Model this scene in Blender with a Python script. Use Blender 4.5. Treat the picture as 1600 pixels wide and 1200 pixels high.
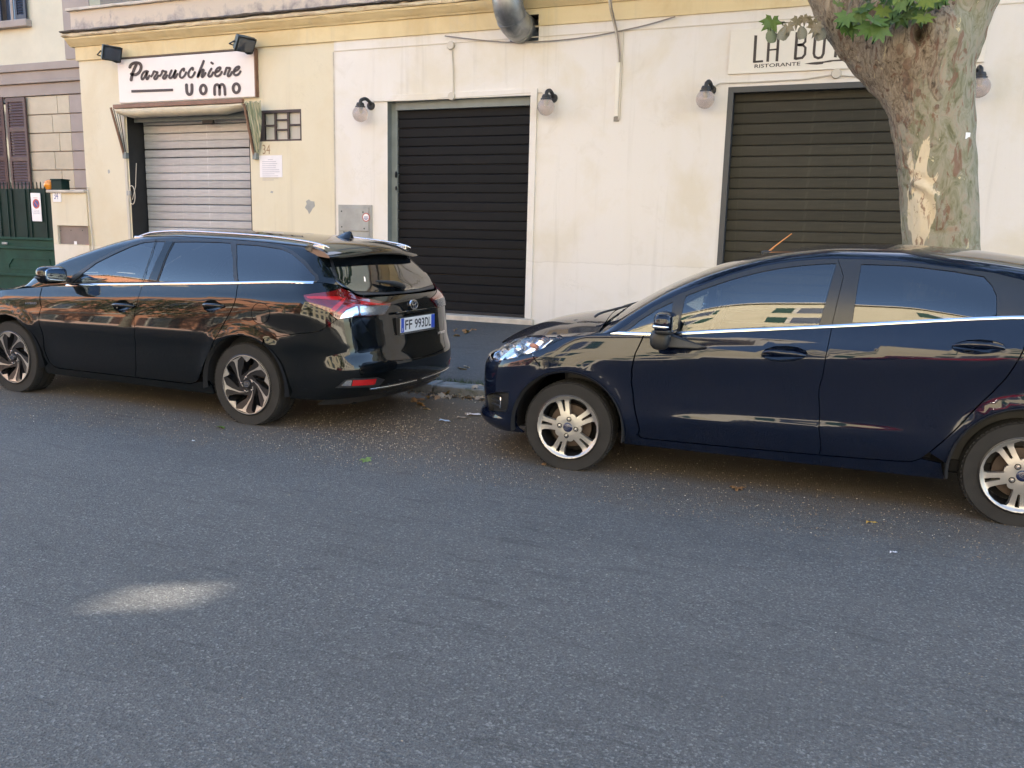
import bpy, bmesh, math, random
import numpy as np
from mathutils import Vector, Matrix
from mathutils.geometry import delaunay_2d_cdt
random.seed(11); RNG = np.random.default_rng(11)
for o in list(bpy.data.objects): bpy.data.objects.remove(o)
SC = bpy.context.scene; COL = SC.collection
PI = math.pi

# ------------------------------------------------------------------ camera, sky, sun, exposure
FPX, PITCH, ROLL, YAW, CAMH, DW = 1296.12, .1748, .0244, -.3818, 1.4417, 11.3227
_fw = np.array([math.sin(YAW)*math.cos(PITCH), math.cos(YAW)*math.cos(PITCH), -math.sin(PITCH)])
_r = np.array([math.cos(YAW), -math.sin(YAW), 0.]); _u = np.cross(_r, _fw)
_R = _r*math.cos(ROLL)+_u*math.sin(ROLL); _U = -_r*math.sin(ROLL)+_u*math.cos(ROLL)
CAMP = np.array([0, 0, CAMH])
cd = bpy.data.cameras.new('camera'); cam = bpy.data.objects.new('camera', cd); COL.objects.link(cam)
cd.sensor_width = 36; cd.lens = FPX/1600*36; cd.clip_start = .05; cd.clip_end = 2000
M = Matrix(((_R[0], _U[0], -_fw[0], 0), (_R[1], _U[1], -_fw[1], 0), (_R[2], _U[2], -_fw[2], CAMH), (0, 0, 0, 1)))
cam.matrix_world = M; SC.camera = cam

SUN_EL, SUN_DIR = math.radians(33), (0.12, 0.993)       # towards the sun (x, y): behind the shop row
SKY_STRENGTH, SUN_STRENGTH, EXPOSURE = .125, 5.0, 2.74
w = bpy.data.worlds.new('World'); SC.world = w; w.use_nodes = True
nt = w.node_tree; nt.nodes.clear()
sky = nt.nodes.new('ShaderNodeTexSky'); sky.sky_type = 'NISHITA'; sky.sun_disc = False
sky.sun_elevation = SUN_EL; sky.sun_rotation = math.atan2(SUN_DIR[0], SUN_DIR[1])
sky.air_density = 1.0; sky.dust_density = .7; sky.ozone_density = 1.2
bg = nt.nodes.new('ShaderNodeBackground'); bg.inputs[1].default_value = SKY_STRENGTH
wo = nt.nodes.new('ShaderNodeOutputWorld'); nt.links.new(sky.outputs[0], bg.inputs[0]); nt.links.new(bg.outputs[0], wo.inputs[0])
sd = bpy.data.lights.new('sun', 'SUN'); sd.energy = SUN_STRENGTH; sd.angle = math.radians(.5); sd.color = (1, .93, .82)
sun = bpy.data.objects.new('sun', sd); COL.objects.link(sun); sun.location = (8, 20, 30)
sdir = Vector((SUN_DIR[0]*math.cos(SUN_EL), SUN_DIR[1]*math.cos(SUN_EL), math.sin(SUN_EL)))
sun.rotation_euler = sdir.to_track_quat('Z', 'Y').to_euler()
SC.view_settings.view_transform = 'Standard'; SC.view_settings.look = 'None'
SC.view_settings.exposure = EXPOSURE; SC.view_settings.gamma = 1; SC.view_settings.use_curve_mapping = False
SC.render.engine = 'CYCLES'; SC.cycles.max_bounces = 10; SC.cycles.diffuse_bounces = 5
SC.cycles.glossy_bounces = 5; SC.cycles.transparent_max_bounces = 16; SC.cycles.use_denoising = True
SC.cycles.sample_clamp_indirect = 8

# ------------------------------------------------------------------ helpers
def ray(px, py): return _fw+(px-800)/FPX*_R-(py-600)/FPX*_U
def W(px, py, y=DW):                       # the point of the vertical plane at depth y
    d = ray(px, py); t = y/d[1]; return CAMP+t*d
def G(px, py, z=0.):                       # the point of the ground at height z
    d = ray(px, py); t = (z-CAMH)/d[2]; return CAMP+t*d
def proj(P):
    d = np.asarray(P, float)-CAMP; z = d@_fw
    return np.stack([800+FPX*(d@_R)/z, 600-FPX*(d@_U)/z], -1)

def thing(name, label, cat, loc=(0, 0, 0), rotz=0, group=None):
    o = bpy.data.objects.new(name, None); COL.objects.link(o); o.empty_display_size = .1
    o.location = loc; o.rotation_euler = (0, 0, rotz); o['label'] = label; o['category'] = cat
    if group: o['group'] = group
    return o
def tag(o, label=None, cat=None, group=None, kind=None):
    for k, v in (('label', label), ('category', cat), ('group', group), ('kind', kind)):
        if v: o[k] = v
    return o
def link(name, me, parent=None):
    o = bpy.data.objects.new(name, me); COL.objects.link(o)
    if parent is not None: o.parent = parent
    return o
def copy_tree(o, parent=None):
    c = o.copy(); COL.objects.link(c)
    if parent is not None: c.parent = parent
    for ch in list(o.children): copy_tree(ch, c)
    return c

# ---- materials
def newmat(name):
    m = bpy.data.materials.new(name); m.use_nodes = True; n = m.node_tree.nodes
    return m, m.node_tree, n['Principled BSDF']
def node(nt, t, **kw):
    n = nt.nodes.new(t)
    for k, v in kw.items():
        if k.startswith('i_'): n.inputs[k[2:].replace('_', ' ')].default_value = v
        elif k.startswith('n_'): n.inputs[int(k[2:])].default_value = v
        else: setattr(n, k, v)
    return n
def ramp(nt, src, stops):
    r = nt.nodes.new('ShaderNodeValToRGB'); e = r.color_ramp.elements
    while len(e) < len(stops): e.new(.5)
    for i, (p, c) in enumerate(stops):
        e[i].position = p; e[i].color = (*c, 1) if len(c) == 3 else c
    nt.links.new(src, r.inputs[0]); return r.outputs[0]
def coords(nt, scale=(1, 1, 1), obj=True):
    t = nt.nodes.new('ShaderNodeTexCoord'); m = nt.nodes.new('ShaderNodeMapping'); m.inputs['Scale'].default_value = scale
    nt.links.new(t.outputs['Object' if obj else 'Generated'], m.inputs[0]); return m.outputs[0]
def noise(nt, vec, scale, detail=4, rough=.55, dist=0):
    n = nt.nodes.new('ShaderNodeTexNoise'); n.inputs['Scale'].default_value = scale; n.inputs['Detail'].default_value = detail
    n.inputs['Roughness'].default_value = rough; n.inputs['Distortion'].default_value = dist
    nt.links.new(vec, n.inputs['Vector']); return n.outputs[0]
def mixc(nt, fac, a, b, mode='MIX'):
    m = nt.nodes.new('ShaderNodeMix'); m.data_type = 'RGBA'; m.blend_type = mode
    for s, v in ((m.inputs[0], fac), (m.inputs[6], a), (m.inputs[7], b)):
        if hasattr(v, 'is_output') or hasattr(v, 'links'): nt.links.new(v, s)
        elif isinstance(v, (int, float)): s.default_value = v
        else: s.default_value = (*v, 1) if len(v) == 3 else v
    return m.outputs[2]
def math_(nt, op, a, b=None):
    m = nt.nodes.new('ShaderNodeMath'); m.operation = op
    for s, v in ((m.inputs[0], a), (m.inputs[1], b)):
        if v is None: continue
        if hasattr(v, 'links'): nt.links.new(v, s)
        else: s.default_value = v
    return m.outputs[0]
def bump(nt, b, h, strength=.3, dist=.01):
    n = nt.nodes.new('ShaderNodeBump'); n.inputs['Strength'].default_value = strength; n.inputs['Distance'].default_value = dist
    nt.links.new(h, n.inputs['Height']); nt.links.new(n.outputs[0], b.inputs['Normal'])
def plain(name, col, rough=.5, metal=0., spec=.5, coat=0., var=0., vscale=6., bmp=0., bscale=80.):
    m, nt, b = newmat(name); b.inputs['Base Color'].default_value = (*col, 1)
    b.inputs['Roughness'].default_value = rough; b.inputs['Metallic'].default_value = metal
    b.inputs['Specular IOR Level'].default_value = spec
    if coat: b.inputs['Coat Weight'].default_value = coat; b.inputs['Coat Roughness'].default_value = .03
    if var or bmp:
        v = coords(nt)
        if var:
            n = noise(nt, v, vscale, 5, .6)
            c = ramp(nt, n, [(.3, tuple(x*(1-var) for x in col)), (.7, tuple(min(1, x*(1+var)) for x in col))])
            nt.links.new(c, b.inputs['Base Color'])
        if bmp: bump(nt, b, noise(nt, v, bscale, 3), bmp, .01)
    return m

# ---- mesh builder
class MB:
    def __init__(s): s.v = []; s.f = []
    def add(s, v, f):
        k = len(s.v); s.v += [tuple(map(float, p)) for p in v]; s.f += [tuple(i+k for i in q) for q in f]; return s
    def box(s, x0, x1, y0, y1, z0, z1):
        v = [(x, y, z) for x in (x0, x1) for y in (y0, y1) for z in (z0, z1)]
        return s.add(v, [(0, 1, 3, 2), (4, 6, 7, 5), (0, 4, 5, 1), (2, 3, 7, 6), (0, 2, 6, 4), (1, 5, 7, 3)])
    def tube(s, pts, r, n=8, cap=True):
        pts = [Vector(p) for p in pts]; rr = r if hasattr(r, '__len__') else [r]*len(pts); rings = []
        up = Vector((0, 0, 1)); last = None
        for i, p in enumerate(pts):
            t = (pts[min(i+1, len(pts)-1)]-pts[max(i-1, 0)]).normalized()
            if last is None:
                a = up if abs(t.dot(up)) < .9 else Vector((1, 0, 0)); x = t.cross(a).normalized()
            else:
                x = (last-t*last.dot(t)).normalized()
            last = x; y = t.cross(x)
            rings.append([p+(x*math.cos(2*PI*k/n)+y*math.sin(2*PI*k/n))*rr[i] for k in range(n)])
        v = [p for R in rings for p in R]; f = []
        for i in range(len(pts)-1):
            for k in range(n):
                f.append((i*n+k, i*n+(k+1) % n, (i+1)*n+(k+1) % n, (i+1)*n+k))
        if cap: f += [tuple(range(n))[::-1], tuple((len(pts)-1)*n+k for k in range(n))]
        return s.add(v, f)
    def lathe(s, prof, o=(0, 0, 0), axis='z', n=24, ang=2*PI):      # prof: (radius, height)
        v = []; f = []; full = abs(ang-2*PI) < 1e-6; m = n if full else n+1
        for r, h in prof:
            for k in range(m):
                a = ang*k/n; c, q = r*math.cos(a), r*math.sin(a)
                p = {'z': (c, q, h), 'y': (c, h, q), 'x': (h, c, q)}[axis]; v.append((p[0]+o[0], p[1]+o[1], p[2]+o[2]))
        for i in range(len(prof)-1):
            for k in range(n):
                k2 = (k+1) % m; f.append((i*m+k, i*m+k2, (i+1)*m+k2, (i+1)*m+k))
        return s.add(v, f)
    def prism(s, poly, fn, d0, d1):            # poly: 2D outline, fn(u, v, d) -> 3D
        n = len(poly); v = [fn(a, b, d0) for a, b in poly]+[fn(a, b, d1) for a, b in poly]
        f = [tuple(range(n)), tuple(range(2*n-1, n-1, -1))]+[(i, n+i, n+(i+1) % n, (i+1) % n) for i in range(n)]
        return s.add(v, f)
    def sweep(s, prof, pts2):                 # a profile of 3D points copied to each offset in pts2
        pass
    def build(s, name, mat, parent=None, bevel=0, smooth=None, seg=2):
        bm = bmesh.new(); vs = [bm.verts.new(p) for p in s.v]
        for f in s.f:
            try: bm.faces.new([vs[i] for i in f])
            except ValueError: pass
        bmesh.ops.recalc_face_normals(bm, faces=bm.faces)
        if bevel:
            es = [e for e in bm.edges if len(e.link_faces) == 2 and e.calc_face_angle(0) > .5]
            bmesh.ops.bevel(bm, geom=es, offset=bevel, segments=seg, affect='EDGES', profile=.5)
        me = bpy.data.meshes.new(name); bm.to_mesh(me); bm.free()
        if mat is not None:
            for m in (mat if isinstance(mat, (list, tuple)) else [mat]): me.materials.append(m)
        if smooth is not None:
            me.shade_smooth(); me.set_sharp_from_angle(angle=math.radians(smooth))
        return link(name, me, parent)
def box(name, x0, x1, y0, y1, z0, z1, mat, parent=None, bevel=0):
    return MB().box(x0, x1, y0, y1, z0, z1).build(name, mat, parent, bevel)
def tube(name, pts, r, mat, parent=None, n=8): return MB().tube(pts, r, n).build(name, mat, parent, smooth=50)
def smooth_line(p, k=5, closed=False):
    p = [np.array(q, float) for q in p]; out = []; n = len(p)
    for i in range(n if closed else n-1):
        g = (lambda j: p[j % n]) if closed else (lambda j: p[min(max(j, 0), n-1)])
        a, b, c, d = g(i-1), g(i), g(i+1), g(i+2)
        for t in np.linspace(0, 1, k, endpoint=False):
            out.append(.5*((2*b)+(-a+c)*t+(2*a-5*b+4*c-d)*t*t+(-a+3*b-3*c+d)*t**3))
    if not closed: out.append(p[-1])
    return out
def ribbon(mb, pts, w, fn, d0, d1, k=5, closed=False, smooth=True):      # a flat pen stroke with round ends, mapped by fn(u, v, d)
    p = smooth_line(pts, k, closed) if smooth else [np.array(q, float) for q in pts]
    n = len(p); L = []; R_ = []
    for i in range(n):
        a = p[i-1] if (closed or i > 0) else p[0]; b = p[(i+1) % n] if (closed or i < n-1) else p[-1]
        t = (b-a)/(np.linalg.norm(b-a)+1e-9); q = np.array([-t[1], t[0]])*w/2
        L.append(p[i]+q); R_.append(p[i]-q)
    v = [fn(*q, d1) for q in L]+[fn(*q, d1) for q in R_]+[fn(*q, d0) for q in L]+[fn(*q, d0) for q in R_]; f = []
    for i in range(n if closed else n-1):
        j = (i+1) % n
        f += [(i, j, n+j, n+i), (i, j, 2*n+j, 2*n+i), (n+i, n+j, 3*n+j, 3*n+i)]
    mb.add(v, f)
    if not closed and smooth:
        for c in (p[0], p[-1]):
            ci = [c+w/2*np.array([math.cos(a), math.sin(a)]) for a in np.linspace(0, 2*PI, 10, endpoint=False)]
            mb.prism(ci, fn, d0, d1*.98+d0*.02)
    return mb
def textmesh(body, size=1, offset=0, extrude=0, align='LEFT'):
    c = bpy.data.curves.new('lettering', 'FONT'); c.body = body; c.size = size; c.offset = offset; c.extrude = extrude; c.align_x = align; c.resolution_u = 3
    o = bpy.data.objects.new('lettering', c); COL.objects.link(o); dg = bpy.context.evaluated_depsgraph_get()
    me = bpy.data.meshes.new_from_object(o.evaluated_get(dg)); bpy.data.objects.remove(o); bpy.data.curves.remove(c); return me
def text_obj(name, body, mat, origin, ux, uz, width=None, height=None, parent=None, offset=0, depth=.002, align='LEFT'):
    # letters standing in the plane of the unit vectors ux, uz, at origin, fitted to width and height
    me = textmesh(body, 1, offset, 0, align); co = np.array([v.co[:] for v in me.vertices])
    w0 = np.ptp(co[:, 0]); h0 = np.ptp(co[:, 1]); x0 = co[:, 0].min(); y0 = co[:, 1].min()
    sx = width/w0 if width else None; sy = height/h0 if height else None
    sx = sx or sy; sy = sy or sx
    ux, uz = Vector(ux).normalized(), Vector(uz).normalized(); n = ux.cross(uz)
    for v in me.vertices: v.co = Vector(origin)+ux*((v.co.x-x0)*sx)+uz*((v.co.y-y0)*sy)+n*depth
    me.materials.clear(); me.materials.append(mat)
    return link(name, me, parent)
def pip(P, poly):                       # points in polygon
    x, y = P[:, 0], P[:, 1]; c = np.zeros(len(P), bool); n = len(poly); j = n-1
    for i in range(n):
        xi, yi = poly[i]; xj, yj = poly[j]
        if yi != yj:
            c ^= ((yi > y) != (yj > y)) & (x < (xj-xi)*(y-yi)/(yj-yi)+xi)
        j = i
    return c
def area(p): p = np.asarray(p); return .5*np.sum(p[:, 0]*np.roll(p[:, 1], -1)-np.roll(p[:, 0], -1)*p[:, 1])
def densify(p, d, closed=True):
    p = np.asarray(p, float); out = []; n = len(p)
    for i in range(n if closed else n-1):
        a, b = p[i], p[(i+1) % n]; k = max(1, int(math.ceil(np.linalg.norm(b-a)/d)))
        out += [a+(b-a)*t/k for t in range(k)]
    if not closed: out.append(p[-1])
    return np.array(out)
def inset(p, g):                        # shrink a CCW outline by g
    a = np.roll(p, 1, 0); b = np.roll(p, -1, 0); t = b-a; t /= (np.linalg.norm(t, axis=1)[:, None]+1e-9)
    return p+np.stack([-t[:, 1], t[:, 0]], 1)*g
def panel(name, outer, holes, S, parent, mat, d=.04, flange=.012, gap=.0, mirror=None, side=1, center=(1.3, 0, .6), outward=None, hole_flange=None, hole_mat=None):
    """sheet metal: the region of a surface S(a, b) inside outer and outside holes, edges turned in by flange.
    mirror: value of a (or ('b', value)) on the centre line, where the other half is joined on."""
    def ccw(p): return p if area(p) > 0 else p[::-1]
    outer = ccw(densify(outer, d)); keep = None
    if mirror is not None:
        ax, val = mirror if isinstance(mirror, tuple) else ('a', mirror); ax = 0 if ax == 'a' else 1
        keep = np.abs(outer[:, ax]-val) < 1e-5
    o2 = inset(outer, gap) if gap else outer
    if keep is not None: o2[keep, ax] = val
    loops = [o2]+[inset(ccw(densify(h, d)), -gap) for h in holes]
    lo, hi = o2.min(0), o2.max(0)
    ga = np.arange(lo[0]+d/2, hi[0], d); gb = np.arange(lo[1]+d/2, hi[1], d)
    A, B = np.meshgrid(ga, gb); Q = np.stack([A.ravel(), B.ravel()], 1); Q += (np.indices(A.shape)[0].ravel() % 2)[:, None]*np.array([d/2, 0])
    if len(Q):
        ok = pip(Q, o2)
        for h in loops[1:]: ok &= ~pip(Q, h)
        allb = np.concatenate(loops)
        Q = Q[ok]
        if len(Q):
            dm = np.min(np.linalg.norm(Q[:, None]-allb[None], axis=2), axis=1); Q = Q[dm > .45*d]
    vs = []; es = []; ring = []
    for l in loops:
        k = len(vs); n = len(l); vs += [Vector(p) for p in l]; es += [(k+i, k+(i+1) % n) for i in range(n)]; ring.append((k, n))
    vs += [Vector(q) for q in Q]
    cv, ce, cf, ov, oe, of = delaunay_2d_cdt(vs, es, [], 0, 1e-7)
    V = np.array([v[:] for v in cv]); T = np.array([(f[0], f[i], f[i+1]) for f in cf for i in range(1, len(f)-1)])
    ctr = V[T].mean(1); ok = pip(ctr, loops[0])
    for h in loops[1:]: ok &= ~pip(ctr, h)
    T = T[ok]
    back = {}
    for i, src in enumerate(ov):
        for s_ in src: back[s_] = i
    P = S(V[:, 0], V[:, 1]); e = .003
    da = S(V[:, 0]+e, V[:, 1])-S(V[:, 0]-e, V[:, 1]); db = S(V[:, 0], V[:, 1]+e)-S(V[:, 0], V[:, 1]-e)
    N = np.cross(da, db); N /= (np.linalg.norm(N, axis=1)[:, None]+1e-12)
    ref = (P-np.array(center)) if outward is None else np.tile(np.array(outward, float), (len(P), 1))
    sg = np.where((N*ref).sum(1) < 0, -1, 1)[:, None]; N = N*sg
    tri = P[T]; tn = np.cross(tri[:, 1]-tri[:, 0], tri[:, 2]-tri[:, 0]); fl = (tn*N[T].mean(1)).sum(1) < 0
    T[fl] = T[fl][:, ::-1]
    Vx = [tuple(p) for p in P]; Nx = [tuple(n) for n in N]; F = [tuple(int(i) for i in t) for t in T]; MI = [0]*len(F)
    for li, (k, n) in enumerate(ring):
        fl_d = flange if (li == 0 or hole_flange is None) else hole_flange
        if not fl_d: continue
        idx = [back.get(k+i, None) for i in range(n)]
        for i in range(n):
            i0, i1 = idx[i], idx[(i+1) % n]
            if i0 is None or i1 is None or i0 == i1: continue
            if keep is not None and li == 0 and abs(V[i0, ax]-val) < 1e-5 and abs(V[i1, ax]-val) < 1e-5: continue
            a, b = P[i0], P[i1]; na, nb = N[i0], N[i1]; t = b-a
            o = np.cross(t, na); o /= (np.linalg.norm(o)+1e-12)
            mid2 = (V[i0]+V[i1])/2
            k0 = len(Vx); Vx += [tuple(a), tuple(b), tuple(b-nb*fl_d), tuple(a-na*fl_d)]
            # outward normal of the turned edge: away from the sheet
            probe = (S(np.array([mid2[0]]), np.array([mid2[1]]))[0])
            tc = V[idx[(i+n//2) % n]] if li == 0 else None
            g2 = np.array([-(V[i1]-V[i0])[1], (V[i1]-V[i0])[0]]); g2 /= (np.linalg.norm(g2)+1e-12)
            q2 = mid2+g2*1e-3; inside = pip(q2[None], loops[li])[0]
            if li > 0: inside = not inside
            s3 = S(np.array([q2[0]]), np.array([q2[1]]))[0]-probe
            if not inside: s3 = -s3
            if np.dot(o, s3) > 0: o = -o
            Nx += [tuple(o)]*4
            q = (k0, k0+1, k0+2, k0+3); gn = np.cross(b-a, (b-nb*fl_d)-a)
            if np.dot(gn, o) < 0: q = q[::-1]
            F.append(q); MI.append(1 if (li > 0 and hole_mat is not None) else 0)
    Vx = np.array(Vx); Nx = np.array(Nx)
    if mirror is not None:
        n = len(Vx); V2 = Vx*np.array([1, -1, 1]); N2 = Nx*np.array([1, -1, 1])
        F = F+[tuple(i+n for i in f[::-1]) for f in F]; MI = MI+MI; Vx = np.concatenate([Vx, V2]); Nx = np.concatenate([Nx, N2])
        c = np.abs(Vx[:, 1]) < 1e-4
        if c.any(): Nx[c, 1] = 0; Nx[c] /= (np.linalg.norm(Nx[c], axis=1)[:, None]+1e-12)
    elif side < 0:
        Vx = Vx*np.array([1, -1, 1]); Nx = Nx*np.array([1, -1, 1]); F = [f[::-1] for f in F]
    me = bpy.data.meshes.new(name); me.from_pydata(Vx.tolist(), [], F); me.shade_smooth()
    me.materials.append(mat)
    if hole_mat is not None:
        me.materials.append(hole_mat); me.polygons.foreach_set('material_index', MI)
    me.normals_split_custom_set_from_vertices(Nx.tolist())
    return link(name, me, parent)
def ell(cx, cy, rx, ry, n=24, rot=0): return [(cx+rx*math.cos(a)*math.cos(rot)-ry*math.sin(a)*math.sin(rot), cy+rx*math.cos(a)*math.sin(rot)+ry*math.sin(a)*math.cos(rot)) for a in np.linspace(0, 2*PI, n, endpoint=False)]
def rrect(x0, x1, z0, z1, r=0, n=4):
    if r <= 0: return [(x0, z0), (x1, z0), (x1, z1), (x0, z1)]
    out = []
    for cx, cz, a0 in ((x1-r, z0+r, -PI/2), (x1-r, z1-r, 0), (x0+r, z1-r, PI/2), (x0+r, z0+r, PI)):
        out += [(cx+r*math.cos(a0+PI/2*k/n), cz+r*math.sin(a0+PI/2*k/n)) for k in range(n+1)]
    return out
def table(pts, sm=.03, n=3000):            # smooth curve through points
    p = np.array(pts, float); x, y = p[:, 0], p[:, 1]; h = np.diff(x); dl = np.diff(y)/h; m = np.zeros(len(x))
    m[0], m[-1] = dl[0], dl[-1]
    for i in range(1, len(x)-1):
        if dl[i-1]*dl[i] > 0:
            w1, w2 = 2*h[i]+h[i-1], h[i]+2*h[i-1]; m[i] = (w1+w2)/(w1/dl[i-1]+w2/dl[i])
    pad = max(4*sm, .05); X = np.linspace(x[0]-pad, x[-1]+pad, n); Y = np.empty(n)
    i = np.clip(np.searchsorted(x, X)-1, 0, len(h)-1); t = (X-x[i])/h[i]
    Y = (1+2*t)*(1-t)**2*y[i]+t*(1-t)**2*h[i]*m[i]+t*t*(3-2*t)*y[i+1]+t*t*(t-1)*h[i]*m[i+1]
    lo = X < x[0]; hi = X > x[-1]; Y[lo] = y[0]+(X[lo]-x[0])*m[0]; Y[hi] = y[-1]+(X[hi]-x[-1])*m[-1]
    if sm > 0:
        st = X[1]-X[0]; k = int(3*sm/st)
        if k > 1:
            g = np.exp(-.5*(np.arange(-k, k+1)*st/sm)**2); g /= g.sum()
            Yp = np.concatenate([Y[0]+(np.arange(-k, 0))*(Y[1]-Y[0]), Y, Y[-1]+np.arange(1, k+1)*(Y[-1]-Y[-2])])
            Y = np.convolve(Yp, g, 'valid')
    return lambda q: np.interp(q, X, Y, left=None, right=None)
# ------------------------------------------------------------------ materials
def plaster(name, col, stain, stain2, bmpk=.25, z0=0.):
    m, nt, b = newmat(name); v = coords(nt); b.inputs['Roughness'].default_value = .9; b.inputs['Specular IOR Level'].default_value = .2
    n1 = noise(nt, v, .9, 6, .62, .4); n2 = noise(nt, v, 3.3, 6, .65, .6)
    vs = coords(nt, (2.2, 2.2, .28)); n3 = noise(nt, vs, 1.3, 5, .6, .3)
    f1 = ramp(nt, n1, [(.48, (0, 0, 0)), (.66, (1, 1, 1))]); f2 = ramp(nt, n2, [(.58, (0, 0, 0)), (.70, (1, 1, 1))]); f3 = ramp(nt, n3, [(.50, (0, 0, 0)), (.78, (1, 1, 1))])
    c = mixc(nt, math_(nt, 'MULTIPLY', f1, .75), col, stain); c = mixc(nt, math_(nt, 'MULTIPLY', f2, .30), c, stain2); c = mixc(nt, math_(nt, 'MULTIPLY', f3, .28), c, stain)
    sp = noise(nt, v, 45, 3, .6); c = mixc(nt, math_(nt, 'MULTIPLY', ramp(nt, sp, [(.66, (0, 0, 0)), (.74, (1, 1, 1))]), .25), c, tuple(x*.55 for x in stain2))
    # scuffs and splash dirt low on the wall
    sx = nt.nodes.new('ShaderNodeSeparateXYZ'); nt.links.new(v, sx.inputs[0])
    low = ramp(nt, math_(nt, 'ADD', sx.outputs[2], math_(nt, 'MULTIPLY', n2, .9)), [(.45, (1, 1, 1)), (1.35, (0, 0, 0))])
    c = mixc(nt, math_(nt, 'MULTIPLY', low, .45), c, tuple(x*.8 for x in stain2))
    # the lower coat of plaster, a shade paler above a ragged seam, hairline cracks
    zz = math_(nt, 'ADD', sx.outputs[2], math_(nt, 'MULTIPLY', math_(nt, 'SUBTRACT', n2, .5), .09)); c = mixc(nt, math_(nt, 'MULTIPLY', ramp(nt, math_(nt, 'MULTIPLY', zz, .5), [(.552, (1, 1, 1)), (.556, (0, 0, 0))]), .30), c, (.78, .74, .70))
    seam = ramp(nt, math_(nt, 'ABSOLUTE', math_(nt, 'SUBTRACT', zz, 1.11)), [(.0, (1, 1, 1)), (.012, (0, 0, 0))]); c = mixc(nt, math_(nt, 'MULTIPLY', seam, .20), c, tuple(x*.6 for x in stain2))
    ck = noise(nt, v, 1.15, 8, .75, 1.2); cr = ramp(nt, math_(nt, 'ABSOLUTE', math_(nt, 'SUBTRACT', ck, .5)), [(.0, (1, 1, 1)), (.0035, (0, 0, 0))]); cm = ramp(nt, noise(nt, v, .8, 2), [(.55, (0, 0, 0)), (.62, (1, 1, 1))]); c = mixc(nt, math_(nt, 'MULTIPLY', math_(nt, 'MULTIPLY', cr, cm), .40), c, tuple(x*.5 for x in stain2))
    rs = noise(nt, coords(nt, (3.5, 3.5, .16)), 1.9, 6, .62, .15); c = mixc(nt, math_(nt, 'MULTIPLY', ramp(nt, rs, [(.56, (0, 0, 0)), (.70, (1, 1, 1))]), .28), c, tuple(x*.78 for x in stain2))
    nt.links.new(c, b.inputs['Base Color'])
    h = math_(nt, 'ADD', math_(nt, 'MULTIPLY', n2, .8), math_(nt, 'MULTIPLY', noise(nt, v, 60, 3), .25)); bump(nt, b, h, bmpk, .012)
    return m
M_white = plaster('white_plaster', (.73, .682, .622), (.665, .595, .47), (.585, .53, .44))
M_yellow = plaster('yellow_plaster', (.68, .605, .45), (.64, .545, .375), (.66, .58, .44))
M_fascia = plaster('fascia_plaster', (.69, .56, .33), (.56, .42, .22), (.60, .52, .38))
def cornice_mat():
    m, nt, b = newmat('weathered_cornice'); v = coords(nt); b.inputs['Roughness'].default_value = .92; b.inputs['Specular IOR Level'].default_value = .2
    vs = coords(nt, (1, 1, 3)); n = noise(nt, vs, 2.2, 7, .7, .5); n2 = noise(nt, vs, 9, 5, .65, .8)
    c = ramp(nt, n, [(.36, (.20, .155, .12)), (.44, (.40, .28, .19)), (.52, (.63, .52, .34)), (.75, (.68, .58, .40))])
    c = mixc(nt, ramp(nt, n2, [(.56, (0, 0, 0)), (.62, (1, 1, 1))]), c, (.45, .25, .17)); c = mixc(nt, .55, c, (.66, .55, .36))
    nt.links.new(c, b.inputs['Base Color']); bump(nt, b, n2, .7, .02); return m
M_cornice = cornice_mat()
def parapet_mat():
    m, nt, b = newmat('stained_parapet'); v = coords(nt); b.inputs['Roughness'].default_value = .95; b.inputs['Specular IOR Level'].default_value = .15
    n = noise(nt, v, 3.2, 7, .7, .3); vs = coords(nt, (5, 5, .5)); n3 = noise(nt, vs, 1.6, 5, .65)
    sx = nt.nodes.new('ShaderNodeSeparateXYZ'); nt.links.new(v, sx.inputs[0])
    g = math_(nt, 'SUBTRACT', 4.98, sx.outputs[2]); g = math_(nt, 'ADD', math_(nt, 'MULTIPLY', g, 1.6), math_(nt, 'MULTIPLY', math_(nt, 'SUBTRACT', n, .5), 2.1))
    g = math_(nt, 'ADD', g, math_(nt, 'MULTIPLY', math_(nt, 'SUBTRACT', n3, .5), .8))
    c = ramp(nt, g, [(.05, (.55, .46, .36)), (.3, (.42, .36, .31)), (.6, (.24, .21, .20))])
    nt.links.new(c, b.inputs['Base Color']); bump(nt, b, n, .6, .02); return m
M_parapet = parapet_mat()
M_grime = plain('blackened_edge', (.11, .095, .085), .95, var=.4, vscale=14, bmp=.5, bscale=40)
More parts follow.
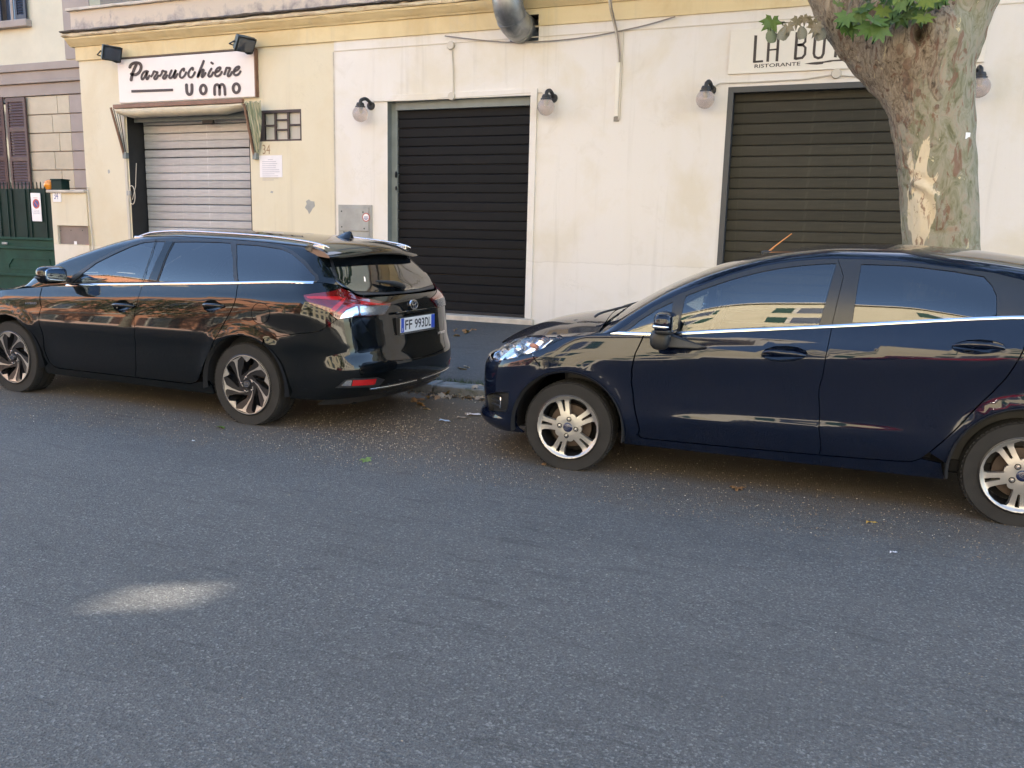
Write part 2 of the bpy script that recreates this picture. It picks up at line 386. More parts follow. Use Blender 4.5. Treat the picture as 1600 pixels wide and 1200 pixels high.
def asphalt(name, col, warm, dusty=False):
    m, nt, b = newmat(name); v = coords(nt)
    sp = noise(nt, v, 105, 2, .8); sp2 = noise(nt, v, 38, 3, .7); vo = nt.nodes.new('ShaderNodeTexVoronoi'); vo.inputs['Scale'].default_value = 125; nt.links.new(v, vo.inputs['Vector'])
    big = noise(nt, v, .55, 5, .6, .5); vs = coords(nt, (.5, 1.6, 1)); st = noise(nt, vs, 1.3, 7, .7, .4); vs2 = coords(nt, (.8, 3.2, 1)); sm = noise(nt, vs2, 3.1, 4, .55, .2)
    c = ramp(nt, sp, [(.38, tuple(x*.40 for x in col)), (.50, tuple(x*.92 for x in col)), (.60, tuple(x*1.7 for x in col)), (.68, tuple(x*3.0 for x in col))])
    cell = nt.nodes.new('ShaderNodeSeparateColor'); nt.links.new(vo.outputs['Color'], cell.inputs[0])
    c = mixc(nt, .46, c, ramp(nt, cell.outputs[0], [(.0, tuple(x*.35 for x in col)), (.6, col), (.88, tuple(x*1.3 for x in col)), (.97, tuple(x*3.7 for x in col))]))
    c = mixc(nt, .30, c, ramp(nt, sp2, [(.38, tuple(x*.6 for x in col)), (.62, tuple(x*1.5 for x in col))]))
    c = mixc(nt, ramp(nt, big, [(.35, (.0, .0, .0)), (.7, (.2, .2, .2))]), c, tuple(x*1.1 for x in warm))
    c = mixc(nt, math_(nt, 'MULTIPLY', ramp(nt, st, [(.36, (1, 1, 1)), (.52, (0, 0, 0))]), .18), c, tuple(x*.5 for x in col))
    ln = noise(nt, coords(nt, (.12, 1.0, 1)), 1.1, 4, .6, .3); c = mixc(nt, math_(nt, 'MULTIPLY', ramp(nt, ln, [(.45, (0, 0, 0)), (.65, (1, 1, 1))]), .14), c, tuple(x*1.45 for x in warm))
    mt = noise(nt, v, 3.4, 6, .7, .4); c = mixc(nt, math_(nt, 'MULTIPLY', ramp(nt, mt, [(.38, (1, 1, 1)), (.52, (0, 0, 0))]), .10), c, tuple(x*.55 for x in col))
    fs = noise(nt, coords(nt, (1.1, 6.5, 1)), 2.4, 6, .7, .5); c = mixc(nt, math_(nt, 'MULTIPLY', ramp(nt, fs, [(.34, (1, 1, 1)), (.44, (0, 0, 0))]), .42), c, tuple(x*.42 for x in col))
    sl_ = noise(nt, coords(nt, (.55, 9, 1)), 1.3, 3, .5, .2); c = mixc(nt, math_(nt, 'MULTIPLY', ramp(nt, sl_, [(.25, (1, 1, 1)), (.285, (0, 0, 0))]), .5), c, tuple(x*.35 for x in col))
    c = mixc(nt, math_(nt, 'MULTIPLY', ramp(nt, sm, [(.245, (1, 1, 1)), (.275, (0, 0, 0))]), .75), c, tuple(x*.35 for x in col))
    if dusty:                              # dust and leaf mould gathered along the parked cars and the kerb
        sx = nt.nodes.new('ShaderNodeSeparateXYZ'); nt.links.new(v, sx.inputs[0]); n = noise(nt, v, 2.6, 6, .65, .5)
        d = math_(nt, 'ADD', sx.outputs[1], math_(nt, 'MULTIPLY', math_(nt, 'SUBTRACT', n, .5), 1.5)); f = ramp(nt, math_(nt, 'MULTIPLY', math_(nt, 'SUBTRACT', d, 4.0), .5), [(.12, (0, 0, 0)), (.55, (1, 1, 1))])
        c = mixc(nt, math_(nt, 'MULTIPLY', f, .55), c, (.115, .082, .052))
    nt.links.new(c, b.inputs['Base Color']); b.inputs['Roughness'].default_value = .82; b.inputs['Specular IOR Level'].default_value = .3
    h = math_(nt, 'ADD', sp, math_(nt, 'MULTIPLY', vo.outputs['Distance'], 1.2)); bump(nt, b, h, .6, .006); return m
M_road = asphalt('road_asphalt', (.099, .095, .088), (.110, .104, .095), True)
M_walk = asphalt('pavement_asphalt', (.076, .074, .071), (.082, .078, .073))
def kerbmat():
    m, nt, b = newmat('mossy_kerb_stone'); v = coords(nt); n = noise(nt, v, 7, 6, .7, .4); n2 = noise(nt, v, 40, 3)
    c = ramp(nt, n, [(.35, (.06, .075, .05)), (.47, (.15, .155, .15)), (.7, (.22, .23, .235))]); nt.links.new(c, b.inputs['Base Color'])
    b.inputs['Roughness'].default_value = .9; bump(nt, b, n2, .6, .01); return m
M_kerb = kerbmat()
M_marble = plain('threshold_stone', (.50, .44, .36), .7, var=.22, vscale=5, bmp=.15)
M_black = plain('black_iron', (.012, .013, .015), .5, var=.3)
M_dkplastic = plain('black_plastic', (.016, .017, .019), .45, bmp=.1, bscale=200)
M_conduit = plain('painted_conduit', (.55, .49, .40), .6)
M_greyjamb = plain('grey_painted_metal', (.19, .21, .20), .6, var=.15, vscale=4)
M_cable = plain('grey_cable', (.26, .22, .18), .7)
M_galv = None
def galv():
    m, nt, b = newmat('galvanised_duct'); v = coords(nt); n = noise(nt, v, 5, 5, .6, .8)
    nt.links.new(ramp(nt, n, [(.3, (.20, .21, .22)), (.7, (.42, .43, .43))]), b.inputs['Base Color']); b.inputs['Metallic'].default_value = .85
    nt.links.new(ramp(nt, n, [(.3, (.5,)*3), (.7, (.32,)*3)]), b.inputs['Roughness']); return m
M_galv = galv()
def slatmat(name, a, c2, rust, rough, metal=0., warm=None):
    m, nt, b = newmat(name); oi = nt.nodes.new('ShaderNodeObjectInfo'); v = coords(nt, (1.2, 1, 12)); n = noise(nt, v, 2.5, 6, .65, .3)
    v2 = coords(nt); n2 = noise(nt, v2, 1.8, 6, .7, .6)
    c = ramp(nt, n, [(.3, a), (.7, c2)])
    hs = math_(nt, 'MULTIPLY', ramp(nt, n2, [(.60, (0, 0, 0)), (.72, (1, 1, 1))]), math_(nt, 'MULTIPLY', oi.outputs['Random'], rust[3])); c = mixc(nt, hs, c, rust[:3])
    sc = noise(nt, coords(nt, (7, 1, .9)), 2.2, 7, .72, .2); c = mixc(nt, math_(nt, 'MULTIPLY', ramp(nt, sc, [(.57, (0, 0, 0)), (.72, (1, 1, 1))]), .45), c, tuple(min(1, x*1.7+.01) for x in c2))
    dv = math_(nt, 'ADD', .86, math_(nt, 'MULTIPLY', oi.outputs['Random'], .28)); mul = nt.nodes.new('ShaderNodeVectorMath'); mul.operation = 'SCALE'
    nt.links.new(c, mul.inputs[0]); nt.links.new(dv, mul.inputs['Scale']); nt.links.new(mul.outputs[0], b.inputs['Base Color'])
    b.inputs['Roughness'].default_value = rough; b.inputs['Metallic'].default_value = metal; b.inputs['Specular IOR Level'].default_value = .5 if metal else .18; bump(nt, b, n, .12, .01); return m
M_slat_grey = slatmat('galvanised_slat', (.32, .325, .325), (.43, .435, .435), (.22, .12, .07, .8), .5, .25)
M_slat_black = slatmat('black_slat', (.0048, .0055, .0068), (.0085, .0085, .0092), (.024, .018, .016, .5), .62)
M_slat_olive = slatmat('dark_olive_slat', (.036, .033, .024), (.052, .047, .034), (.055, .047, .036, .6), .6)
M_signw = plain('sign_acrylic', (.74, .68, .63), .35, var=.04, vscale=2)
M_signc = plain('sign_panel', (.72, .665, .57), .5, var=.05, vscale=2)
M_letter = plain('dark_brown_lettering', (.042, .030, .028), .5)
M_awnbar = plain('awning_bar', (.20, .105, .065), .5, var=.2)
M_canvas = plain('cream_canvas', (.62, .55, .42), .85, var=.1, bmp=.2, bscale=60)
M_canvgreen = None
def striped():
    m, nt, b = newmat('striped_canvas'); v = coords(nt); wv = nt.nodes.new('ShaderNodeTexWave'); wv.inputs['Scale'].default_value = 6; wv.inputs['Distortion'].default_value = 1.5; nt.links.new(v, wv.inputs['Vector'])
    nt.links.new(ramp(nt, wv.outputs[0], [(.35, (.50, .46, .32)), (.55, (.26, .29, .20))]), b.inputs['Base Color']); b.inputs['Roughness'].default_value = .9; return m
M_canvgreen = striped()
M_gate = plain('green_gate_paint', (.008, .045, .030), .6, spec=.2, var=.25, vscale=3)
M_gatetop = plain('dark_green_gate_paint', (.007, .022, .017), .6, spec=.2, var=.25, vscale=3)
M_redpaint = plain('red_print', (.45, .04, .03), .5); M_bluepaint = plain('blue_print', (.03, .05, .22), .5)
M_paper = plain('white_paper', (.76, .72, .72), .8, var=.05); M_ink = plain('faded_print', (.33, .31, .36), .8)
M_whitep = plain('white_enamel', (.75, .73, .72), .4)
M_brownbox = plain('brown_utility_door', (.20, .155, .13), .6, var=.12, vscale=4)
M_greybox = plain('grey_utility_door', (.33, .325, .30), .6, var=.15, vscale=5)
M_amber = plain('amber_lens', (.75, .26, .02), .15, coat=.5)
M_beige = plain('beige_render', (.60, .53, .38), .9, var=.08, vscale=1.2, bmp=.15, bscale=30)
M_grey = plain('mauve_grey_render', (.34, .275, .225), .9, var=.1, vscale=1.2, bmp=.15, bscale=30)
M_block = plain('rusticated_beige', (.52, .435, .30), .9, var=.12, vscale=1.5, bmp=.2, bscale=30)
M_blockg = plain('rusticated_grey', (.36, .29, .24), .9, var=.1, vscale=1.5, bmp=.2, bscale=30)
M_shutbrown = plain('brown_shutter_paint', (.085, .045, .036), .55, var=.15); M_shutblue = plain('dark_blue_shutter_paint', (.02, .022, .035), .5)
def glassmat(name, tint, rough=.0, ior=1.55):
    m = bpy.data.materials.new(name); m.use_nodes = True; nt = m.node_tree; nt.nodes.remove(nt.nodes['Principled BSDF']); out = nt.nodes['Material Output']
    fr = nt.nodes.new('ShaderNodeFresnel'); fr.inputs[0].default_value = ior; tr = nt.nodes.new('ShaderNodeBsdfTransparent'); tr.inputs[0].default_value = (*tint, 1)
    gl = nt.nodes.new('ShaderNodeBsdfGlossy'); gl.inputs['Roughness'].default_value = rough; gl.inputs[0].default_value = (1, 1, 1, 1)
    mx = nt.nodes.new('ShaderNodeMixShader'); nt.links.new(fr.outputs[0], mx.inputs[0]); nt.links.new(tr.outputs[0], mx.inputs[1]); nt.links.new(gl.outputs[0], mx.inputs[2]); nt.links.new(mx.outputs[0], out.inputs[0]); return m
M_frost = plain('frosted_glass', (.42, .41, .36), .3); M_pane = plain('dark_window_pane', (.05, .06, .08), .06, spec=.9)
def globemat():
    m, nt, b = newmat('smoked_globe'); b.inputs['Base Color'].default_value = (.74, .66, .61, 1); b.inputs['Roughness'].default_value = .04
    b.inputs['Transmission Weight'].default_value = .8; b.inputs['IOR'].default_value = 1.35; return m
M_globe = globemat()

# ------------------------------------------------------------------ ground
KERB_Y, KERB_H, WALK_W = 6.74, .085, .20
def walk_z(y): return KERB_H+(WALK_W-KERB_H)*(y-KERB_Y-.26)/(DW-KERB_Y-.26)
m_ = MB(); xs = np.linspace(-120, 120, 97); ys = [-200, -60, -11.5, -9.5] + list(np.linspace(-9, KERB_Y+.02, 40))
for x in xs:
    for y in ys: m_.v.append((x, y, -.006*math.exp(-((y-6.55)/.35)**2)))
ny = len(ys); m_.f = [(i*ny+j, (i+1)*ny+j, (i+1)*ny+j+1, i*ny+j+1) for i in range(len(xs)-1) for j in range(ny-1)]
road = tag(m_.build('road', M_road, smooth=40), 'dark grey asphalt street in front of the parked cars', kind='structure')
m_ = MB().prism([(KERB_Y+.262, -.3), (DW+.6, -.3), (DW+.6, walk_z(DW+.6)), (KERB_Y+.262, KERB_H-.006)], lambda u, v, d: (d, u, v), -80, 80)
tag(m_.build('pavement', M_walk), 'dark asphalt pavement between the kerb and the shops', kind='structure')
tag(box('courtyard_ground', -60, -13, DW+.6, 60, -.2, .19, M_walk), 'paved yard behind the gate', kind='structure')
kerb = tag(MB().box(-80, 80, KERB_Y+.015, KERB_Y+.25, -.25, KERB_H-.03).build('kerb', M_kerb), 'mossy stone kerb along the pavement edge', kind='structure')
ks = MB().box(-.492, .492, 0, .26, -.2, KERB_H).build('kerb_stone', M_kerb, kerb, bevel=.012)
ks.location = (-14, KERB_Y, 0)
for i in range(1, 24):
    c = ks.copy(); COL.objects.link(c); c.location = (-14+i*1.0, KERB_Y+random.uniform(-.006, .006), random.uniform(-.006, .004))

# ------------------------------------------------------------------ the shop row
shop = thing('shop_building', 'single storey row of cream and yellow shops with three shuttered doorways', 'building', (0, 0, 0))
XL, XM, XR = -12.9, -7.60, 9.0
D0, D1, D2 = (-11.86, -9.24, .2, 3.42), (-6.665, -4.36, .2, 3.40), (-1.66, .98, .2, 3.40)          # door openings x0, x1, z0, z1
DUCT = (-4.70, -4.27, 4.12, 4.46); WIN = (-9.05, -8.23, 2.87, 3.35)
def rect(d): return rrect(*d)
def wallS(p): return lambda a, b: np.stack([a, np.full_like(a, DW-p), b], 1)
panel('wall', rrect(XL, XM, 0, 4.31), [rect(D0), rect(WIN)], wallS(0), shop, M_yellow, d=.6, flange=.5, hole_flange=.39, hole_mat=M_black, outward=(0, -1, 0))
panel('wall', rrect(XM, XR, 0, 4.31), [rect(D1), rect(D2), rect((DUCT[0], DUCT[1], 4.12, 4.30))], wallS(.012), shop, M_white, d=.6, flange=.012, hole_flange=.2, hole_mat=M_greyjamb, outward=(0, -1, 0))
box('shop_roof', XL+.02, XR, DW+.3, 16.5, 4.30, 4.6, M_parapet, shop)
# fascia, cornice, parapet: profiles run along x with weathered, uneven arrises
def run(name, prof, mat, x0, x1, jit, jz, step=.12, seed=0):
    rg = np.random.default_rng(seed); n = int((x1-x0)/step); mb = MB(); L = len(prof)
    for i in range(n+1):
        x = x0+(x1-x0)*i/n
        for k, (yo, z) in enumerate(prof):
            j = rg.normal()*jit*(1 if 0 < k < L-1 else 0); q = rg.normal()*jz*(1 if 0 < k < L-1 else 0)
            mb.v.append((x, DW-yo+j, z+q))
    mb.f = [(i*L+k, (i+1)*L+k, (i+1)*L+k+1, i*L+k+1) for i in range(n) for k in range(L-1)]+[tuple(range(L)), tuple(n*L+k for k in range(L))]
    return mb.build(name, mat, shop, smooth=28)
fas = panel('fascia', rrect(XL-.03, XR, 4.31, 4.535), [rrect(DUCT[0], DUCT[1], 4.315, 4.46)], wallS(.035), shop, M_fascia, d=.6, flange=.06, hole_flange=.25, hole_mat=M_black, outward=(0, -1, 0))
run('cornice_moulding', [(-.02, 4.536), (.06, 4.537), (.075, 4.56), (.10, 4.575), (.13, 4.61), (.165, 4.64), (.17, 4.665), (-.02, 4.666)], M_fascia, XL-.12, XR, .0025, .002, seed=3)
run('cornice', [(-.02, 4.668), (.19, 4.669), (.205, 4.69), (.20, 4.715), (.165, 4.735), (-.02, 4.74)], M_cornice, XL-.15, XR, .006, .005, seed=4)
run('cornice_edge', [(-.02, 4.741), (.20, 4.742), (.225, 4.752), (.225, 4.768), (.19, 4.775), (-.02, 4.776)], M_grime, XL-.17, XR, .007, .004, seed=5)
run('parapet', [(-.2, 4.777), (.055, 4.778), (.05, 4.80), (.045, 5.12), (-.2, 5.122)], M_parapet, XL-.08, XR, .003, .002, seed=6)
run('parapet_coping', [(-.25, 5.123), (.10, 5.124), (.105, 5.14), (.10, 5.165), (-.25, 5.17)], M_marble, XL-.13, XR, .004, .002, seed=7)
# thin painted batten lines on the white part
for z in (4.165,):
    box('plaster_batten', XM, XR, DW-.020, DW-.0125, z, z+.012, M_conduit, shop)
box('plaster_edge', XM-.018, XM, DW-.019, DW-.002, 0.2, 4.16, M_marble, shop)
# peeled patches of plaster
mb = MB()
for px, py, rx, rz in ((484, 322, .09, .12), (527, 215, .02, .05), (425, 300, .03, .02), (170, 268, .03, .04)):
    p = W(px, py); pts = [(p[0]+rx*math.cos(a)*random.uniform(.6, 1.2), p[2]+rz*math.sin(a)*random.uniform(.6, 1.2)) for a in np.linspace(0, 2*PI, 11, endpoint=False)]
    mb.prism(pts, lambda u, v, d: (u, DW-d, v), 0, .0025)
mb.build('bare_plaster_patch', M_greybox, shop)
def slat_mesh(name, x0, x1, mat, h=.13):
    prof = [(.002, 0), (-.008, .002), (-.0125, .011), (-.0135, h*.5), (-.0125, h-.012), (-.006, h-.003), (.006, h)]
    n = len(prof); v = [(x, y, z) for x in (x0, x1) for y, z in prof]
    f = [(k, n+k, n+k+1, k+1) for k in range(n-1)]; mb = MB().add(v, f); me = bpy.data.meshes.new(name); me.from_pydata(mb.v, [], mb.f); me.materials.append(mat); return me
def shutter(name, label, x0, x1, z0, z1, y, mat, rail):
    s = thing(name, None, None); del s['label'], s['category']; s.parent = shop; s['label'] = label
    me = slat_mesh('slat', x0, x1, mat); n = int((z1-z0)/.1355)+1
    for i in range(n): c = link('slat', me, s); c.location = (random.uniform(-.002, .002), y+random.uniform(-.0025, .0025), z0+.05+i*.1355); c.rotation_euler = (random.uniform(-.02, .02), random.uniform(-.0008, .0008), 0)
    box('bottom_rail', x0, x1, y-.03, y+.02, z0, z0+.048, rail, s, bevel=.004)
    box('backing', x0-.1, x1+.1, y+.03, y+.05, z0, z1+.3, M_black, s)
    return s
s1 = shutter('roller_shutter', 'dull grey galvanised roller shutter streaked with rust', D0[0]+.02, D0[1]-.10, .2, 3.35, DW+.36, M_slat_grey, M_greyjamb)
box('housing_board', D0[0]+.02, D0[1]-.1, DW+.14, DW+.2, 3.26, 3.42, M_greyjamb, s1)  # plain grey board across the head of the opening
box('lock', -10.35, -10.12, DW+.15, DW+.2, 3.20, 3.28, M_black, s1, bevel=.01)
s2 = shutter('roller_shutter', 'black roller shutter in the middle doorway', D1[0]+.10, D1[1]-.005, .27, 3.30, DW+.15, M_slat_black, M_black)
mb = MB().lathe([(0, -.02), (.02, -.018), (.022, 0), (.022, .06)], o=(0, 0, 0), axis='y', n=16); kn = mb.build('lock_knob', plain('polished_steel', (.6, .6, .58), .15, 1.), s2, smooth=40); p = W(733, 494.5, DW+.1); kn.location = (p[0], p[1], p[2])
s3 = shutter('roller_shutter', 'dark olive brown roller shutter behind the plane tree', D2[0]+.075, D2[1]-.05, .2, 3.33, DW+.13, M_slat_olive, M_black)
box('door_jamb', D0[1]-.10, D0[1]-.02, DW+.1, DW+.355, .2, 3.4, M_black, shop)
box('side_rail', D0[0]-.085, D0[0]-.03, DW-.03, DW-.001, .2, 3.42, M_conduit, shop, bevel=.006)
mb = MB().box(D1[0]+.0, D1[0]+.10, DW+.11, DW+.19, .27, 3.4).box(D1[0]+.1, D1[1], DW+.06, DW+.18, 3.285, 3.4); mb.build('door_jamb', M_greyjamb, shop)
mb = MB().box(D2[0]+.0, D2[0]+.07, DW-.015, DW+.12, .2, 3.33).box(D2[0]+.0, D2[1], DW-.015, DW+.12, 3.33, 3.398); mb.build('door_jamb', plain('dark_grey_frame', (.05, .052, .055), .5), shop)
# raised white frame round the middle door, keyhole plates, threshold stones
mb = MB().box(D1[1]+.001, D1[1]+.10, DW-.040, DW-.0125, .28, 3.49).box(D1[0]-.05, D1[1]+.001, DW-.036, DW-.0125, 3.401, 3.49); mb.build('door_frame', M_white, shop, bevel=.004)
for i, (px, py, r) in enumerate(((601, 273, .05), (601, 294, .035))):
    p = W(px, py, DW+.08); mb = MB().lathe([(0, 0), (r*.8, 0), (r, .006), (r, .014)], axis='x', n=14); k = mb.build('keyhole_plate', M_black, shop, smooth=40); k.location = (D1[0]+.104, p[1], p[2]); k.rotation_euler = (0, PI, 0); k.scale = (1, .6, 1)
for d, nm in ((D1, 'threshold'), (D2, 'threshold'), (D0, 'threshold')):
    MB().box(d[0]-.12, d[1]+.14, DW-.10, DW+.42, .12, d[2]+.005 if d is not D1 else .272).build(nm, M_marble, shop, bevel=.01)
# barred window over the notice
wf = MB(); x0, x1, z0, z1 = WIN; t = .028
for a in ((x0, x0+t, z0, z1), (x1-t, x1, z0, z1), (x0+t, x1-t, z0, z0+t), (x0+t, x1-t, z1-t*1.6, z1)): wf.box(a[0], a[1], DW+.0, DW+.04, a[2], a[3])
win = wf.build('window', plain('brown_window_iron', (.045, .03, .027), .5), shop, bevel=.003)
v1, v2 = x0+.31, x0+.56
bars = [(v1-.018, v1+.018, z0+t, z1-t*1.6), (v2-.018, v2+.018, z0+t, z1-t*1.6), (x0+.1, v1-.02, 3.105, 3.13), (v2+.02, x1-t, 3.105, 3.13), (v1+.02, v2-.02, 3.185, 3.21), (v1+.02, v2-.02, 3.035, 3.06), (x0+t, x0+.10, z0+t, z1-t*1.6)]
for a in bars: box('bar', a[0], a[1], DW+.006, DW+.03, a[2], a[3], win.data.materials[0], win, bevel=.003)
for a in ((x0+.1, v1, z0+t, 3.11), (x0+.1, v1, 3.12, z1-t), (v1, v2, z0+t, 3.04), (v1, v2, 3.05, 3.19), (v1, v2, 3.2, z1-t), (v2, x1-t, z0+t, 3.11), (v2, x1-t, 3.12, z1-t)):
    box('pane', a[0]+.004, a[1]-.004, DW+.045, DW+.055, a[2]+.002, a[3]-.002, M_frost, win)

# ------------------------------------------------------------------ things on the wall
def wallpt(off): return lambda zx, zy, ox, oy, sc: W(ox+zx/sc, oy+zy/sc, DW-off)
SIGN_Y = .075
sg = thing('shop_sign', 'white barber sign with black brush lettering over the grey shutter', 'sign', (0, 0, 0))
a, b_, c_, d_ = W(183, 92, DW-SIGN_Y), W(397, 79, DW-SIGN_Y), W(398, 153, DW-SIGN_Y), W(186, 160, DW-SIGN_Y)
sx0, sx1, sz0, sz1 = (a[0]+d_[0])/2, (b_[0]+c_[0])/2, (c_[2]+d_[2])/2, (a[2]+b_[2])/2
MB().box(sx0, sx1, DW-SIGN_Y, DW-.002, sz0, sz1).build('panel_box', M_signw, sg, bevel=.012)
MB().box(sx0-.01, sx1+.015, DW-SIGN_Y-.006, DW-.002, sz1+.003, sz1+.028).build('top_rail', plain('rusty_rail', (.11, .075, .05), .7), sg)
MB().box(sx1+.001, sx1+.022, DW-SIGN_Y-.004, DW-.002, sz0, sz1).build('side_trim', M_awnbar, sg)
FA = lambda u, v, d: tuple(W(180+u/13.333, 75+v/13.333, DW-SIGN_Y-d)); FB = lambda u, v, d: tuple(W(280+u/13.333, 75+v/13.333, DW-SIGN_Y-d))
script = [('A', 52, [(438, 345), (405, 420), (375, 490), (350, 570), (330, 665)], [(305, 400), (330, 350), (390, 315), (450, 308), (510, 325), (538, 375), (528, 450), (490, 515), (430, 552), (375, 558), (335, 540)]),
 ('A', 38, [(680, 490), (640, 482), (590, 510), (552, 580), (550, 640), (575, 652), (615, 600), (662, 505), (650, 590), (655, 645), (680, 640), (712, 575)]),
 ('A', 38, [(752, 592), (785, 540), (805, 488), (850, 500), (880, 508), (850, 560), (812, 620), (830, 650), (865, 630), (902, 572)]),
 ('A', 38, [(930, 582), (965, 535), (985, 476), (1025, 488), (1065, 498), (1030, 555), (995, 612), (1015, 640), (1050, 620), (1082, 568)]),
 ('A', 38, [(1172, 468), (1140, 540), (1125, 605), (1150, 628), (1200, 585), (1262, 455), (1232, 560), (1225, 615), (1252, 618), (1297, 540)]),
 ('A', 38, [(1430, 475), (1432, 430), (1390, 450), (1350, 520), (1350, 595), (1390, 622), (1440, 580), (1477, 508)]),
 ('B', 38, [(285, 455), (283, 414), (245, 430), (195, 510), (195, 580), (240, 612), (290, 575), (325, 503)]),
 ('B', 42, [(508, 272), (470, 370), (420, 490), (385, 600)], [(390, 590), (430, 515), (485, 455), (508, 470), (480, 540), (470, 595), (500, 588), (545, 522)]),
 ('B', 40, [(670, 432), (630, 500), (607, 565), (630, 595), (670, 578), (707, 508)], [(668, 303), (698, 326)]),
 ('B', 40, [(758, 512), (830, 470), (858, 420), (840, 403), (790, 430), (752, 500), (752, 565), (792, 588), (850, 558), (886, 498)]),
 ('B', 40, [(940, 545), (965, 480), (985, 418), (1020, 415), (1058, 422), (1030, 500), (1010, 565), (1030, 588), (1070, 558), (1100, 498)]),
 ('B', 40, [(1142, 492), (1220, 450), (1252, 402), (1230, 387), (1177, 415), (1137, 480), (1142, 542), (1182, 568), (1240, 540), (1276, 488)])]
for s_ in script:
    mb = MB()
    for st in s_[2:]: ribbon(mb, st, s_[1]*1.22, FA if s_[0] == 'A' else FB, .0005, .006)
    mb.build('letter', M_letter, sg)
mb = MB(); ribbon(mb, [(335, 903), (770, 888), (1205, 873)], 54, FA, .0005, .006, smooth=False); mb.build('underline', M_letter, sg)
for st, cl, wd in (([[(150, 768), (156, 890), (178, 950), (215, 968), (250, 945), (264, 880), (262, 765)]], 0, 58), ([ell(500, 865, 60, 92, 16)], 1, 56),
               ([[(738, 970), (735, 835), (755, 775), (795, 760), (828, 790), (838, 850), (838, 970)], [(838, 850), (850, 785), (880, 757), (920, 770), (943, 830), (955, 970)]], 0, 52), ([ell(1188, 838, 66, 94, 16)], 1, 56)):
    mb = MB()
    for q in st: ribbon(mb, q, wd*1.08, FB, .0005, .006, closed=bool(cl))
    mb.build('letter', M_letter, sg)

# restaurant sign
rs = thing('restaurant_sign', 'cream restaurant sign with tall thin lettering partly behind the tree', 'sign')
p0, p1 = W(1142, 47, DW-.04), W(1140, 116, DW-.04); MB().box(p0[0], 1.2, DW-.04, DW-.013, p1[2], p0[2]).build('panel_board', M_signc, rs, bevel=.004)
FC = lambda u, v, d: tuple(W(1160+u/8, 30+v/8, DW-.04-d))
for strokes in ([(36, [(168, 202), (148, 545)]), (26, [(148, 534), (258, 524)])],
                [(34, [(315, 532), (333, 240), (345, 200), (390, 184), (432, 195), (450, 235), (430, 527)]), (20, [(330, 386), (445, 374)])],
                [(36, [(658, 505), (684, 162)]), (30, [(684, 172), (755, 172), (790, 205), (786, 282), (756, 312), (690, 322)]), (32, [(690, 322), (758, 325), (788, 355), (782, 440), (748, 482), (660, 495)])],
                [(34, [(912, 200), (893, 430), (905, 470), (945, 487), (990, 475), (1012, 430), (1034, 200), (1015, 165), (970, 150), (930, 162), (913, 198)])],
                [(36, [(1160, 477), (1196, 150)]), (28, [(1125, 150), (1272, 140)])]):
    mb = MB()
    for wd, q in strokes: ribbon(mb, q, wd, FC, .0004, .003, smooth=False)
    mb.build('letter', M_letter, rs)
mb = MB().prism([(775, 556), (868, 540), (1020, 526), (1092, 512), (1352, 492), (1352, 440), (1376, 440), (1376, 515), (1130, 528), (1100, 536), (1016, 546), (1004, 560), (930, 569), (850, 566)], FC, .0004, .003); mb.build('knife_emblem', M_letter, rs)
o1, o2, o3 = W(1160+150/8, 30+612/8, DW-.04), W(1160+722/8, 30+578/8, DW-.04), W(1160+153/8, 30+566/8, DW-.04)
text_obj('subtitle', 'RISTORANTE', M_letter, o1, Vector(o2)-Vector(o1), (0, 0, 1), width=np.linalg.norm(o2-o1), height=(o3-o1)[2], parent=rs, offset=.015, depth=.002)

# house numbers, notice
hn = text_obj('house_number', '34', plain('worn_stencil', (.33, .22, .13), .8), W(410.5, 241, DW-.001), (1, 0, 0), (0, 0, 1), width=.15, height=.15, depth=.001)
tag(hn, 'worn brown painted number 34 under the small barred window', 'house number')
nt_ = thing('notice', 'white paper notice taped below the painted number 34', 'notice'); p = W(405.5, 243, DW); q = W(441.5, 277, DW)
MB().box(p[0], q[0], DW-.004, DW-.001, q[2], p[2]).build('sheet', M_paper, nt_)
mb = MB(); rg = random.Random(3)
for i in range(11):
    z = p[2]-.07-i*.032; x = p[0]+.05+(.12 if i == 0 else 0); mb.box(x, q[0]-.05-rg.random()*.12-(.1 if i == 0 else 0), DW-.0048, DW-.0045, z, z+.006)
mb.build('printed_line', M_ink, nt_)

# awning over the barber's door
aw = thing('awning', 'rolled up cream awning with brown bar over the grey shutter', 'awning')
y_ = DW-.62; pa, pb = W(176, 166, DW-.25), W(378, 158, DW-.25)
ax0, ax1, az = pa[0], pb[0], (pa[2]+pb[2])/2
MB().box(ax0, ax1, DW-.25, DW-.19, az-.03, az+.035).build('front_bar', M_awnbar, aw, bevel=.006)
prof = [(-.20, 0), (-.235, -.015), (-.24, -.05), (-.21, -.10), (-.15, -.13), (-.06, -.14), (0, -.10), (0, 0)]; mb = MB(); n = 24
for i in range(n+1):
    x = ax0+.03+(ax1-ax0-.05)*i/n; s = .0+ .35*max(0, 1-i/2.2)+.45*max(0, 1-(n-i)/4)
    for yy, zz in prof: mb.v.append((x, DW+yy, az-.03+zz*(1-s)+random.uniform(-.004, .004)))
L = len(prof); mb.f = [(i*L+k, (i+1)*L+k, (i+1)*L+(k+1) % L, i*L+(k+1) % L) for i in range(n) for k in range(L)]+[tuple(range(L)), tuple(n*L+k for k in range(L))]
mb.build('canvas_roll', M_canvas, aw, smooth=50)
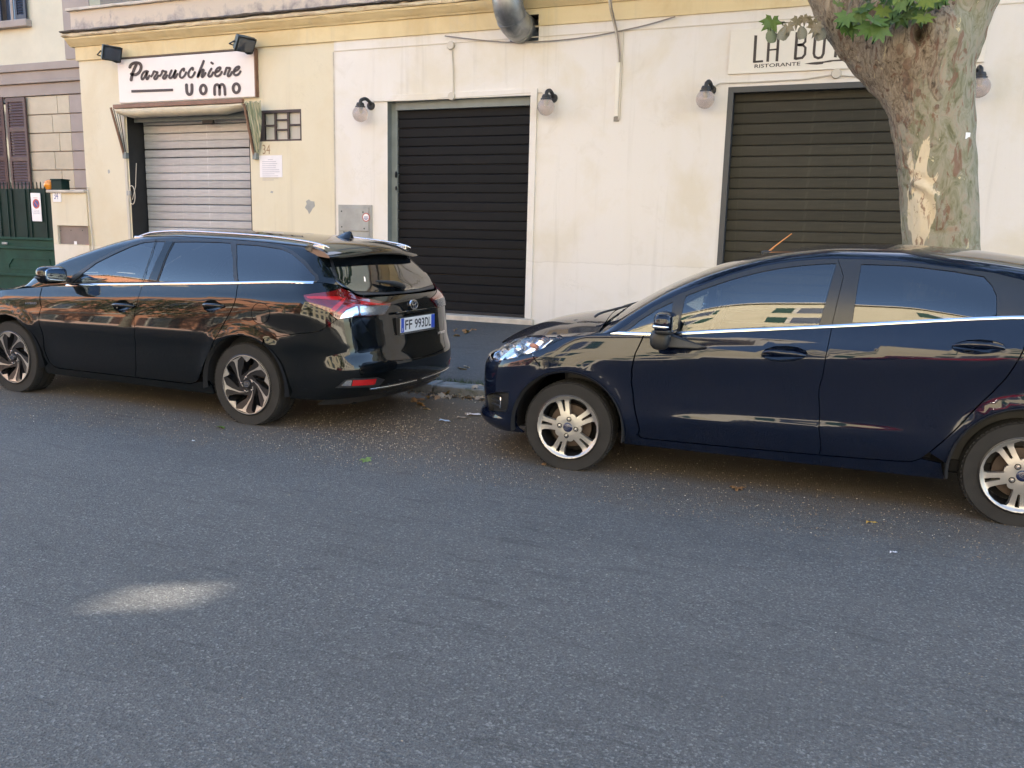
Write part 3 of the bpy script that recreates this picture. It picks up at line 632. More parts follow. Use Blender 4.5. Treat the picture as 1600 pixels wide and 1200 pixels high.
for sx_, (tp, bt) in ((0, ((173, 168), (194, 243))), (1, ((381, 162), (397, 244)))):
    t3, b3 = W(*tp, DW-.23), W(*bt, DW-.05)
    MB().tube([t3, b3], .020, 6).build('side_arm', M_awnbar, aw, smooth=30)
    for k in range(3): MB().tube([(t3[0]+.03+.03*k, DW-.2+.03*k, t3[2]-.02), (b3[0]+.01+.012*k, DW-.05, b3[2]+.06)], .008, 5).build('spring_rod', M_black if k != 1 else M_greyjamb, aw, smooth=30)
    box('wall_bracket', b3[0]-.02, b3[0]+.06, DW-.07, DW-.002, b3[2]-.05, b3[2]+.05, M_greyjamb, aw, bevel=.005)
# gathered striped side cloth hanging from the right arm
mb = MB(); tp, bt = W(384, 160, DW-.2), W(399, 238, DW-.06); n, m2 = 14, 12
for i in range(n+1):
    f = i/n
    for k in range(m2+1):
        g = k/m2; wid = .26*(1-f)**.8+.05; mb.v.append((tp[0]+(bt[0]-tp[0])*f+g*wid, DW-.22+.17*f+.03*math.sin(k*2.6+f*4)*(1-.5*f), tp[2]+(bt[2]-tp[2])*f+.02*math.sin(k*1.7)))
mb.f = [(i*(m2+1)+k, (i+1)*(m2+1)+k, (i+1)*(m2+1)+k+1, i*(m2+1)+k+1) for i in range(n) for k in range(m2)]
mb.build('side_cloth', M_canvgreen, aw, smooth=60)

# floodlights over the sign
def floodlight(px, py, aim, label):
    o = thing('floodlight', label, 'floodlight', group='floodlights over the barber sign'); p = W(px, py, DW-.30); o.location = p
    mb = MB(); A = [(-.15, -.115), (.15, -.115), (.15, .115), (-.15, .115)]; B = [(-.11, -.08), (.11, -.08), (.11, .08), (-.11, .08)]
    v = [(x, .10, z) for x, z in B]+[(x, .0, z) for x, z in A]+[(x, -.07, z) for x, z in A]
    mb.add(v, [(0, 1, 2, 3)]+[(i, (i+1) % 4, 4+(i+1) % 4, 4+i) for i in range(4)]+[(4+i, 4+(i+1) % 4, 8+(i+1) % 4, 8+i) for i in range(4)]+[(8, 9, 10, 11)])
    Rm = Vector(aim).to_track_quat('-Y', 'Z').to_matrix().to_4x4()
    parts = [mb.build('housing', plain('weathered_green_grey', (.06, .075, .07), .5, var=.3, vscale=12), o, bevel=.008), box('lens', -.13, .13, -.078, -.0715, -.095, .095, M_pane, o), box('lens_frame', -.155, .155, -.070, -.055, -.12, .12, M_black, o),
             MB().tube([(-.16, 0, 0), (-.17, .10, -.10), (0, .12, -.14), (.17, .10, -.10), (.16, 0, 0)], .011, 6).build('bracket', M_black, o, smooth=40)]
    for q in parts: q.data.transform(Rm)
    e = Rm @ Vector((0, .12, -.14)); MB().tube([e, (e.x*.5, .18, -.12), (0, .285, -.10)], .013, 6).build('arm', M_black, o, smooth=40)
    return o
floodlight(173, 82, (.85, -.35, -.45), 'grey floodlight left of the white barber sign'); floodlight(381, 67, (.75, -.3, -.6), 'dark floodlight above the right end of the barber sign')

# globe lamps
def globe_lamp(px, py, rx, label, flip):
    o = thing('globe_lamp', label, 'wall lamp', group='globe lamps beside the shop doors'); p = W(px, py, DW-.20); o.location = (p[0], DW, p[2])
    R_ = .118; mb = MB().lathe([(max(.001, R_*math.sin(t)), -R_*math.cos(t)) for t in np.linspace(0, PI*.93, 16)], n=28); g = mb.build('globe', M_globe, o, smooth=60); g.location = (0, -.20, 0)
    mb = MB().lathe([(0, -.02), (.02, -.02), (.03, .03), (.012, .05)], n=12); mb.build('bulb', plain('lamp_bulb', (.8, .75, .62), .2), o, smooth=50).location = (.0, -.20, .03)
    mb = MB().lathe([(.002, .165), (.05, .16), (.062, .13), (.058, .115), (.075, .11), (.078, .085), (.05, .082)], o=(0, -.20, 0), n=18); mb.build('socket', M_dkplastic, o, smooth=40)
    MB().tube(smooth_line([(0, -.20, .155), (.01*flip, -.19, .20), (.05*flip, -.13, .225), (.075*flip, -.06, .19), (.075*flip, -.035, .15)], 5), .026, 10).build('swan_neck', M_dkplastic, o, smooth=60)
    mb = MB().lathe([(0, -.045), (.055, -.045), (.062, -.03), (.065, 0)], axis='y', n=18); k = mb.build('wall_plate', M_dkplastic, o, smooth=40); k.location = (.075*flip, 0, .14)
    return o
globe_lamp(563, 178, 0, 'round globe lamp on the left of the black shutter', 1); globe_lamp(853, 167, 0, 'round globe lamp on the right of the black shutter', .5)
globe_lamp(1102, 155, 0, 'round globe lamp on the left of the olive shutter', .5); globe_lamp(1530, 136, 0, 'round globe lamp half hidden by the tree trunk', -.3)

# surface conduits, boxes, cables
def wline(pts, off=.03): return [tuple(W(x, y, DW-off)) for x, y in pts]
cn = thing('electrical_conduit', 'thin cream conduit with round boxes above the black shutter', 'conduit')
tube('pipe', wline([(706, 76), (708, 110), (708.5, 150)]), .011, M_conduit, cn); tube('pipe', wline([(708, 152), (690, 153), (683, 155), (640, 157), (583, 158.5), (580, 163)]), .008, M_conduit, cn)
tube('pipe', wline([(708, 152), (722, 152.5), (770, 149.5), (815, 146), (846, 144.5)]), .008, M_conduit, cn)
for x, y in ((706, 72), (707.5, 151)):
    k = MB().lathe([(0, -.045), (.052, -.045), (.058, -.035), (.058, 0)], axis='y', n=20).build('junction_box', M_conduit, cn, smooth=40); p = W(x, y); k.location = (p[0], DW-.012, p[2])
cn2 = thing('electrical_conduit', 'thin cream conduit with a round box below the restaurant sign', 'conduit')
tube('pipe', wline([(1112, 146), (1118, 134), (1125, 130), (1180, 128), (1255, 124), (1300, 117), (1360, 121)]), .008, M_conduit, cn2); tube('pipe', wline([(1307, 112), (1307, 118)]), .009, M_conduit, cn2)
k = MB().lathe([(0, -.045), (.052, -.045), (.058, -.035), (.058, 0)], axis='y', n=20).build('junction_box', M_conduit, cn2, smooth=40); p = W(1307, 116); k.location = (p[0], DW-.012, p[2])
tr = thing('cable_trunking', 'cream vertical cable trunking on the wall between two shutters', 'cable trunking')
p, q = W(968, 50, DW), W(964, 190, DW); MB().box(q[0]-.035, q[0]+.02, DW-.045, DW-.0125, q[2]+.06, W(966, 98)[2]).build('cover', M_signc, tr, bevel=.004)
MB().box(q[0]+.021, q[0]+.045, DW-.035, DW-.0125, q[2]+.02, p[2]).build('channel', M_conduit, tr); MB().box(q[0]-.04, q[0]+.03, DW-.03, DW-.0125, q[2], q[2]+.058).build('open_end', M_cable, tr)
cbl = thing('hanging_cable', 'old grey cables coming down from the roof into the trunking', 'cable')
for dx in (0, 3):
    tube('strand', smooth_line([tuple(W(951+dx, -6, DW-.26)), tuple(W(953+dx, 12, DW-.25)), tuple(W(957+dx, 30, DW-.1)), tuple(W(962+dx*.7, 50, DW-.05)), tuple(W(966+dx*.5, 80, DW-.055)), tuple(W(967+dx*.4, 97, DW-.05))], 4), .011, M_cable if dx else M_conduit, cbl, 6)
cb2 = thing('wall_cable', 'loose grey cable sagging along the wall below the fascia', 'cable')
tube('strand', smooth_line(wline([(695, 56), (745, 62), (800, 66), (860, 64), (915, 58), (960, 50), (1010, 39), (1055, 26)], .045), 4), .008, M_cable, cb2, 6)
cb3 = thing('loose_cable', 'coiled white cable with a small switch left of the grey shutter', 'cable')
p = W(206, 300, DW-.03); tube('loop', [(p[0]+.07*math.cos(t), DW-.03, p[2]-.05+.16*math.sin(t)) for t in np.linspace(0, 2*PI, 20)], .008, M_conduit, cb3, 6)
box('switch', p[0]-.12, p[0]-.04, DW-.035, DW-.001, p[2]-.06, p[2]+.02, M_greybox, cb3, bevel=.005)
tube('wire', wline([(213, 255), (212, 290), (207, 312)], .02), .006, M_conduit, cb3, 6)

# extract duct
du = thing('ventilation_duct', 'galvanised metal ventilation pipe bending into a hole in the wall', 'duct')
cx, cz = -4.50, 4.30; path = [(cx-.03, DW+.2, cz), (cx-.03, DW-.12, cz)]+[(cx-.03-.06*math.sin(t)*.6, DW-.12-.34*math.sin(t), cz+.34*(1-math.cos(t))) for t in np.linspace(.15, PI/2, 7)]+[(cx-.09, DW-.46, cz+.75), (cx-.12, DW-.46, cz+2.6)]
MB().tube(path, .205, 28, cap=False).build('pipe', M_galv, du, smooth=50)
for i in (1, 4, 8):
    a_, b2 = Vector(path[i]), Vector(path[i+1]); d = (b2-a_).normalized(); MB().tube([a_-d*.012, a_+d*.012], .211, 28).build('seam_ring', M_galv, du, smooth=50)
# grey meter cabinet, gate pillar box
mc = thing('meter_cabinet', 'grey metal meter cabinet with a round red sticker left of the black shutter', 'meter cabinet')
p, q = W(531, 322), W(582, 374); mx0, mx1, mz1 = p[0], q[0], p[2]
box('frame', mx0-.01, mx1+.01, DW-.03, DW-.0125, .55, mz1+.02, M_greybox, mc, bevel=.004)
zz = W(555, 361)[2]; box('door', mx0+.02, mx1-.04, DW-.045, DW-.0305, zz, mz1-.02, M_greybox, mc, bevel=.005); box('door', mx0+.03, mx1-.04, DW-.04, DW-.0305, .6, zz-.02, M_greybox, mc, bevel=.005)
for dx, dz in ((.06, .08), (.06, .32), (.45, .09), (.47, .34), (.10, .40)):
    k = MB().lathe([(0, -.004), (.010, -.004), (.012, 0)], axis='y', n=10).build('screw', M_black, mc); k.location = (mx0+dx, DW-.0455, mz1-dz)
st = tag(MB().lathe([(0, -.002), (.066, -.002), (.066, 0)], axis='y', n=28).build('sticker', M_redpaint), 'round red and white sticker on the grey meter cabinet', 'sticker'); pp = W(572, 339.5, DW-.046); st.location = (pp[0], DW-.0455, pp[2])
MB().lathe([(0, -.003), (.054, -.003), (.054, -.0021)], axis='y', n=28).build('white_disc', M_whitep, st)
mb = MB()
for i, wd in ((0, .07), (1, .085), (2, .05)): mb.box(-wd/2, wd/2, -.0036, -.0031, -.012-.02*i+.012, -.002-.02*i+.012)
mb.build('print', M_bluepaint, st)

# gate pillar left of the shops
gp = thing('gate_pillar', 'yellow plastered gate pillar with a stone cap beside the green gate', 'pillar')
p, q = W(80, 297), W(137, 295); gx0, gx1, gz = -13.79, -12.905, p[2]
u0, u1 = W(91, 352), W(144, 390)
panel('wall', rrect(gx0, gx1, 0, gz-.05), [rrect(u0[0], u1[0]-.01, 1.12, u0[2])], wallS(.022), gp, M_yellow, d=.5, flange=.6, hole_flange=.07, hole_mat=M_yellow, outward=(0, -1, 0))
box('cap_stone', gx0-.06, gx1+.0, DW-.07, DW+.55, gz-.05, gz, M_marble, gp, bevel=.01)
tube('drain_cable', wline([(137, 292), (139, 318), (142, 350), (146, 392)], .03), .012, M_conduit, gp, 6)
ub = thing('utility_box', 'brown utility box door with three small stickers set in the gate pillar', 'utility box')
box('door', u0[0]+.005, u1[0]-.012, DW+.02, DW+.045, 1.125, u0[2]-.004, M_brownbox, ub)
for px, py, cm, w_, h_ in ((103, 386, M_whitep, .085, .055), (118, 380, M_whitep, .07, .07), (137, 385, M_redpaint, .10, .06)):
    pp = W(px, py, DW+.019); box('sticker', pp[0]-w_/2, pp[0]+w_/2, DW+.018, DW+.0195, pp[2]-h_/2, pp[2]+h_/2, cm, ub)
for px in (95, 111, 129): 
    pp = W(px, 360, DW+.02); k = MB().lathe([(0, -.004), (.01, -.003), (.01, 0)], axis='y', n=8).build('screw', M_black, ub); k.location = (pp[0], DW+.0195, pp[2])
np_ = thing('number_plate', 'small white enamel plate with blue number 34 A on the gate pillar', 'number plate'); p, q = W(82, 299, DW-.03), W(96, 315.5, DW-.03)
box('plate', p[0], q[0], DW-.034, DW-.0225, q[2], p[2], M_whitep, np_, bevel=.003)
text_obj('digits', '34', M_bluepaint, (p[0]+.04, DW-.0345, q[2]+.05), (1, 0, 0), (0, 0, 1), width=.10, height=.13, parent=np_, depth=.001); text_obj('suffix', 'A', M_bluepaint, (p[0]+.155, DW-.0345, q[2]+.14), (1, 0, 0), (0, 0, 1), width=.035, height=.045, parent=np_, depth=.001)
fl = thing('flashing_beacon', 'orange gate warning beacon on top of the pillar', 'beacon'); p = W(77, 286, DW+.08); R_ = .095
MB().lathe([(.03, -.1), (.06, -.085)]+[(R_*math.sin(t), -R_*math.cos(t)) for t in np.linspace(.7, PI, 12)], n=22).build('lens', M_amber, fl, smooth=60).location = (p[0], p[1], gz+.098)
box('base', p[0]-.05, p[0]+.05, p[1]-.05, p[1]+.05, gz, gz+.018, M_black, fl)
gm = thing('junction_cabinet', 'small dark green metal box on the pillar beside the orange beacon', 'box'); p, q = W(85, 281, DW+.1), W(102, 292, DW+.1)
box('body', p[0], q[0], DW+.02, DW+.2, gz, p[2]-.01, M_gatetop, gm, bevel=.01); box('lid', p[0]-.01, q[0]+.01, DW+.01, DW+.21, p[2]-.0095, p[2]+.012, M_gatetop, gm, bevel=.006)

# green gate
gt = thing('gate', 'dark green sheet metal gate with a row of spikes on top', 'gate'); yg = DW+.06; gz1 = W(40, 295, yg)[2]; gxl = -17.4
zr1, zr2 = W(50, 373, yg)[2], W(50, 388, yg)[2]
box('leaf', gxl, gx0-.012, yg, yg+.03, .22, gz1, M_gate, gt)
box('upper_sheet', gxl+.02, gx0-.02, yg-.004, yg-.0005, zr1+.03, gz1-.005, M_gatetop, gt)
for z in (zr1, zr2, .5): box('rail', gxl, gx0-.013, yg-.035, yg-.0045, z-.022, z+.022, M_gate, gt, bevel=.006)
for px in (1.5, 14, 21.5, 42, 49, 73, -24, -48):
    p = W(px, 330, yg); box('rib', p[0]-.012, p[0]+.012, yg-.024, yg-.0045, zr1+.023, gz1-.006, M_gatetop, gt, bevel=.004)
pL, pR = W(14, 403, yg), W(78, 403, yg)
mb = MB(); ol = [(pL[0], .62), (pR[0], .62), (pR[0], pL[2]), (pL[0]+.12, pL[2]), (pL[0], pL[2]-.12)]; ribbon(mb, ol, .025, lambda u, v, d: (u, yg-d, v), .0005, .014, closed=True, smooth=False); mb.build('panel_moulding', M_gate, gt)
hp = W(11, 380, yg); box('handle', hp[0]-.07, hp[0]+.07, yg-.06, yg-.036, hp[2]-.02, hp[2]+.02, M_greybox, gt, bevel=.006)
me = MB().prism([(-.012, 0), (.012, 0), (.010, .10), (0, .13), (-.010, .10)], lambda u, v, d: (u, d, v), -.006, .006).build('spike', M_gatetop, gt); me.location = (gxl+.1, yg+.012, gz1)
x = gxl+.215
while x < gx0-.02:
    c = me.copy(); COL.objects.link(c); c.location = (x, yg+.012, gz1); x += .098
ps = thing('prohibition_sign', 'white no parking plate with a blue and red disc on the green gate', 'sign'); p, q = W(47, 301.5, yg-.03), W(67, 346, yg-.03); pc = W(56.5, 318.5, yg-.03)
box('plate', p[0]+.01, q[0]-.02, yg-.034, yg-.026, q[2], p[2], M_whitep, ps, bevel=.002)
for nm, r0, r1, mt, dd in (('red_ring', .088, .064, M_redpaint, .0012), ('blue_disc', .064, 0, M_bluepaint, .0010)):
    k = MB().lathe([(r1, -dd), (r0, -dd), (r0, 0)], axis='y', n=32).build(nm, mt, ps); k.location = (pc[0]+.005, yg-.0342, pc[2])
mb = MB(); ribbon(mb, [(-.05, .05), (.05, -.05)], .018, lambda u, v, d: (pc[0]+.005+u, yg-.0342-d, pc[2]+v), .0011, .0016, smooth=False); mb.build('red_bar', M_redpaint, ps)
text_obj('heading', 'PASSO', M_redpaint, (pc[0]-.05, yg-.0345, pc[2]+.10), (1, 0, 0), (0, 0, 1), width=.10, height=.018, parent=ps, depth=.0008)
text_obj('caption', 'LASCIARE', M_ink, (pc[0]-.055, yg-.0345, pc[2]-.145), (1, 0, 0), (0, 0, 1), width=.12, height=.024, parent=ps, depth=.0008)
text_obj('caption', 'IL PASSO LIBERO', M_ink, (pc[0]-.085, yg-.0345, pc[2]-.185), (1, 0, 0), (0, 0, 1), width=.18, height=.024, parent=ps, depth=.0008)

# ------------------------------------------------------------------ the taller house on the left, behind the gate
YB = 15.3
hb = thing('apartment_house', 'beige and grey apartment house with shutters behind the green gate', 'building'); bx1 = W(140, 5, YB)[0]
def WB(px, py): return W(px, py, YB)
zc = WB(60, 100)[2]; zl = WB(60, 150)[2]
uw0, uw1 = WB(-6, 20), WB(48, 33); lw0, lw1 = WB(-14, 152), WB(48, 292)
panel('wall', rrect(-34, bx1, zc, 13.5), [rrect(uw0[0]-.3, uw1[0]-.28, uw1[2]+.05, uw1[2]+1.9)], lambda a, b: np.stack([a, np.full_like(a, YB), b], 1), hb, M_beige, d=.8, flange=.3, hole_flange=.2, outward=(0, -1, 0))
box('wall_core', -34, bx1-.02, YB+.21, YB+9, 0, 13.4, M_grey, hb)
cp0 = WB(101, 40)[0]; box('corner_pilaster', cp0, bx1, YB-.035, YB-.001, zc+.05, 13.5, M_grey, hb)
z5 = WB(60, 103)[2]; z4 = WB(60, 112)[2]; z3 = WB(60, 126)[2]; z2 = WB(60, 131)[2]
for nm, za, zb_, yo in (('string_course', z4, z5+.04, .16), ('string_course', z3, z4-.003, .10), ('string_course', z2, z3-.003, .13), ('string_course', zl, z2-.003, .06)): box(nm, -34, bx1+.02, YB-yo, YB-.001, za, zb_, M_grey, hb, bevel=.01)
# rusticated ground floor: courses of blocks with recessed joints
panel('wall', rrect(-34, bx1, 0, zl-.002), [rrect(lw0[0], WB(22, 230)[0], WB(30, 292)[2], zl-.12)], lambda a, b: np.stack([a, np.full_like(a, YB+.03), b], 1), hb, M_grey, d=.8, flange=.2, hole_flange=.2, outward=(0, -1, 0))
rows = [zl-.004-(zl-WB(90, 290)[2])*k/4.85 for k in range(9)]; wl = WB(22, 230)[0]; px_ = WB(112, 200)[0]
for k in range(8):
    za, zb_ = rows[k+1]+.012, rows[k]-.012; xj = [wl+.02+(.55 if k % 2 == 0 else .35)+1.05*j for j in range(4)]; e = [wl+.02]+[x for x in xj if x < px_-.15]+[px_]
    for j in range(len(e)-1): MB().box(e[j]+.008, e[j+1]-.008, YB-.02, YB+.029, za, zb_).build('block', M_block, hb, bevel=.006)
    MB().box(px_+.008, bx1, YB-.028, YB+.029, za, zb_).build('block', M_blockg, hb, bevel=.006)
    MB().box(-34, lw0[0]-.05, YB-.02, YB+.029, za, zb_).build('block', M_block, hb, bevel=.006)
def louvre(name, x0, x1, z0, z1, y, mat, parent, rows_=3, ang=0):
    t = .07; mb = MB().box(0, t, 0, .045, z0, z1).box(x1-x0-t, x1-x0, 0, .045, z0, z1)
    for k in range(rows_+1): zz = z0+(z1-z0-.10)*k/rows_; mb.box(t, x1-x0-t, .002, .043, zz, zz+.10)
    o = mb.build(name, mat, parent); o.location = (x0, y, 0); o.rotation_euler = (0, 0, ang)
    for k in range(rows_):
        a = z0+.10+(z1-z0-.10)*k/rows_; b = z0+(z1-z0-.10)*(k+1)/rows_; n = 9
        for i in range(n):
            zz = a+(b-a)*i/n; MB().add([(t, .006, zz), (x1-x0-t, .006, zz), (x1-x0-t, .036, zz+(b-a)/n*.9), (t, .036, zz+(b-a)/n*.9), (t, .012, zz-.004), (x1-x0-t, .012, zz-.004)], [(0, 1, 2, 3), (0, 1, 5, 4)]).build('slat', mat, o)
    return o
a0, a1 = WB(12, 155), WB(55, 290); louvre('shutter', a0[0]+.05, a1[0]-.02, WB(40, 288)[2]-.15, WB(40, 153)[2], YB-.11, M_shutbrown, hb)
b0 = WB(-14, 155); louvre('shutter', b0[0], a0[0]+.02, WB(8, 288)[2]-.15, WB(8, 153)[2], YB-.36, M_shutbrown, hb, ang=math.radians(22))
box('window_pane', lw0[0], wl, YB+.12, YB+.15, .5, zl-.1, M_pane, hb)
u0_, u1_ = WB(29, 10), WB(49, 33); louvre('shutter', u0_[0]-.02, u1_[0]-.05, u1_[2]+.04, u1_[2]+2.0, YB-.10, M_shutblue, hb)
l0_, l1_ = WB(-22, 10), WB(8, 36); louvre('shutter', l0_[0], l1_[0], u1_[2]+.04, u1_[2]+2.0, YB-.10, M_shutblue, hb)
wn = box('window', WB(8, 20)[0]+.01, WB(29, 20)[0]-.03, YB+.03, YB+.06, u1_[2]+.05, u1_[2]+1.9, M_pane, hb); box('mullion', WB(17, 20)[0]-.03, WB(17, 20)[0]+.05, YB+.02, YB+.029, u1_[2]+.05, u1_[2]+1.9, M_grey, wn)
box('sill', WB(-30, 33)[0], WB(48, 33)[0]+.03, YB-.16, YB+.02, u1_[2]-.14, u1_[2]+.03, M_grey, hb, bevel=.02)

# ------------------------------------------------------------------ block added to shade the road; slits in its screen shape the sun patches
SUNH = Vector((SUN_DIR[0], SUN_DIR[1])).normalized(); TAN = math.tan(SUN_EL)
def tosun(gx, gy, y, z=0): t = (y-gy)/SUNH.y; return gx+SUNH.x*t, z+t*TAN
bb = thing('shade_block', 'plain block added behind the shop row to shade the street', 'building'); YR = 18.
rx0 = W(236, 5, YR)[0]
def slit(gx, gy, la, lb, ang): return [tosun(gx+la*math.cos(t)*math.cos(ang)-lb*math.sin(t)*math.sin(ang), gy+la*math.cos(t)*math.sin(ang)+lb*math.sin(t)*math.cos(ang), YR+.03) for t in np.linspace(0, 2*PI, 18, endpoint=False)]
sl1, sl2 = slit(-2.44, 2.38, .24, .055, .57), slit(-1.56, 2.74, .20, .012, .62); cz_ = np.mean([p[1] for p in sl1])
box('shade_block_base', rx0, 34, YR, YR+12, 0, cz_-.9, M_beige, bb)
panel('slit_screen', rrect(rx0, 34, cz_-.899, 15.2), [sl1, sl2], lambda a, b: np.stack([a, np.full_like(a, YR), b], 1), bb, M_beige, d=1.5, flange=.06, hole_flange=.03, outward=(0, -1, 0))
# ------------------------------------------------------------------ across the street (mirrored in the car paint and windows)
M_terra = plaster('terracotta_plaster', (.60, .275, .155), (.54, .235, .14), (.48, .27, .19))
M_ochre = plaster('cream_yellow_plaster', (.56, .48, .33), (.50, .42, .28), (.48, .42, .32))
M_pale = plaster('pale_cream_plaster', (.66, .60, .47), (.60, .52, .40), (.55, .49, .40))
M_roof = plain('roof_edge', (.32, .20, .14), .8)
def facade(name, label, x0, x1, y, h, mat, floors, nx, shut):
    o = thing(name, label, 'building', (x0, y, 0)); wd = x1-x0; holes = []; z = 3.6
    box('wall', 0, wd, -8, 0, 0, h, mat, o)
    box('cornice', -.1, wd+.1, -.5, .45, h, h+.25, M_marble, o); box('string_course', 0, wd, .001, .08, 3.3, 3.5, M_marble, o)
    win = None
    for f in range(floors):
        for i in range(nx):
            xc = wd*(i+.5)/nx; zb = (.9 if f == 0 else 3.6+(f-1)*3.2+.9)
            if win is None:
                win = MB().box(-.62, .62, .001, .07, -.08, 0).box(-.62, -.5, .001, .06, 0, 1.75).box(.5, .62, .001, .06, 0, 1.75).box(-.62, .62, .001, .07, 1.751, 1.87).build('window', M_marble, o)
                pn = box('pane', -.5, .5, .001, .012, 0, 1.75, M_pane, win); sh = MB().box(-1.12, -.63, .01, .05, 0, 1.75).box(.63, 1.12, .01, .05, 0, 1.75).build('shutter', shut, win); win.location = (xc, 0, zb)
            else:
                w2 = win.copy(); COL.objects.link(w2); w2.location = (xc, 0, zb)
                for ch in (pn, sh): c = ch.copy(); COL.objects.link(c); c.parent = w2
    return o
facade('street_house', 'terracotta apartment house across the street', -46, -17.5, -13, 11.5, M_terra, 3, 9, M_shutbrown)
facade('street_house', 'cream yellow house across the street behind the viewpoint', -15.5, 10.5, -13, 14.2, M_ochre, 4, 6, M_gate)
facade('street_house', 'pale cream house across the street at the right', 10.6, 40, -13, 10.5, M_pale, 3, 8, M_shutbrown)
facade('street_house', 'terracotta house far along the street', -90, -47, -13, 12, M_pale, 3, 10, M_shutbrown)
tag(box('far_pavement', -100, 60, -13, -10.2, -.2, .12, M_walk), 'pavement on the far side of the street', kind='structure')

def leafmat(name, a, b2, trans=.35):
    m, nt, b = newmat(name); oi = nt.nodes.new('ShaderNodeObjectInfo'); v = coords(nt); n = noise(nt, v, 1.1 if 'crown' in name else 9, 3)
    g = nt.nodes.new('ShaderNodeNewGeometry'); f = math_(nt, 'ADD', math_(nt, 'MULTIPLY', n, .6), math_(nt, 'MULTIPLY', g.outputs['Random Per Island'], .5))
    c = ramp(nt, f, [(.25, a), (.85, b2)]); nt.links.new(c, b.inputs['Base Color']); b.inputs['Roughness'].default_value = .5
    t = nt.nodes.new('ShaderNodeBsdfTranslucent'); nt.links.new(mixc(nt, .5, c, (.20, .30, .03)), t.inputs[0]); mx = nt.nodes.new('ShaderNodeMixShader'); mx.inputs[0].default_value = trans
    nt.links.new(b.outputs[0], mx.inputs[1]); nt.links.new(t.outputs[0], mx.inputs[2]); nt.links.new(mx.outputs[0], nt.nodes['Material Output'].inputs[0]); return m
M_crown = leafmat('crown_leaves', (.030, .060, .014), (.085, .125, .030))
M_leaf = leafmat('plane_leaf', (.045, .105, .025), (.12, .20, .04), .3)
def barkplain(): return plain('street_tree_bark', (.20, .17, .12), .9, var=.5, vscale=4, bmp=.5, bscale=20)
M_bark0 = barkplain()
def crown_mesh(name, n, centres, size, parent, keep=None, seed=0):
    rg = np.random.default_rng(seed); V = []; F = []
    cs = np.array([c[:3] for c in centres]); rs = np.array([c[3] for c in centres]); wts = rs**2.3/np.sum(rs**2.3); k = 0
    idx = rg.choice(len(centres), n, p=wts); d = rg.normal(size=(n, 3)); d /= np.linalg.norm(d, axis=1)[:, None]; rad = rg.random(n)**.42
    P = cs[idx]+d*(rs[idx]*rad)[:, None]*np.array([1, 1, .8])
    if keep is not None: P = P[keep(P)]
    for p in P:
        a, b = rg.normal(size=3), rg.normal(size=3); a /= np.linalg.norm(a); b -= a*np.dot(a, b); b /= np.linalg.norm(b); s = size*rg.uniform(.6, 1.3); nn = np.cross(a, b)
        V += [p-a*s, p+b*s*.62+nn*s*.18, p+a*s, p-b*s*.62+nn*s*.18]; F.append((k, k+1, k+2, k+3)); k += 4
    me = bpy.data.meshes.new(name); me.from_pydata([tuple(v) for v in V], [], F); me.materials.append(M_crown); o = link(name, me, parent); o['kind'] = 'stuff'; return o
def street_tree(x, y, h, label, seed):
    rg = random.Random(seed); o = thing('street_tree', label, 'tree', (x, y, 0))
    mb = MB().tube(smooth_line([(0, 0, -.1), (.05, .02, 1.5), (-.05, .0, 3), (.1, .1, h*.55)], 4), list(np.linspace(.22, .10, 13)), 10)
    for k in range(4):
        a = k*1.7+seed; mb.tube(smooth_line([(0, 0, 2.6), (.7*math.cos(a), .7*math.sin(a), 3.6), (1.5*math.cos(a), 1.5*math.sin(a), h*.75)], 3), list(np.linspace(.10, .03, 7)), 7)
    mb.build('trunk', M_bark0, o, smooth=60)
    cs = [(rg.uniform(-1.7, 1.7), rg.uniform(-1.5, 1.5), h*.72+rg.uniform(-1.4, 1.5), rg.uniform(.6, 1.2)) for _ in range(13)]
    crown_mesh('crown', 2600, cs, .11, o, seed=seed)
for i, (x, y, h, lb) in enumerate(((-9.5, -9.6, 6.6, 'leafy street tree before the cream yellow house'), (-16.5, -9.4, 7.2, 'leafy street tree between the terracotta and yellow houses'), (-23, -9.6, 6.4, 'leafy street tree before the terracotta house'), (-30, -9.5, 6.8, 'tall street tree at the far end of the terracotta house'), (8.0, -9.5, 6.8, 'leafy street tree before the pale cream house'))): street_tree(x, y, h, lb, i+3)
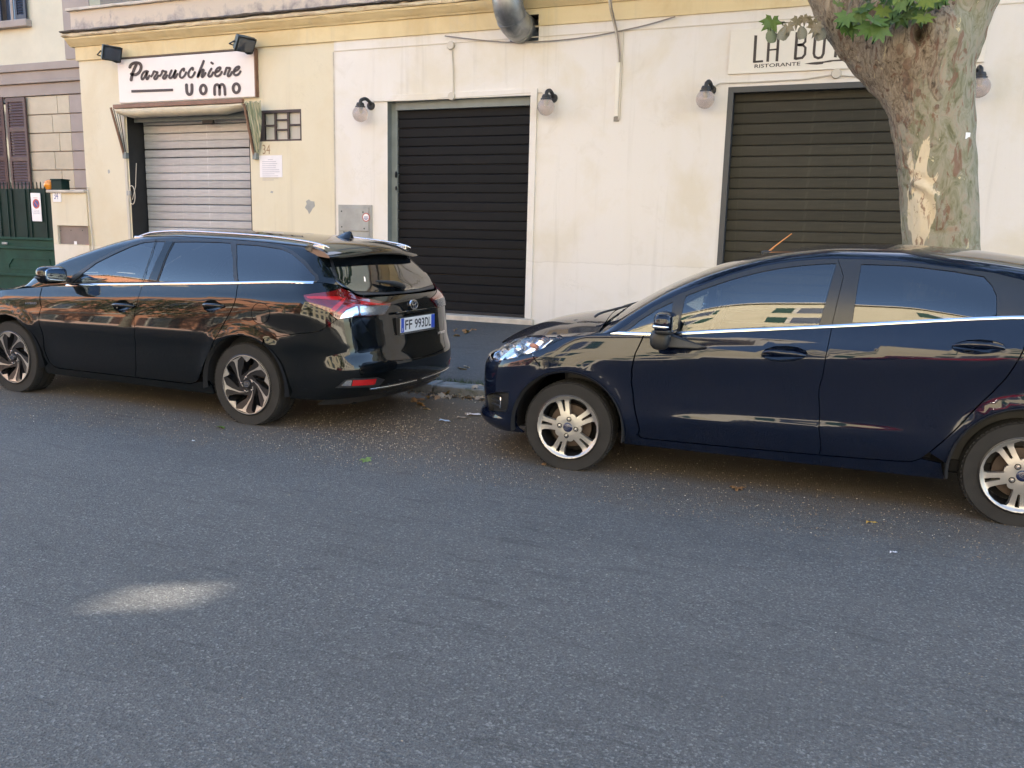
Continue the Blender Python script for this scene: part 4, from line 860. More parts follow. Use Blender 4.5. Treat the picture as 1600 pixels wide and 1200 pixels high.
# ------------------------------------------------------------------ the plane tree on the pavement
YT = 7.75
def planebark():
    m, nt, b = newmat('plane_tree_bark'); v = coords(nt); vz = coords(nt, (3.2, 3.2, 1.3)); n = noise(nt, vz, 1.9, 6, .62, .9); n2 = noise(nt, coords(nt, (6, 6, 3.2)), 1.7, 6, .66, 1.3); fine = noise(nt, coords(nt, (1, 1, .35)), 34, 6, .72, .9)
    sx = nt.nodes.new('ShaderNodeSeparateXYZ'); nt.links.new(v, sx.inputs[0])
    # rough brown old bark on the street-left flank and below the fork, grey-green young bark on the right flank
    left = math_(nt, 'ADD', math_(nt, 'MULTIPLY', math_(nt, 'SUBTRACT', .56, sx.outputs[0]), 2.0), math_(nt, 'MULTIPLY', math_(nt, 'SUBTRACT', sx.outputs[2], 2.5), .42)); left = math_(nt, 'ADD', left, math_(nt, 'MULTIPLY', math_(nt, 'SUBTRACT', n, .5), 2.2))
    green = ramp(nt, n2, [(.34, (.13, .125, .07)), (.45, (.215, .205, .135)), (.55, (.28, .255, .19)), (.68, (.29, .215, .155))])
    brown = ramp(nt, fine, [(.34, (.065, .048, .035)), (.44, (.22, .170, .120)), (.56, (.34, .275, .200)), (.75, (.42, .35, .265))])
    c = mixc(nt, ramp(nt, left, [(.28, (0, 0, 0)), (.44, (1, 1, 1))]), green, brown)
    nz = nt.nodes.new('ShaderNodeTexNoise'); nz.inputs['Scale'].default_value = 2.3; nz.inputs['Detail'].default_value = 5; nz.inputs['Distortion'].default_value = .7; mp = nt.nodes.new('ShaderNodeMapping'); mp.inputs['Location'].default_value = (3.7, 1.2, .55); mp.inputs['Scale'].default_value = (2.6, 2.6, .9)
    tc = nt.nodes.new('ShaderNodeTexCoord'); nt.links.new(tc.outputs['Object'], mp.inputs[0]); nt.links.new(mp.outputs[0], nz.inputs['Vector'])
    band = math_(nt, 'MULTIPLY', math_(nt, 'ABSOLUTE', math_(nt, 'SUBTRACT', sx.outputs[0], math_(nt, 'ADD', .47, math_(nt, 'MULTIPLY', math_(nt, 'SUBTRACT', nz.outputs[0], .5), .5)))), 9.)
    vert = math_(nt, 'ADD', math_(nt, 'ABSOLUTE', math_(nt, 'SUBTRACT', sx.outputs[2], 1.62)), math_(nt, 'MULTIPLY', n2, .5)); band = math_(nt, 'ADD', band, ramp(nt, vert, [(.85, (0, 0, 0)), (1.2, (1, 1, 1))]))
    c = mixc(nt, ramp(nt, band, [(.62, (1, 1, 1)), (.70, (0, 0, 0))]), c, (.60, .50, .345))
    pal = noise(nt, coords(nt, (7, 7, 3)), 1.45, 5, .6, 1.1); c = mixc(nt, ramp(nt, pal, [(.645, (0, 0, 0)), (.665, (1, 1, 1))]), c, (.50, .42, .26))
    rd = noise(nt, coords(nt, (5, 5, 2)), 2.1, 5, .65, 1.0); c = mixc(nt, math_(nt, 'MULTIPLY', ramp(nt, rd, [(.58, (0, 0, 0)), (.63, (1, 1, 1))]), .75), c, (.17, .085, .055))
    nt.links.new(c, b.inputs['Base Color']); b.inputs['Roughness'].default_value = .85; b.inputs['Specular IOR Level'].default_value = .25
    h = math_(nt, 'ADD', math_(nt, 'MULTIPLY', fine, math_(nt, 'ADD', .15, ramp(nt, left, [(.3, (0, 0, 0)), (.5, (1, 1, 1))]))), math_(nt, 'MULTIPLY', n2, .6)); bump(nt, b, h, .9, .03); return m
M_bark = planebark()
def sec(py, xl, xr):
    a, b = W(xl, py, YT), W(xr, py, YT); return ((a[0]+b[0])/2, YT, (a[2]+b[2])/2), (b[0]-a[0])/2
tree = thing('plane_tree', 'old plane tree with peeling bark and forked trunk before the olive shutter', 'tree')
secs = [sec(*s) for s in ((545, 1398, 1560), (470, 1410, 1541), (390, 1410, 1533), (300, 1407, 1528), (220, 1400, 1524), (165, 1388, 1522), (120, 1368, 1522), (88, 1345, 1528), (55, 1340, 1528), (22, 1352, 1505))]
base, rb = secs[0]; zb0 = walk_z(YT)
pts = [(base[0], YT, zb0-.1), (base[0], YT, zb0+.15)]+[s[0] for s in secs]; rr = [rb*1.35, rb*1.12]+[s[1] for s in secs]
raw = MB().tube(pts+[(pts[-1][0]+.0, YT, pts[-1][2]+.12)], rr+[rr[-1]*.86], 28)
def limb(ss, extra): 
    q = [sec(*s) for s in ss]; p = [a for a, _ in q]+[e[0] for e in extra]; r = [b for _, b in q]+[e[1] for e in extra]; raw.tube(smooth_line(p, 3), list(np.interp(np.linspace(0, len(r)-1, 3*(len(r)-1)+1), range(len(r)), r)), 20)
t1, r1 = sec(-10, 1266, 1368); t2, r2 = sec(-10, 1428, 1566)
limb(((150, 1385, 1480), (95, 1340, 1450), (55, 1306, 1410), (15, 1274, 1378), (-10, 1266, 1368)), [((t1[0]-.35, YT-.1, t1[2]+.8), r1*.9), ((t1[0]-.9, YT-.5, t1[2]+2.2), r1*.7), ((t1[0]-1.3, YT-1.3, t1[2]+3.8), r1*.45)])
limb(((160, 1440, 1522), (100, 1440, 1526), (55, 1436, 1541), (15, 1430, 1556), (-10, 1428, 1566)), [((t2[0]+.3, YT+.1, t2[2]+.8), r2*.85), ((t2[0]+.8, YT-.2, t2[2]+2.2), r2*.65), ((t2[0]+1.5, YT-1.2, t2[2]+3.6), r2*.4)])
ro = raw.build('trunk', M_bark, tree)
md = ro.modifiers.new('blend', 'REMESH'); md.mode = 'VOXEL'; md.voxel_size = .026
sm = ro.modifiers.new('smooth', 'SMOOTH'); sm.factor = .6; sm.iterations = 7
dg = bpy.context.evaluated_depsgraph_get(); me = bpy.data.meshes.new_from_object(ro.evaluated_get(dg)); ro.modifiers.clear(); old = ro.data; ro.data = me; bpy.data.meshes.remove(old)
from mathutils import noise as mnoise
nv = len(me.vertices); co = np.empty(nv*3); no = np.empty(nv*3); me.vertices.foreach_get('co', co); me.vertices.foreach_get('normal', no); co = co.reshape(-1, 3); no = no.reshape(-1, 3)
dsp = np.array([.022*mnoise.noise((p[0]*3, p[1]*3, p[2]*1.6))+.012*mnoise.noise((p[0]*11, p[1]*11, p[2]*5))+(.012*abs(mnoise.noise((p[0]*24, p[1]*24, p[2]*9))) if p[0] < .55 or p[2] > 2.9 else 0) for p in co])
# a hollow under the fork and an old folded scar on the trunk
hol = W(1434, 58, YT-.2); dsp -= .24*np.exp(-(((co[:, 0]-hol[0])/.042)**2+((co[:, 2]-hol[2])/.085)**2))*(co[:, 1] < YT+.05)
scar = [W(*q, YT-.3) for q in ((1432, 285), (1448, 293), (1462, 308), (1469, 330), (1472, 355))]
sc_ = np.array([[s[0], s[2]] for s in densify([(s[0], 0) if 0 else (s[0], s[2]) for s in scar], .02, False)] if 0 else densify(np.array([(s[0], s[2]) for s in scar]), .02, False))
dd = np.min(np.linalg.norm(co[:, None, [0, 2]]-sc_[None], axis=2), axis=1); dsp += (.030*np.exp(-(dd/.022)**2)-.018*np.exp(-((dd-.05)/.02)**2))*(co[:, 1] < YT-.05)
co += no*dsp[:, None]; me.vertices.foreach_set('co', co.ravel()); me.shade_smooth(); me.update()
hm = plain('hollow_dark_wood', (.012, .010, .009), 1.)
# shed plates of bark still clinging to the trunk
mb = MB(); rg = np.random.default_rng(5)
from mathutils.bvhtree import BVHTree
bvh = BVHTree.FromPolygons([Vector(c) for c in co], [tuple(p.vertices) for p in me.polygons])
for k in range(170):
    z = rg.uniform(1.4, 3.7); x = rg.uniform(-.05, 1.25); h_, n_, i_, d_ = bvh.ray_cast(Vector((x, YT-1.5, z)), Vector((0, 1, 0)))
    if h_ is None or (.30 < x < .66 and z < 2.5) or (x > .55 and rg.random() < .95): continue
    u = n_.cross(Vector((0, 0, 1))).normalized(); v = u.cross(n_); s = rg.uniform(.012, .035); a = [h_+u*(math.cos(t)*s*rg.uniform(.6, 1.2))+v*(math.sin(t)*s*1.7*rg.uniform(.6, 1.2))+n_*.004 for t in np.linspace(0, 2*PI, 7, endpoint=False)]
    mb.add([h_+n_*rg.uniform(.006, .014)]+a, [(0, i+1, (i+1) % 7+1) for i in range(7)])
bp_ = mb.build('bark_plates', plain('loose_brown_bark', (.15, .10, .068), .9, var=.4, vscale=20, bmp=.4), tree); bp_['kind'] = 'stuff'
h0 = bvh.ray_cast(Vector((W(1517, 212, YT-.2)[0]-.012, YT-1.5, W(1517, 212, YT-.2)[2])), Vector((0, 1, 0)))[0]
if h0: 
    tg = tag(box('tree_tag', -.022, .022, -.003, .0, -.024, .024, M_whitep), 'tiny white tag pinned to the right side of the plane tree trunk', 'tag'); tg.location = h0+Vector((-.01, -.006, 0)); tg.rotation_euler = (0, 0, math.radians(40))
# foliage: big lobed leaves that hang into view, and the crown above
def leaf_outline():
    L = []; tips = [(0, 1.0), (38, .86), (82, .80), (128, .55)]; val = [(19, .55), (60, .45), (106, .42), (160, .30)]
    half = []
    for (ta, tr), (va, vr) in zip(tips, val): half += [(ta-7, tr*.80), (ta, tr), (ta+7, tr*.78), (va, vr)]
    for a, r in half[1:]: L.append((r*math.sin(math.radians(a)), r*math.cos(math.radians(a))))
    return [(-x, y) for x, y in L[::-1]]+[(0, 1.0)]+L
def leaf_mesh(name, bend, mat, fold=.25):
    ol = leaf_outline(); v = [(0, 0, 0)]; f = []
    for x, y in ol: v.append((x, y, -bend*(x*x+.6*y*y)+fold*abs(x)))
    n = len(ol); f = [(0, i+1, i+2) for i in range(n-1)]
    v.append((0, -.03, 0)); me = bpy.data.meshes.new(name); me.from_pydata(v[:-1], [], f); me.materials.append(mat); me.shade_smooth(); return me
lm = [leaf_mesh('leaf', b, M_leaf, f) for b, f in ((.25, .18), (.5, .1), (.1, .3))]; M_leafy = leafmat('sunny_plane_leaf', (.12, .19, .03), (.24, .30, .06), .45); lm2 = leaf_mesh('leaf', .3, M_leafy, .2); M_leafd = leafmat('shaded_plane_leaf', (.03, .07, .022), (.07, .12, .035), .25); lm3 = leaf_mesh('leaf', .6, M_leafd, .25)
rl = random.Random(9)
spots = [(1316, 46, .17, .6), (1376, 52, .19, .4), (1408, 30, .2, 0), (1424, 20, .17, .3), (1444, 34, .16, -.3), (1332, 44, .2, .5), (1360, 48, .21, -.2), (1392, 38, .19, .1), (1344, 26, .18, -.4), (1309, 12, .13, .9), (1322, 33, .17, .4), (1338, 36, .20, .5), (1352, 20, .16, 0), (1366, 38, .21, .3), (1380, 22, .15, .6), (1395, 22, .19, -.3), (1408, 12, .13, .2), (1418, 8, .14, .4), (1436, 24, .19, .2), (1450, 6, .17, -.2), (1465, 8, .20, -.4), (1478, -4, .16, -.6), (1345, 4, .16, .8), (1372, -2, .17, .5), (1402, -6, .18, .3), (1430, -8, .18, 0), (1324, -6, .15, .5), (1455, -12, .2, -.3), (1388, 6, .14, .1)]
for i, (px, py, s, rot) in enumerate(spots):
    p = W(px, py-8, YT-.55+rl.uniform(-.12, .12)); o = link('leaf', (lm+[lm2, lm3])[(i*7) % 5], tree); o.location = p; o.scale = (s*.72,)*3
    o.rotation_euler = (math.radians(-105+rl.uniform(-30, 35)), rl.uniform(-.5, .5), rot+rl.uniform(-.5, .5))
mb = MB(); 
for i, (px, py, s, rot) in enumerate(spots): mb.tube([tuple(W(px, py-8, YT-.55)), tuple(W(px+6, py-22, YT-.5)), tuple(W(px+14, py-44, YT-.3))], .004, 4)
mb.build('twigs', M_bark0, tree)
tw = thing('hanging_sprig', 'thin sprig of withered small leaves hanging before the restaurant sign', 'twig'); yt = YT-.25
lt = [(1288, 24), (1275, 26), (1262, 27), (1250, 32), (1236, 35), (1220, 35), (1207, 36)]; tube('stem', smooth_line([tuple(W(x, y, yt)) for x, y in lt], 3), .005, M_bark0, tw, 5)
M_wilt = leafmat('wilted_leaf', (.14, .135, .10), (.30, .25, .17), .2); ml = leaf_mesh('leaf', .9, M_wilt, .5)
def oval(mat, curl): 
    v = [(0, .5, 0)]+[(.38*math.sin(t), .5-.5*math.cos(t), curl*(abs(math.sin(t))*.3)) for t in np.linspace(0, 2*PI, 12, endpoint=False)]; me = bpy.data.meshes.new('leaf'); me.from_pydata(v, [], [(0, i+1, (i+1) % 12+1) for i in range(12)]); me.materials.append(mat); me.shade_smooth(); return me
og, ow = oval(plain('dull_green_leaf', (.11, .135, .075), .6, var=.3, vscale=30), 1.), oval(plain('grey_green_leaf', (.20, .195, .15), .7, var=.35, vscale=30), 1.5)
for px, py, s, mt, rx in ((1206, 32, .13, lm[1], -70), (1201, 34, .08, lm[0], -90), (1205, 44, .12, og, -95), (1228, 40, .12, ow, -100), (1231, 41, .09, ml, -80), (1251, 40, .11, ow, -95), (1246, 30, .08, ml, -60), (1256, 27, .07, ml, -60), (1263, 27, .05, ml, -40), (1279, 38, .13, ow, -95), (1275, 40, .10, ml, -80), (1270, 33, .07, ml, -50), (1222, 34, .05, ml, 0)):
    o = link('leaf', mt, tw); o.location = W(px, py, yt-.02); o.scale = (s,)*3; o.rotation_euler = (math.radians(rx), rl.uniform(-.3, .3), rl.uniform(-.4, .4))
# crown: leaf clumps above the frame; the sun's sliver on the road passes through a gap in it
def keep(P):
    ok = np.ones(len(P), bool)
    for gx, gy, rad in ((-2.36, 2.36, .8), (-1.32, 2.80, .5)):
        t = (P[:, 2])/TAN; x = P[:, 0]-SUNH.x*t-gx; y = P[:, 1]-SUNH.y*t-gy; ok &= (x*x+y*y) > rad**2
    q = proj(P+np.array([0, -.0, -.15])); d = (P-CAMP)@_fw
    return ok & ~((d > 0) & (q[:, 1] > -12) & (q[:, 0] > -100) & (q[:, 0] < 1700))
rg = random.Random(4); cs = [(t1[0]+rg.uniform(-3.4, 3.6), YT+rg.uniform(-3.3, 2.6), 7.3+rg.uniform(-1.7, 2.2), rg.uniform(.7, 1.25)) for _ in range(34)]
crown_mesh('crown', 9000, cs, .12, tree, keep, 8)
# ------------------------------------------------------------------ cars: sheet metal panels laid on smooth body surfaces
def paint(name, col, flake):
    m, nt, b = newmat(name); b.inputs['Base Color'].default_value = (*col, 1); b.inputs['Roughness'].default_value = .38; b.inputs['Metallic'].default_value = .0
    b.inputs['Specular IOR Level'].default_value = .04; b.inputs['Coat Weight'].default_value = 1; b.inputs['Coat Roughness'].default_value = .012; b.inputs['Coat IOR'].default_value = 1.5
    v = coords(nt); n = noise(nt, v, 5, 5, .65); n2 = noise(nt, v, 55, 3, .6)
    d = math_(nt, 'MULTIPLY', ramp(nt, n, [(.42, (0, 0, 0)), (.72, (1, 1, 1))]), ramp(nt, n2, [(.4, (.3,)*3), (.7, (1,)*3)]))
    # a little road dust
    nt.links.new(mixc(nt, math_(nt, 'MULTIPLY', d, .014), col, (.22, .19, .15)), b.inputs['Base Color'])
    nt.links.new(math_(nt, 'ADD', .016, math_(nt, 'MULTIPLY', d, .05)), b.inputs['Coat Roughness'])
    return m
M_trim = plain('satin_black_trim', (.020, .021, .023), .32); M_rubber = plain('tyre_rubber', (.015, .0145, .014), .85, var=.25, vscale=9, bmp=.15, bscale=120)
M_liner = plain('wheel_arch_liner', (.008, .008, .009), .9); M_chrome = plain('chrome', (.72, .73, .75), .07, 1.); M_silver = plain('satin_silver', (.62, .62, .62), .25, 1.)
M_alloy = plain('silver_alloy', (.44, .43, .41), .36, .75); M_alloyd = plain('dark_alloy', (.020, .020, .022), .3, .3); M_disc = plain('rusty_brake_disc', (.085, .062, .05), .6, .5, var=.3)
M_glassc = glassmat('car_glass', (.50, .55, .53), 0, 1.95); M_glassd = glassmat('tinted_car_glass', (.13, .145, .15), 0, 1.9); M_lens = glassmat('clear_lens', (.93, .95, .97), 0, 1.5)
M_redlens = plain('red_tail_lens', (.10, .003, .005), .06, coat=1., spec=.6); M_redlens2 = plain('bright_red_reflector', (.36, .010, .012), .12, coat=1.); M_orangelens = plain('orange_lens', (.6, .17, .02), .1, coat=1.)
M_clearback = plain('lamp_reflector', (.72, .73, .75), .14, .95, var=.1, vscale=30); M_seat = plain('seat_fabric', (.020, .020, .022), .85); M_dash = plain('dashboard', (.022, .022, .022), .6)
M_mirror = plain('mirror_glass', (.22, .28, .36), .02, 1.); M_plate = plain('number_plate_white', (.74, .74, .72), .35); M_pblue = plain('plate_blue', (.02, .07, .42), .35); M_pblack = plain('plate_black', (.012, .012, .014), .45)

class CarBody:
    """body surfaces in car coordinates: x rearwards from the front axle, y half width, z up."""
    def __init__(s, xf, xr, Lf, nf, Lr, nr, Wf, zb, wA, zA, zc, world, ext):
        s.xf, s.xr, s.Lf, s.nf, s.Lr, s.nr, s.W, s.zb, s.zA, s.wA, s.zc = xf, xr, Lf, nf, Lr, nr, Wf, zb, zA, wA, zc
        s.o, s.ang = np.array(world[:2]+(0.,)), world[2]; s.e = np.array([math.cos(s.ang), math.sin(s.ang), 0]); s.n = np.array([-math.sin(s.ang), math.cos(s.ang), 0]); s.o = s.o+world[3]*s.n
        s.FL = ext; s.grid = {}
    def lower(s, a, b):
        a = np.asarray(a, float); z = np.asarray(b, float); xf, xr = s.xf(z), s.xr(z); x0, x1 = xf+s.Lf, xr-s.Lr; FL = s.FL
        q = np.where(a < 1, a, np.where(a < 1+FL, 1.5, a-FL)); th = np.clip(np.where(a < 1, a, 2+FL-a), 0, 1)*PI/2
        n = np.where(a < 1, s.nf, s.nr); S_ = np.maximum(np.sin(th), 0)**(2/n); C_ = np.maximum(np.cos(th), 0)**(2/n)
        x = np.where(a < 1, x0-s.Lf*C_, np.where(a < 1+FL, x0+(a-1)/FL*(x1-x0), x1+s.Lr*C_))
        y = s.W(x, z)*np.where((a >= 1) & (a <= 1+FL), 1, S_)
        return np.stack([x, y, z], -1)
    def ya(s, x, z):                       # half width of the lower body at x, z
        x = np.asarray(x, float); z = np.asarray(z, float); x0, x1 = s.xf(z)+s.Lf, s.xr(z)-s.Lr
        c = np.where(x < x0, np.clip((x0-x)/s.Lf, 0, 1)**s.nf, np.clip((x-x1)/s.Lr, 0, 1)**s.nr); n = np.where(x < x0, s.nf, s.nr)
        return s.W(x, z)*np.maximum(1-c, 0)**(1/n)
    def sl(s, x, z):                       # side point (x, z) -> domain of lower
        x0, x1 = s.xf(z)+s.Lf, s.xr(z)-s.Lr
        if x < x0: return (math.acos(min(1, ((x0-x)/s.Lf))**(s.nf/2))/(PI/2), z)
        if x <= x1: return (1+s.FL*(x-x0)/(x1-x0), z)
        return (2+s.FL-math.acos(min(1, ((x-x1)/s.Lr))**(s.nr/2))/(PI/2), z)
    def el(s, y, z, rear):                 # end point (y, z) -> domain of lower
        x = s.xr(z) if rear else s.xf(z); t = math.asin(min(1, abs(y)/float(s.W(x, z)))**((s.nr if rear else s.nf)/2))/(PI/2); return (2+s.FL-t, z) if rear else (t, z)
    def upper(s, a, b):                    # a = x, b: 0..0.4 side, 0.4..0.5 edge, 0.5..1.1 top to the centre line
        x = np.asarray(a, float); v = np.asarray(b, float); zb = s.zb(x); wb = s.ya(x, zb)-.004; zA, wA, zc = np.maximum(s.zA(x), zb+.004), s.wA(x), s.zc(x); wA = np.minimum(wA, wb-.004); zc = np.maximum(zc, zA+.002)
        h = zA-zb; bul = .055*np.clip(h/.35, 0, 1); rho = .10; rt = .16
        def side(t): return wb+(wA-wb)*t+bul*4*t*(1-t)*.5, zb+h*t
        def top(u): y = wA*u; return y, zc-(zc-zA)*np.abs(u)**2.3
        ts = np.clip(v/.4, 0, 1)*(1-rho); sy, sz = side(ts)
        p0y, p0z = side(1-rho); q0y, q0z = side(1-rho-.02); p1y, p1z = top(1-rt); q1y, q1z = top(1-rt-.02)
        d0y, d0z, d1y, d1z = p0y-q0y, p0z-q0z, p1y-q1y, p1z-q1z; den = d0y*d1z-d0z*d1y; den = np.where(np.abs(den) < 1e-9, 1e-9, den)
        k = ((p1y-p0y)*d1z-(p1z-p0z)*d1y)/den; cy, cz = p0y+k*d0y, p0z+k*d0z
        bad = (k < 0) | (cy < p1y-.01) | (cz > zc+.05); cy = np.where(bad, wA, cy); cz = np.where(bad, zA, cz)
        u = np.clip((v-.4)/.1, 0, 1); by = (1-u)**2*p0y+2*u*(1-u)*cy+u*u*p1y; bz = (1-u)**2*p0z+2*u*(1-u)*cz+u*u*p1z
        w_ = np.clip((1.1-v)/.6, 0, 1)*(1-rt); ty, tz = top(w_)
        y = np.where(v <= .4, sy, np.where(v < .5, by, ty)); z = np.where(v <= .4, sz, np.where(v < .5, bz, tz)); return np.stack([x, y, z], -1)
    def su(s, x, z):                       # side point (x, z) on the greenhouse
        zb = float(s.zb(x)); zA = float(max(s.zA(x), zb+.004)); return (x, min(.4, .4*(z-zb)/(zA-zb)/.9))
    def world(s, P): P = np.asarray(P)*np.array([1, -1, 1]); return s.o+P[..., :1]*s.e+P[..., 1:2]*s.n+P[..., 2:3]*np.array([0, 0, 1])
    def px(s, which, pts, lo=None):        # photo pixels -> domain of a surface seen from the left rear or side
        f = getattr(s, which)
        if which not in s.grid:
            A, B = np.meshgrid(np.linspace(.02, 1.98+s.FL, 260), np.linspace(.18, 1.12, 90)) if which == 'lower' else np.meshgrid(np.linspace(-.8, 3.6, 260), np.linspace(.0, 1.1, 90))
            P = s.world(f(A, B)); q = proj(P); e = 2e-3; da = s.world(f(A+e, B))-s.world(f(A-e, B)); db = s.world(f(A, B+e))-s.world(f(A, B-e)); N = np.cross(da, db); C_ = s.world(np.array([1.3, 0, .6])); N *= np.sign((N*(P-C_)).sum(-1))[..., None]
            vis = (N*(CAMP-P)).sum(-1) > -1e-9; s.grid[which] = (A, B, q, vis)
        A, B, q, vis = s.grid[which]; out = []
        for p in pts:
            d = np.linalg.norm(q-np.array(p), axis=-1)+np.where(vis, 0, 1e4)
            if lo is not None: d = d+np.where(lo(A, B), 0, 1e4)
            i = np.unravel_index(np.argmin(d), d.shape); x = np.array([A[i], B[i]]); best = x.copy(); bd = d[i]
            for _ in range(25):
                g = lambda t: proj(s.world(f(np.array(t[0]), np.array(t[1]))))
                r0 = g(x)-np.array(p); e = 1e-3; J = np.stack([(g(x+[e, 0])-g(x-[e, 0]))/(2*e), (g(x+[0, e])-g(x-[0, e]))/(2*e)], 1)
                st = np.linalg.solve(J.T@J+1e-1*np.eye(2), -J.T@r0); st = np.clip(st, -.05, .05); x = x+st; r1 = np.linalg.norm(g(x)-np.array(p))
                if r1 < bd: best, bd = x.copy(), r1
            if which == 'upper': best[1] = min(max(best[1], 0), 1.1)
            out.append((float(best[0]), float(best[1])))
        return out
    def pt(s, which, a, b, off=0.):
        f = getattr(s, which); P = f(np.array([a]), np.array([b]))[0]; e = 2e-3
        N = np.cross(f(np.array([a+e]), np.array([b]))[0]-f(np.array([a-e]), np.array([b]))[0], f(np.array([a]), np.array([b+e]))[0]-f(np.array([a]), np.array([b-e]))[0]); N /= np.linalg.norm(N)
        if np.dot(N, P-np.array([1.3, 0, .6])) < 0: N = -N
        return P+N*off, N
    def off(s, which, d):                  # the surface moved along its normal
        f = getattr(s, which)
        def g(a, b):
            e = 2e-3; P = f(a, b); N = np.cross(f(a+e, b)-f(a-e, b), f(a, b+e)-f(a, b-e)); N /= (np.linalg.norm(N, axis=-1)[..., None]+1e-12); sg = np.where((N*(P-np.array([1.3, 0, .6]))).sum(-1) < 0, -1, 1)[..., None]
            dd = d(a, b)[..., None] if callable(d) else d; return P+N*sg*dd
        return g
def arch(cb, cx, cz, r, a0, a1, n=26):    # wheel arch points on the lower body, angles from straight up, clockwise
    return [cb.sl(cx+r*math.sin(t), cz+r*math.cos(t)) for t in np.linspace(math.radians(a0), math.radians(a1), n)]
def strip(name, P0, P1, thick, mat, parent, normal_out, side=-1):   # a moulding between two rows of points, raised by thick
    n = len(P0); v = []; 
    for a, b, nn in zip(P0, P1, normal_out):
        a, b, nn = map(np.array, (a, b, nn)); v += [a-nn*.006, a+nn*thick*.75, (a+b)/2+nn*thick, b+nn*thick*.75, b-nn*.006]
    v = [(x, y*(-1 if side < 0 else 1), z) for x, y, z in v]; f = [(i*5+k, (i+1)*5+k, (i+1)*5+k+1, i*5+k+1) for i in range(n-1) for k in range(4)]+[tuple(range(5)), tuple((n-1)*5+k for k in range(5))]
    return MB().add(v, f).build(name, mat, parent, smooth=60)
def rimS(prof):                           # wheel face: depth as a function of radius (domain is the wheel's plane)
    t = table(prof, .004)
    return lambda a, b: np.stack([a, t(np.hypot(a, b)), b], -1)
def tyre(parent, R_, rr, wdt, flat=.012):
    w2 = wdt/2; prof = [(rr-.012, w2*.55), (rr+.0, w2*.86), (rr+.012, w2*.97), ((R_+rr)/2, w2*1.05), (R_-.022, w2*.98), (R_-.008, w2*.86), (R_, w2*.66), (R_, w2*.34), (R_-.006, w2*.32), (R_-.006, w2*.26), (R_, w2*.24), (R_, -w2*.24), (R_-.006, -w2*.26), (R_-.006, -w2*.32), (R_, -w2*.34), (R_, -w2*.7), (R_-.012, -w2*.9), (rr, -w2*.9)]
    mb = MB().lathe(prof, axis='y', n=72)
    for i, (x, y, z) in enumerate(mb.v):   # the contact patch under load
        lim = -(R_-flat)
        if z < lim: mb.v[i] = (x*1.01, y*1.03, lim-.002*(z-lim))
        elif z < -R_*.80: mb.v[i] = (x, y*(1+.05*(-z/R_-.80)/.2), z)
    o = mb.build('tyre', M_rubber, parent, smooth=35)
    tb = MB()                              # tread blocks across the shoulders
    for k in range(64):
        a = 2*PI*k/64
        if math.sin(a) < -.93: continue
        for s_ in (1, -1):
            p = [(R_*math.cos(a+d), s_*yy, R_*math.sin(a+d)) for d, yy in ((0, w2*.42), (.055, w2*.42), (.062, w2*.86), (.007, w2*.86))]; k2 = .004; ro = [(x*(1+k2/R_*(1 if abs(y) < w2*.7 else -1.2)), y, z*(1+k2/R_*(1 if abs(y) < w2*.7 else -1.2))) for x, y, z in p]
            tb.add(p+ro, [(4, 5, 6, 7), (0, 1, 5, 4), (1, 2, 6, 5), (2, 3, 7, 6), (3, 0, 4, 7)])
    t = tb.build('tread', M_rubber, parent); t['kind'] = 'stuff'
    return o
def wheel_base(name, R_, rr, wdt):
    o = bpy.data.objects.new(name, None); COL.objects.link(o); o.empty_display_size = .1; tyre(o, R_, rr, wdt)
    MB().lathe([(rr+.004, -wdt*.48), (rr-.004, -wdt*.50), (rr-.012, -wdt*.42), (rr-.024, -wdt*.2), (rr-.03, wdt*.3)], axis='y', n=56).build('rim_barrel', M_alloyd, o, smooth=50)
    MB().lathe([(.06, -.02), (.135, -.02), (.137, -.012), (.137, .01), (.06, .012)], axis='y', n=36).build('brake_disc', M_disc, o, smooth=40)
    MB().lathe([(0, .05), (rr-.03, .05)], axis='y', n=32).build('back_plate', M_liner, o)
    return o
def copy_wheel(wl, parent, loc, rot, flip):
    c = wl.copy(); COL.objects.link(c); c.parent = parent; c.location = loc; c.rotation_euler = (0, 0, PI if flip else 0)
    def cp(src, dst):
        for ch in list(src.children):
            k = ch.copy(); COL.objects.link(k); k.parent = dst; cp(ch, k)
    cp(wl, c); return c
def spin(o, ang, skip=('tyre', 'tread')):
    for ch in o.children:
        if ch.name.split('.')[0] not in skip: ch.rotation_euler = (0, ang, 0)
def superell(o_, r, n1=.5, nu=24, nv=14, cut=None):
    mb = MB(); 
    sp = lambda w, p: math.copysign(abs(w)**p, w)
    for i in range(nv+1):
        v = -PI/2+PI*i/nv
        for k in range(nu):
            u = 2*PI*k/nu; mb.v.append((o_[0]+r[0]*sp(math.cos(v), n1)*sp(math.cos(u), n1), o_[1]+r[1]*sp(math.cos(v), n1)*sp(math.sin(u), n1), o_[2]+r[2]*sp(math.sin(v), n1)))
    mb.f = [(i*nu+k, i*nu+(k+1) % nu, (i+1)*nu+(k+1) % nu, (i+1)*nu+k) for i in range(nv) for k in range(nu)]; return mb
def seats(root, xs, zf, back, yy=.34):
    for x in xs:
        for y in ((-yy, yy) if x < 1.6 else (-yy, yy)):
            s_ = MB().box(x-.25, x+.25, y-.25, y+.25, zf, zf+.18).build('seat', M_seat, root, bevel=.05)
            mb = MB().prism([(x+.18, zf+.10), (x+.32, zf+.12), (x+.50, zf+.68), (x+.40, zf+.70)], lambda u, v, d: (u, d, v), y-.235, y+.235); mb.build('seat_back', M_seat, s_, bevel=.04)
            superell((x+.485, y, zf+.80), (.055, .135, .095), .7).build('headrest', M_seat, s_, smooth=60)
